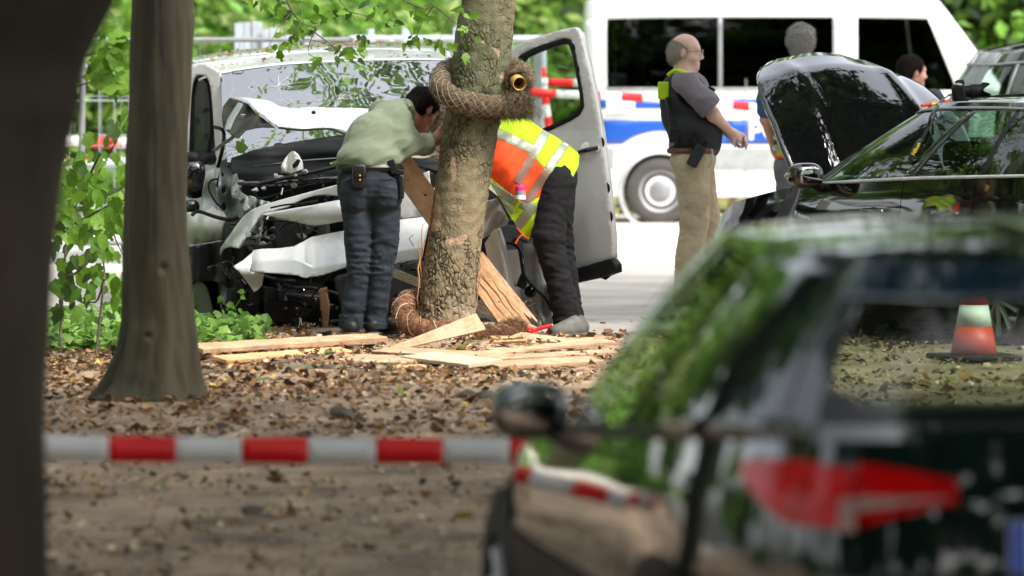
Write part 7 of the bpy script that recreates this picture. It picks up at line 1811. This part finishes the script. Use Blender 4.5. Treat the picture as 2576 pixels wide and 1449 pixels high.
# far side of the vest, closing it round the body
sheet('vest_back_side', [(1240, 300), (1330, 302), (1450, 385), (1452, 420), (1400, 470), (1300, 470), (1232, 440)], lambda x, y: 33.62 + .05 * math.sin(x / 30), M['hvy'], vest, .004, g=10)
V, F = tube(catmull([P(1320, 594, 33.36), P(1312, 592, 33.34), P(1303, 602, 33.33), P(1297, 612, 33.33)], 5), [.004, .003, .006], 6); mk('zip_cord', V, F, M['hvo'], vest)
V, F = tube([P(1331, 602, 33.36), P(1316, 592, 33.355), P(1300, 572, 33.35)], .0035, 5); mk('piping', V, F, M['hvo'], vest)
# spray can in the vest pocket
can = thing('spray_can', 'small grey spray can with a pink cap tucked in the vest pocket', 'can', tuple(P(1309, 500, 33.30)))
V, F = revolve([(.001, 0), (.030, 0), (.031, .004), (.031, .050), (.029, .056), (.001, .056)], P(1309, 503, 33.29), (0, 0, 1), 28); q = mk('can_body', V, F, M['can'], can)
V, F = revolve([(.0315, .004), (.0315, .030)], P(1309, 503, 33.29), (0, 0, 1), 28); mk('paper_label', V, F, M['lavb'], q)
V, F = revolve([(.030, .056), (.031, .060), (.030, .078), (.022, .086), (.001, .088)], P(1309, 503, 33.29), (0, 0, 1), 28); mk('cap', V, F, M['pink'], can)
# red pliers on the boards
pl = thing('red_pliers', 'red-handled cutting pliers lying open by the grey trainer', 'pliers', tuple(P(1345, 850, 33.0)))
V, F = tube(catmull([P(1326, 828, 33.0), P(1345, 830, 33.0), P(1365, 824, 33.0), P(1389, 819, 33.0)], 5), [.010, .012, .012, .011], 10); mk('handle', V, F, M['redt'], pl)
V, F = tube(catmull([P(1326, 830, 33.0), P(1342, 838, 33.0), P(1356, 846, 33.0), P(1370, 854, 33.0)], 5), [.010, .013, .012, .010], 10); mk('handle', V, F, M['redt'], pl)
V, F = blob(P(1336, 832, 33.0), (.028, .014, .022), 3); mk('joint', V, F, M['redt'], pl)
V, F = blob(P(1332, 832, 32.985), (.006, .006, .006)); mk('rivet', V, F, M['steel'], pl)

# ---- standing officer with charcoal vest, side view
YA = 37.0; s_A = FPX / YA
A_ = thing('person', 'grey-haired officer with glasses, charcoal vest and beige trousers, hands clasped', 'person', tuple(P(1745, 780, YA)))
hc = Vector(J(1724, 132, YA)); B = Rm((1, -.12, -.10), (.05, 0, 1)); neck = J(1722, 182, YA)
lS, rS = J(1722, 205, YA + .19), J(1722, 205, YA - .19)
relb, rwr = J(1796, 290, YA - .22), J(1838, 332, YA - .06); lelb, lwr = J(1790, 300, YA + .22), J(1836, 338, YA + .05)
hip1, hip2 = J(1742, 400, YA - .09), J(1742, 400, YA + .09)
kn1, an1 = J(1750, 560, YA - .09), J(1730, 740, YA - .10); kn2, an2 = J(1785, 560, YA + .10), J(1770, 735, YA + .10)
pr = head_prims(hc, B, neck) + [('c', neck, J(1728, 235, YA), .062, .12), ('c', lS, rS, .06, .06), ('c', J(1728, 235, YA), J(1742, 370, YA), .13, .14), ('c', rS, relb, .050, .042), ('c', relb, rwr, .041, .028), ('c', lS, lelb, .05, .042), ('c', lelb, lwr, .041, .028), ('c', hip1, kn1, .08, .055), ('c', kn1, an1, .052, .038), ('c', hip2, kn2, .08, .055), ('c', kn2, an2, .052, .038)]
pr += hand_prims(rwr, (.65, .35, -.35), (.5, -.8, .3), True, .75) + hand_prims(lwr, (.70, -.3, -.2), (.4, .6, .6), False, .8)
bd = body_mesh('body', pr, 'skin', A_, .0085); eyes(bd, hc, B)
Rr = np.array([[B[j][i] for i in range(3)] for j in range(3)]).T
body_mesh('hair', [('e', hp(hc, B, 0, -.020, .010), (.084, .098, .088), Rr), ('e', hp(hc, B, 0, -.055, -.03), (.068, .055, .06), Rr)], 'hairs', A_, .008, .02, cuts=[(hp(hc, B, 0, .03, 0), tuple(B[1])), (hp(hc, B, 0, 0, .090), tuple(B[2] + B[1] * .1))], subs=[('e', hp(hc, B, .085, .02, -.03), (.02, .04, .05), Rr), ('e', hp(hc, B, -.085, .02, -.03), (.02, .04, .05), Rr)], folds=lambda p: .002 * sn(p, 120, 5))
gl = []
for s_ in (-1, 1):
    c_ = Vector(hp(hc, B, s_ * .032, .112, .008)); V, F = revolve([(.022, -.001), (.024, 0), (.022, .001), (.0205, 0), (.022, -.001)], c_, B[1], 22); gl.append((V, F))
    gl.append(tube([hp(hc, B, s_ * .055, .108, .012), hp(hc, B, s_ * .080, .05, .012), hp(hc, B, s_ * .084, -.01, .010)], .0025, 5))
gl.append(tube([hp(hc, B, -.010, .114, .012), hp(hc, B, .010, .114, .012)], .002, 5))
V, F = join(gl); mk('glasses', V, F, M['steel'], A_)
body_mesh('shirt', [('c', J(1722, 196, YA), J(1728, 235, YA), .085, .135), ('c', lS, rS, .075, .075), ('c', J(1728, 235, YA), J(1748, 375, YA), .150, .168), ('c', rS, J(1775, 258, YA - .235), .080, .078), ('c', J(1775, 258, YA - .235), J(1792, 280, YA - .235), .078, .080), ('c', lS, J(1775, 265, YA + .22), .078, .075)], 'greysh', A_, .009, .03,
          cuts=[(J(1722, 182, YA), (.0, 0, 1)), (J(1788, 277, YA - .2), (.62, 0, -.62)), ((0, 0, P(0, 384, YA).z), (0, 0, -1))], folds=fold(22, .006, (1, 1, 2), 3))
vs = [('e', J(1728, 250, YA), (.165, .205, .15), None), ('e', J(1748, 315, YA), (.185, .215, .15), None), ('c', J(1745, 345, YA), J(1752, 352, YA), .160, .165), ('c', J(1705, 200, YA - .13), J(1705, 240, YA - .13), .045, .06), ('c', J(1705, 200, YA + .13), J(1705, 240, YA + .13), .045, .06), ('c', J(1704, 222, YA), J(1706, 290, YA), .105, .115)]
vt = body_mesh('protective_vest', vs, 'vestd', A_, .009, .04, cuts=[((0, 0, P(0, 372, YA).z), (-.08, 0, -1)), ((0, 0, P(0, 190, YA).z), (0, 0, 1))], subs=[('e', J(1748, 222, YA - .24), (.125, .13, .15), None), ('e', J(1748, 222, YA + .24), (.125, .13, .15), None)], folds=fold(14, .003))
V, F = box(J(1669, 228, YA - .10), (.07, .12, .115)); mk('yellow_patch', V, F, M['hvy'], vt, bevel=.01)
V, F = tube(catmull([J(1682, 190, YA - .10), J(1700, 178, YA - .12), J(1722, 183, YA - .15), J(1750, 200, YA - .15), J(1768, 222, YA - .13)], 6), .028, 8, flat=.6); mk('yellow_shoulder_band', V, F, M['hvy'], vt)
V, F = tube(catmull([J(1740, 186, YA - .12), J(1765, 205, YA - .14), J(1785, 240, YA - .14)], 6), .006, 6); mk('radio_cord', V, F, M['blackp'], vt)
V, F = box(J(1784, 238, YA - .12), (.05, .04, .10), Matrix.Rotation(.4, 3, 'Y')); mk('radio', V, F, M['blackp'], vt, bevel=.008)
V, F = box(J(1696, 340, YA - .14), (.07, .05, .10)); mk('side_strap', V, F, M['leather'], vt, bevel=.008); V, F = box(J(1684, 290, YA - .16), (.02, .03, .24), Matrix.Rotation(-.15, 3, 'Y')); mk('side_strap', V, F, M['leather'], vt, bevel=.006)
def bf(p):
    z = p[:, 2]; return .014 * (np.abs(sn(p * [.8, .8, 1.5], 32, 71)) - .45) * np.clip(1.1 - z, .3, 1) + .006 * (np.abs(sn(p * [1, 1, 1.4], 70, 72)) - .4)
body_mesh('trousers', [('e', J(1744, 400, YA), (.150, .175, .14), None), ('c', J(1740, 415, YA - .08), J(1748, 550, YA - .09), .118, .092), ('c', J(1748, 550, YA - .09), J(1735, 650, YA - .1), .092, .088), ('c', J(1735, 650, YA - .1), J(1728, 752, YA - .10), .088, .088), ('c', J(1752, 415, YA + .08), J(1778, 550, YA + .09), .112, .085), ('c', J(1778, 550, YA + .09), J(1768, 750, YA + .1), .082, .080), ('e', J(1758, 500, YA - .17), (.075, .03, .10), None)], 'beige', A_, .010, .03,
          cuts=[((0, 0, P(0, 377, YA).z), (0, 0, 1))], folds=bf)
c_ = Vector(J(1742, 379, YA)); V, F = tube([(c_.x + .150 * math.cos(t), c_.y + .172 * math.sin(t), c_.z) for t in np.linspace(0, 2 * math.pi, 37)[:-1]], .021, 6, closed=True); mk('belt', V, F, M['rust'], A_)
V, F = box(J(1752, 392, YA - .21), (.075, .05, .15), Matrix.Rotation(.5, 3, 'Y')); q = mk('holster', V, F, M['vestd'], A_, bevel=.012)
V, F = box(J(1742, 358, YA - .215), (.048, .032, .10), Matrix.Rotation(-.5, 3, 'Y')); mk('pistol_grip', V, F, M['blackp'], q, bevel=.008)
V, F = box(J(1762, 370, YA - .215), (.12, .030, .035), Matrix.Rotation(-.7, 3, 'Y')); mk('pistol_slide', V, F, M['blackp'], q, bevel=.006)
V, F = tube(catmull([J(1790, 375, YA - .19), J(1792, 400, YA - .20), J(1782, 420, YA - .20)], 5), .006, 6); mk('key_chain', V, F, M['steel'], A_)
shoe('boot', (P(1715, 780, YA).x, YA - .11, gz(YA)), (P(1790, 780, YA).x, YA - .13, gz(YA)), 'shoeb', A_, .05); shoe('boot', (P(1755, 780, YA).x, YA + .10, gz(YA)), (P(1828, 780, YA).x, YA + .09, gz(YA)), 'shoeb', A_, .05)

# ---- officer behind the bonnet, back view
YB = 38.6
B_ = thing('person', 'grey-haired person in a blue shirt and hi-vis vest behind the raised bonnet', 'person', tuple(P(2020, 770, YB)))
hc = Vector(J(2016, 108, YB)); Bb = Rm((.15, 1, -.05), (0, 0, 1)); neck = J(2016, 160, YB)
lS, rS = J(1945, 185, YB), J(2088, 185, YB)
pr = head_prims(hc, Bb, neck, 1.08) + [('c', neck, J(2016, 215, YB), .062, .12), ('c', lS, rS, .06, .06), ('c', J(2016, 215, YB), J(2016, 380, YB), .13, .13), ('c', lS, J(1928, 300, YB + .02), .05, .042), ('c', J(1928, 300, YB + .02), J(1950, 378, YB + .12), .042, .028), ('c', rS, J(2100, 300, YB), .05, .042), ('c', J(2100, 300, YB), J(2085, 378, YB + .1), .042, .028), ('c', J(1985, 410, YB), J(1985, 560, YB), .08, .055), ('c', J(1985, 560, YB), J(1985, 740, YB), .052, .036), ('c', J(2045, 410, YB), J(2045, 560, YB), .08, .055), ('c', J(2045, 560, YB), J(2045, 740, YB), .052, .036)]
pr += hand_prims(J(1950, 378, YB + .12), (.3, .3, -.8), (-.8, 0, .2), False, .5) + hand_prims(J(2085, 378, YB + .1), (-.3, .3, -.8), (.8, 0, .2), True, .5)
bd = body_mesh('body', pr, 'skinr', B_, .010)
Rr = np.array([[Bb[j][i] for i in range(3)] for j in range(3)]).T
body_mesh('hair', [('e', hp(hc, Bb, 0, -.020, .035), (.098, .112, .106), Rr), ('e', hp(hc, Bb, 0, -.055, -.02), (.086, .065, .085), Rr)], 'hairg', B_, .008, .02, cuts=[(hp(hc, Bb, 0, .055, 0), tuple(Bb[1]))], folds=lambda p: .006 * sn(p, 60, 5) + .003 * sn(p, 140, 6))
body_mesh('shirt', [('c', J(2016, 180, YB), J(2016, 215, YB), .09, .13), ('c', lS, rS, .08, .08), ('c', J(2016, 215, YB), J(2016, 385, YB), .150, .155), ('c', lS, J(1932, 275, YB + .02), .080, .080), ('c', rS, J(2098, 275, YB), .08, .08)], 'blues', B_, .010, .03, cuts=[((0, 0, P(0, 168, YB).z), (0, 0, 1)), ((0, 0, P(0, 402, YB).z), (0, 0, -1))], subs=[('e', J(1925, 330, YB), (.10, .12, .085), None)], folds=fold(20, .006))
vq = body_mesh('hivis_vest', [('e', J(2016, 270, YB), (.180, .165, .26), None), ('c', J(2016, 330, YB), J(2016, 385, YB), .168, .172)], 'hvy', B_, .011, .03, cuts=[((0, 0, P(0, 395, YB).z), (0, 0, -1))], folds=fold(16, .005))
for y_, m_2 in ((345, 'refl'), (372, 'refl')):
    cc_ = Vector(J(2016, y_, YB)); V, F = tube([(cc_.x + .176 * math.cos(t), cc_.y + .176 * math.sin(t), cc_.z) for t in np.linspace(0, 6.283, 33)[:-1]], .022, 6, closed=True); mk('reflective_stripe', V, F, M[m_2], vq)
cc_ = Vector(J(2016, 394, YB)); V, F = tube([(cc_.x + .172 * math.cos(t), cc_.y + .172 * math.sin(t), cc_.z) for t in np.linspace(0, 6.283, 33)[:-1]], .010, 6, closed=True); mk('orange_hem', V, F, M['hvo'], vq)
body_mesh('trousers', [('e', J(2016, 412, YB), (.17, .13, .13), None), ('c', J(1985, 420, YB), J(1985, 580, YB), .105, .085), ('c', J(1985, 580, YB), J(1985, 745, YB), .085, .075), ('c', J(2045, 420, YB), J(2045, 580, YB), .105, .085), ('c', J(2045, 580, YB), J(2045, 745, YB), .085, .075)], 'greyt', B_, .011, .03, folds=fold(16, .006))
for px in (1985, 2045): shoe('boot', (P(px, 770, YB).x, YB - .08, gz(YB)), (P(px, 770, YB).x, YB + .18, gz(YB)), 'shoeb', B_, .05)
# ---- third head beyond the bonnet
YC = 42.0
JC = lambda px, py, Y: tuple(P(px + 6, py + 14 * max(0, (700 - py) / 530), Y))
C_ = thing('person', 'dark-haired person mostly hidden behind the raised bonnet, beside the dark van', 'person', tuple(P(2290, 705, YC)))
hc = Vector(JC(2289, 168, YC)); Bc = Rm((.9, .35, -.1), (0, 0, 1)); neck = JC(2283, 215, YC)
pr = head_prims(hc, Bc, neck) + [('c', neck, JC(2285, 260, YC), .06, .12), ('c', JC(2225, 238, YC), JC(2340, 238, YC), .06, .06), ('c', JC(2285, 260, YC), JC(2285, 400, YC), .13, .13), ('c', JC(2225, 240, YC), JC(2215, 330, YC), .05, .04), ('c', JC(2215, 330, YC), JC(2225, 410, YC), .04, .028), ('c', JC(2342, 240, YC), JC(2350, 330, YC), .05, .04), ('c', JC(2350, 330, YC), JC(2345, 410, YC), .04, .028), ('c', JC(2262, 420, YC), JC(2262, 550, YC), .08, .055), ('c', JC(2262, 550, YC), JC(2262, 685, YC), .052, .038), ('c', JC(2312, 420, YC), JC(2312, 550, YC), .08, .055), ('c', JC(2312, 550, YC), JC(2312, 685, YC), .052, .038)]
pr += hand_prims(JC(2225, 410, YC), (0, 0, -1), (-1, 0, 0), False, .4) + hand_prims(JC(2345, 410, YC), (0, 0, -1), (1, 0, 0), True, .4)
bd = body_mesh('body', pr, 'skinr', C_, .011); eyes(bd, hc, Bc)
Rr = np.array([[Bc[j][i] for i in range(3)] for j in range(3)]).T
body_mesh('hair', [('e', hp(hc, Bc, 0, -.018, .035), (.088, .108, .100), Rr), ('e', hp(hc, Bc, 0, -.055, -.02), (.075, .062, .08), Rr)], 'hairb', C_, .009, .02, cuts=[(hp(hc, Bc, 0, .05, .02), tuple(Bc[1] - Bc[2] * .4))], folds=lambda p: .003 * sn(p, 80, 5))
body_mesh('jacket', [('c', JC(2285, 235, YC), JC(2285, 260, YC), .10, .14), ('c', JC(2225, 240, YC), JC(2342, 240, YC), .08, .08), ('c', JC(2285, 260, YC), JC(2285, 410, YC), .16, .17), ('c', JC(2225, 242, YC), JC(2215, 330, YC), .075, .065), ('c', JC(2215, 330, YC), JC(2224, 395, YC), .062, .05), ('c', JC(2342, 242, YC), JC(2350, 330, YC), .075, .065), ('c', JC(2350, 330, YC), JC(2346, 395, YC), .062, .05)], 'vestd', C_, .011, .03, folds=fold(18, .005))
body_mesh('trousers', [('e', JC(2287, 425, YC), (.16, .13, .12), None), ('c', JC(2262, 430, YC), JC(2262, 690, YC), .10, .075), ('c', JC(2312, 430, YC), JC(2312, 690, YC), .10, .075)], 'greyt', C_, .012, .03, folds=fold(16, .005))
for px in (2262, 2312): shoe('boot', (P(px, 705, YC).x, YC - .08, gz(YC)), (P(px, 705, YC).x, YC + .18, gz(YC)), 'shoeb', C_, .05)
# short strands breaking up every head of hair
for o in [x for x in list(S.objects) if x.type == 'MESH' and x.name.split('.')[0] == 'hair']:
    me = o.data; n_ = len(me.vertices); co = np.zeros(n_ * 3, dtype=np.float32); me.vertices.foreach_get('co', co); co = co.reshape(-1, 3).astype(float)
    no = np.zeros(n_ * 3, dtype=np.float32); me.vertex_normals.foreach_get('vector', no); no = no.reshape(-1, 3).astype(float)
    rg = np.random.default_rng(len(co)); k = rg.integers(0, n_, 5200); b = co[k]; c0 = co.mean(0)
    sw_ = np.cross(no[k], [0.2, 0.1, 1.0]); dr = no[k] * .45 + np.array([0, 0, -.55]) + sw_ * .35 + rg.normal(size=(5200, 3)) * .35; dr /= np.linalg.norm(dr, axis=1)[:, None]
    ln = rg.uniform(.010, .026, 5200)[:, None]; wv = np.cross(dr, rg.normal(size=(5200, 3))); wv /= np.linalg.norm(wv, axis=1)[:, None]; wv *= .0011
    V = np.stack([b - wv, b + wv, b + dr * ln], 1).reshape(-1, 3) + np.array(ORG[o.name])
    mk('hair_strands', V, np.arange(15600).reshape(-1, 3), me.materials[0], o, smooth=False, kind='stuff')
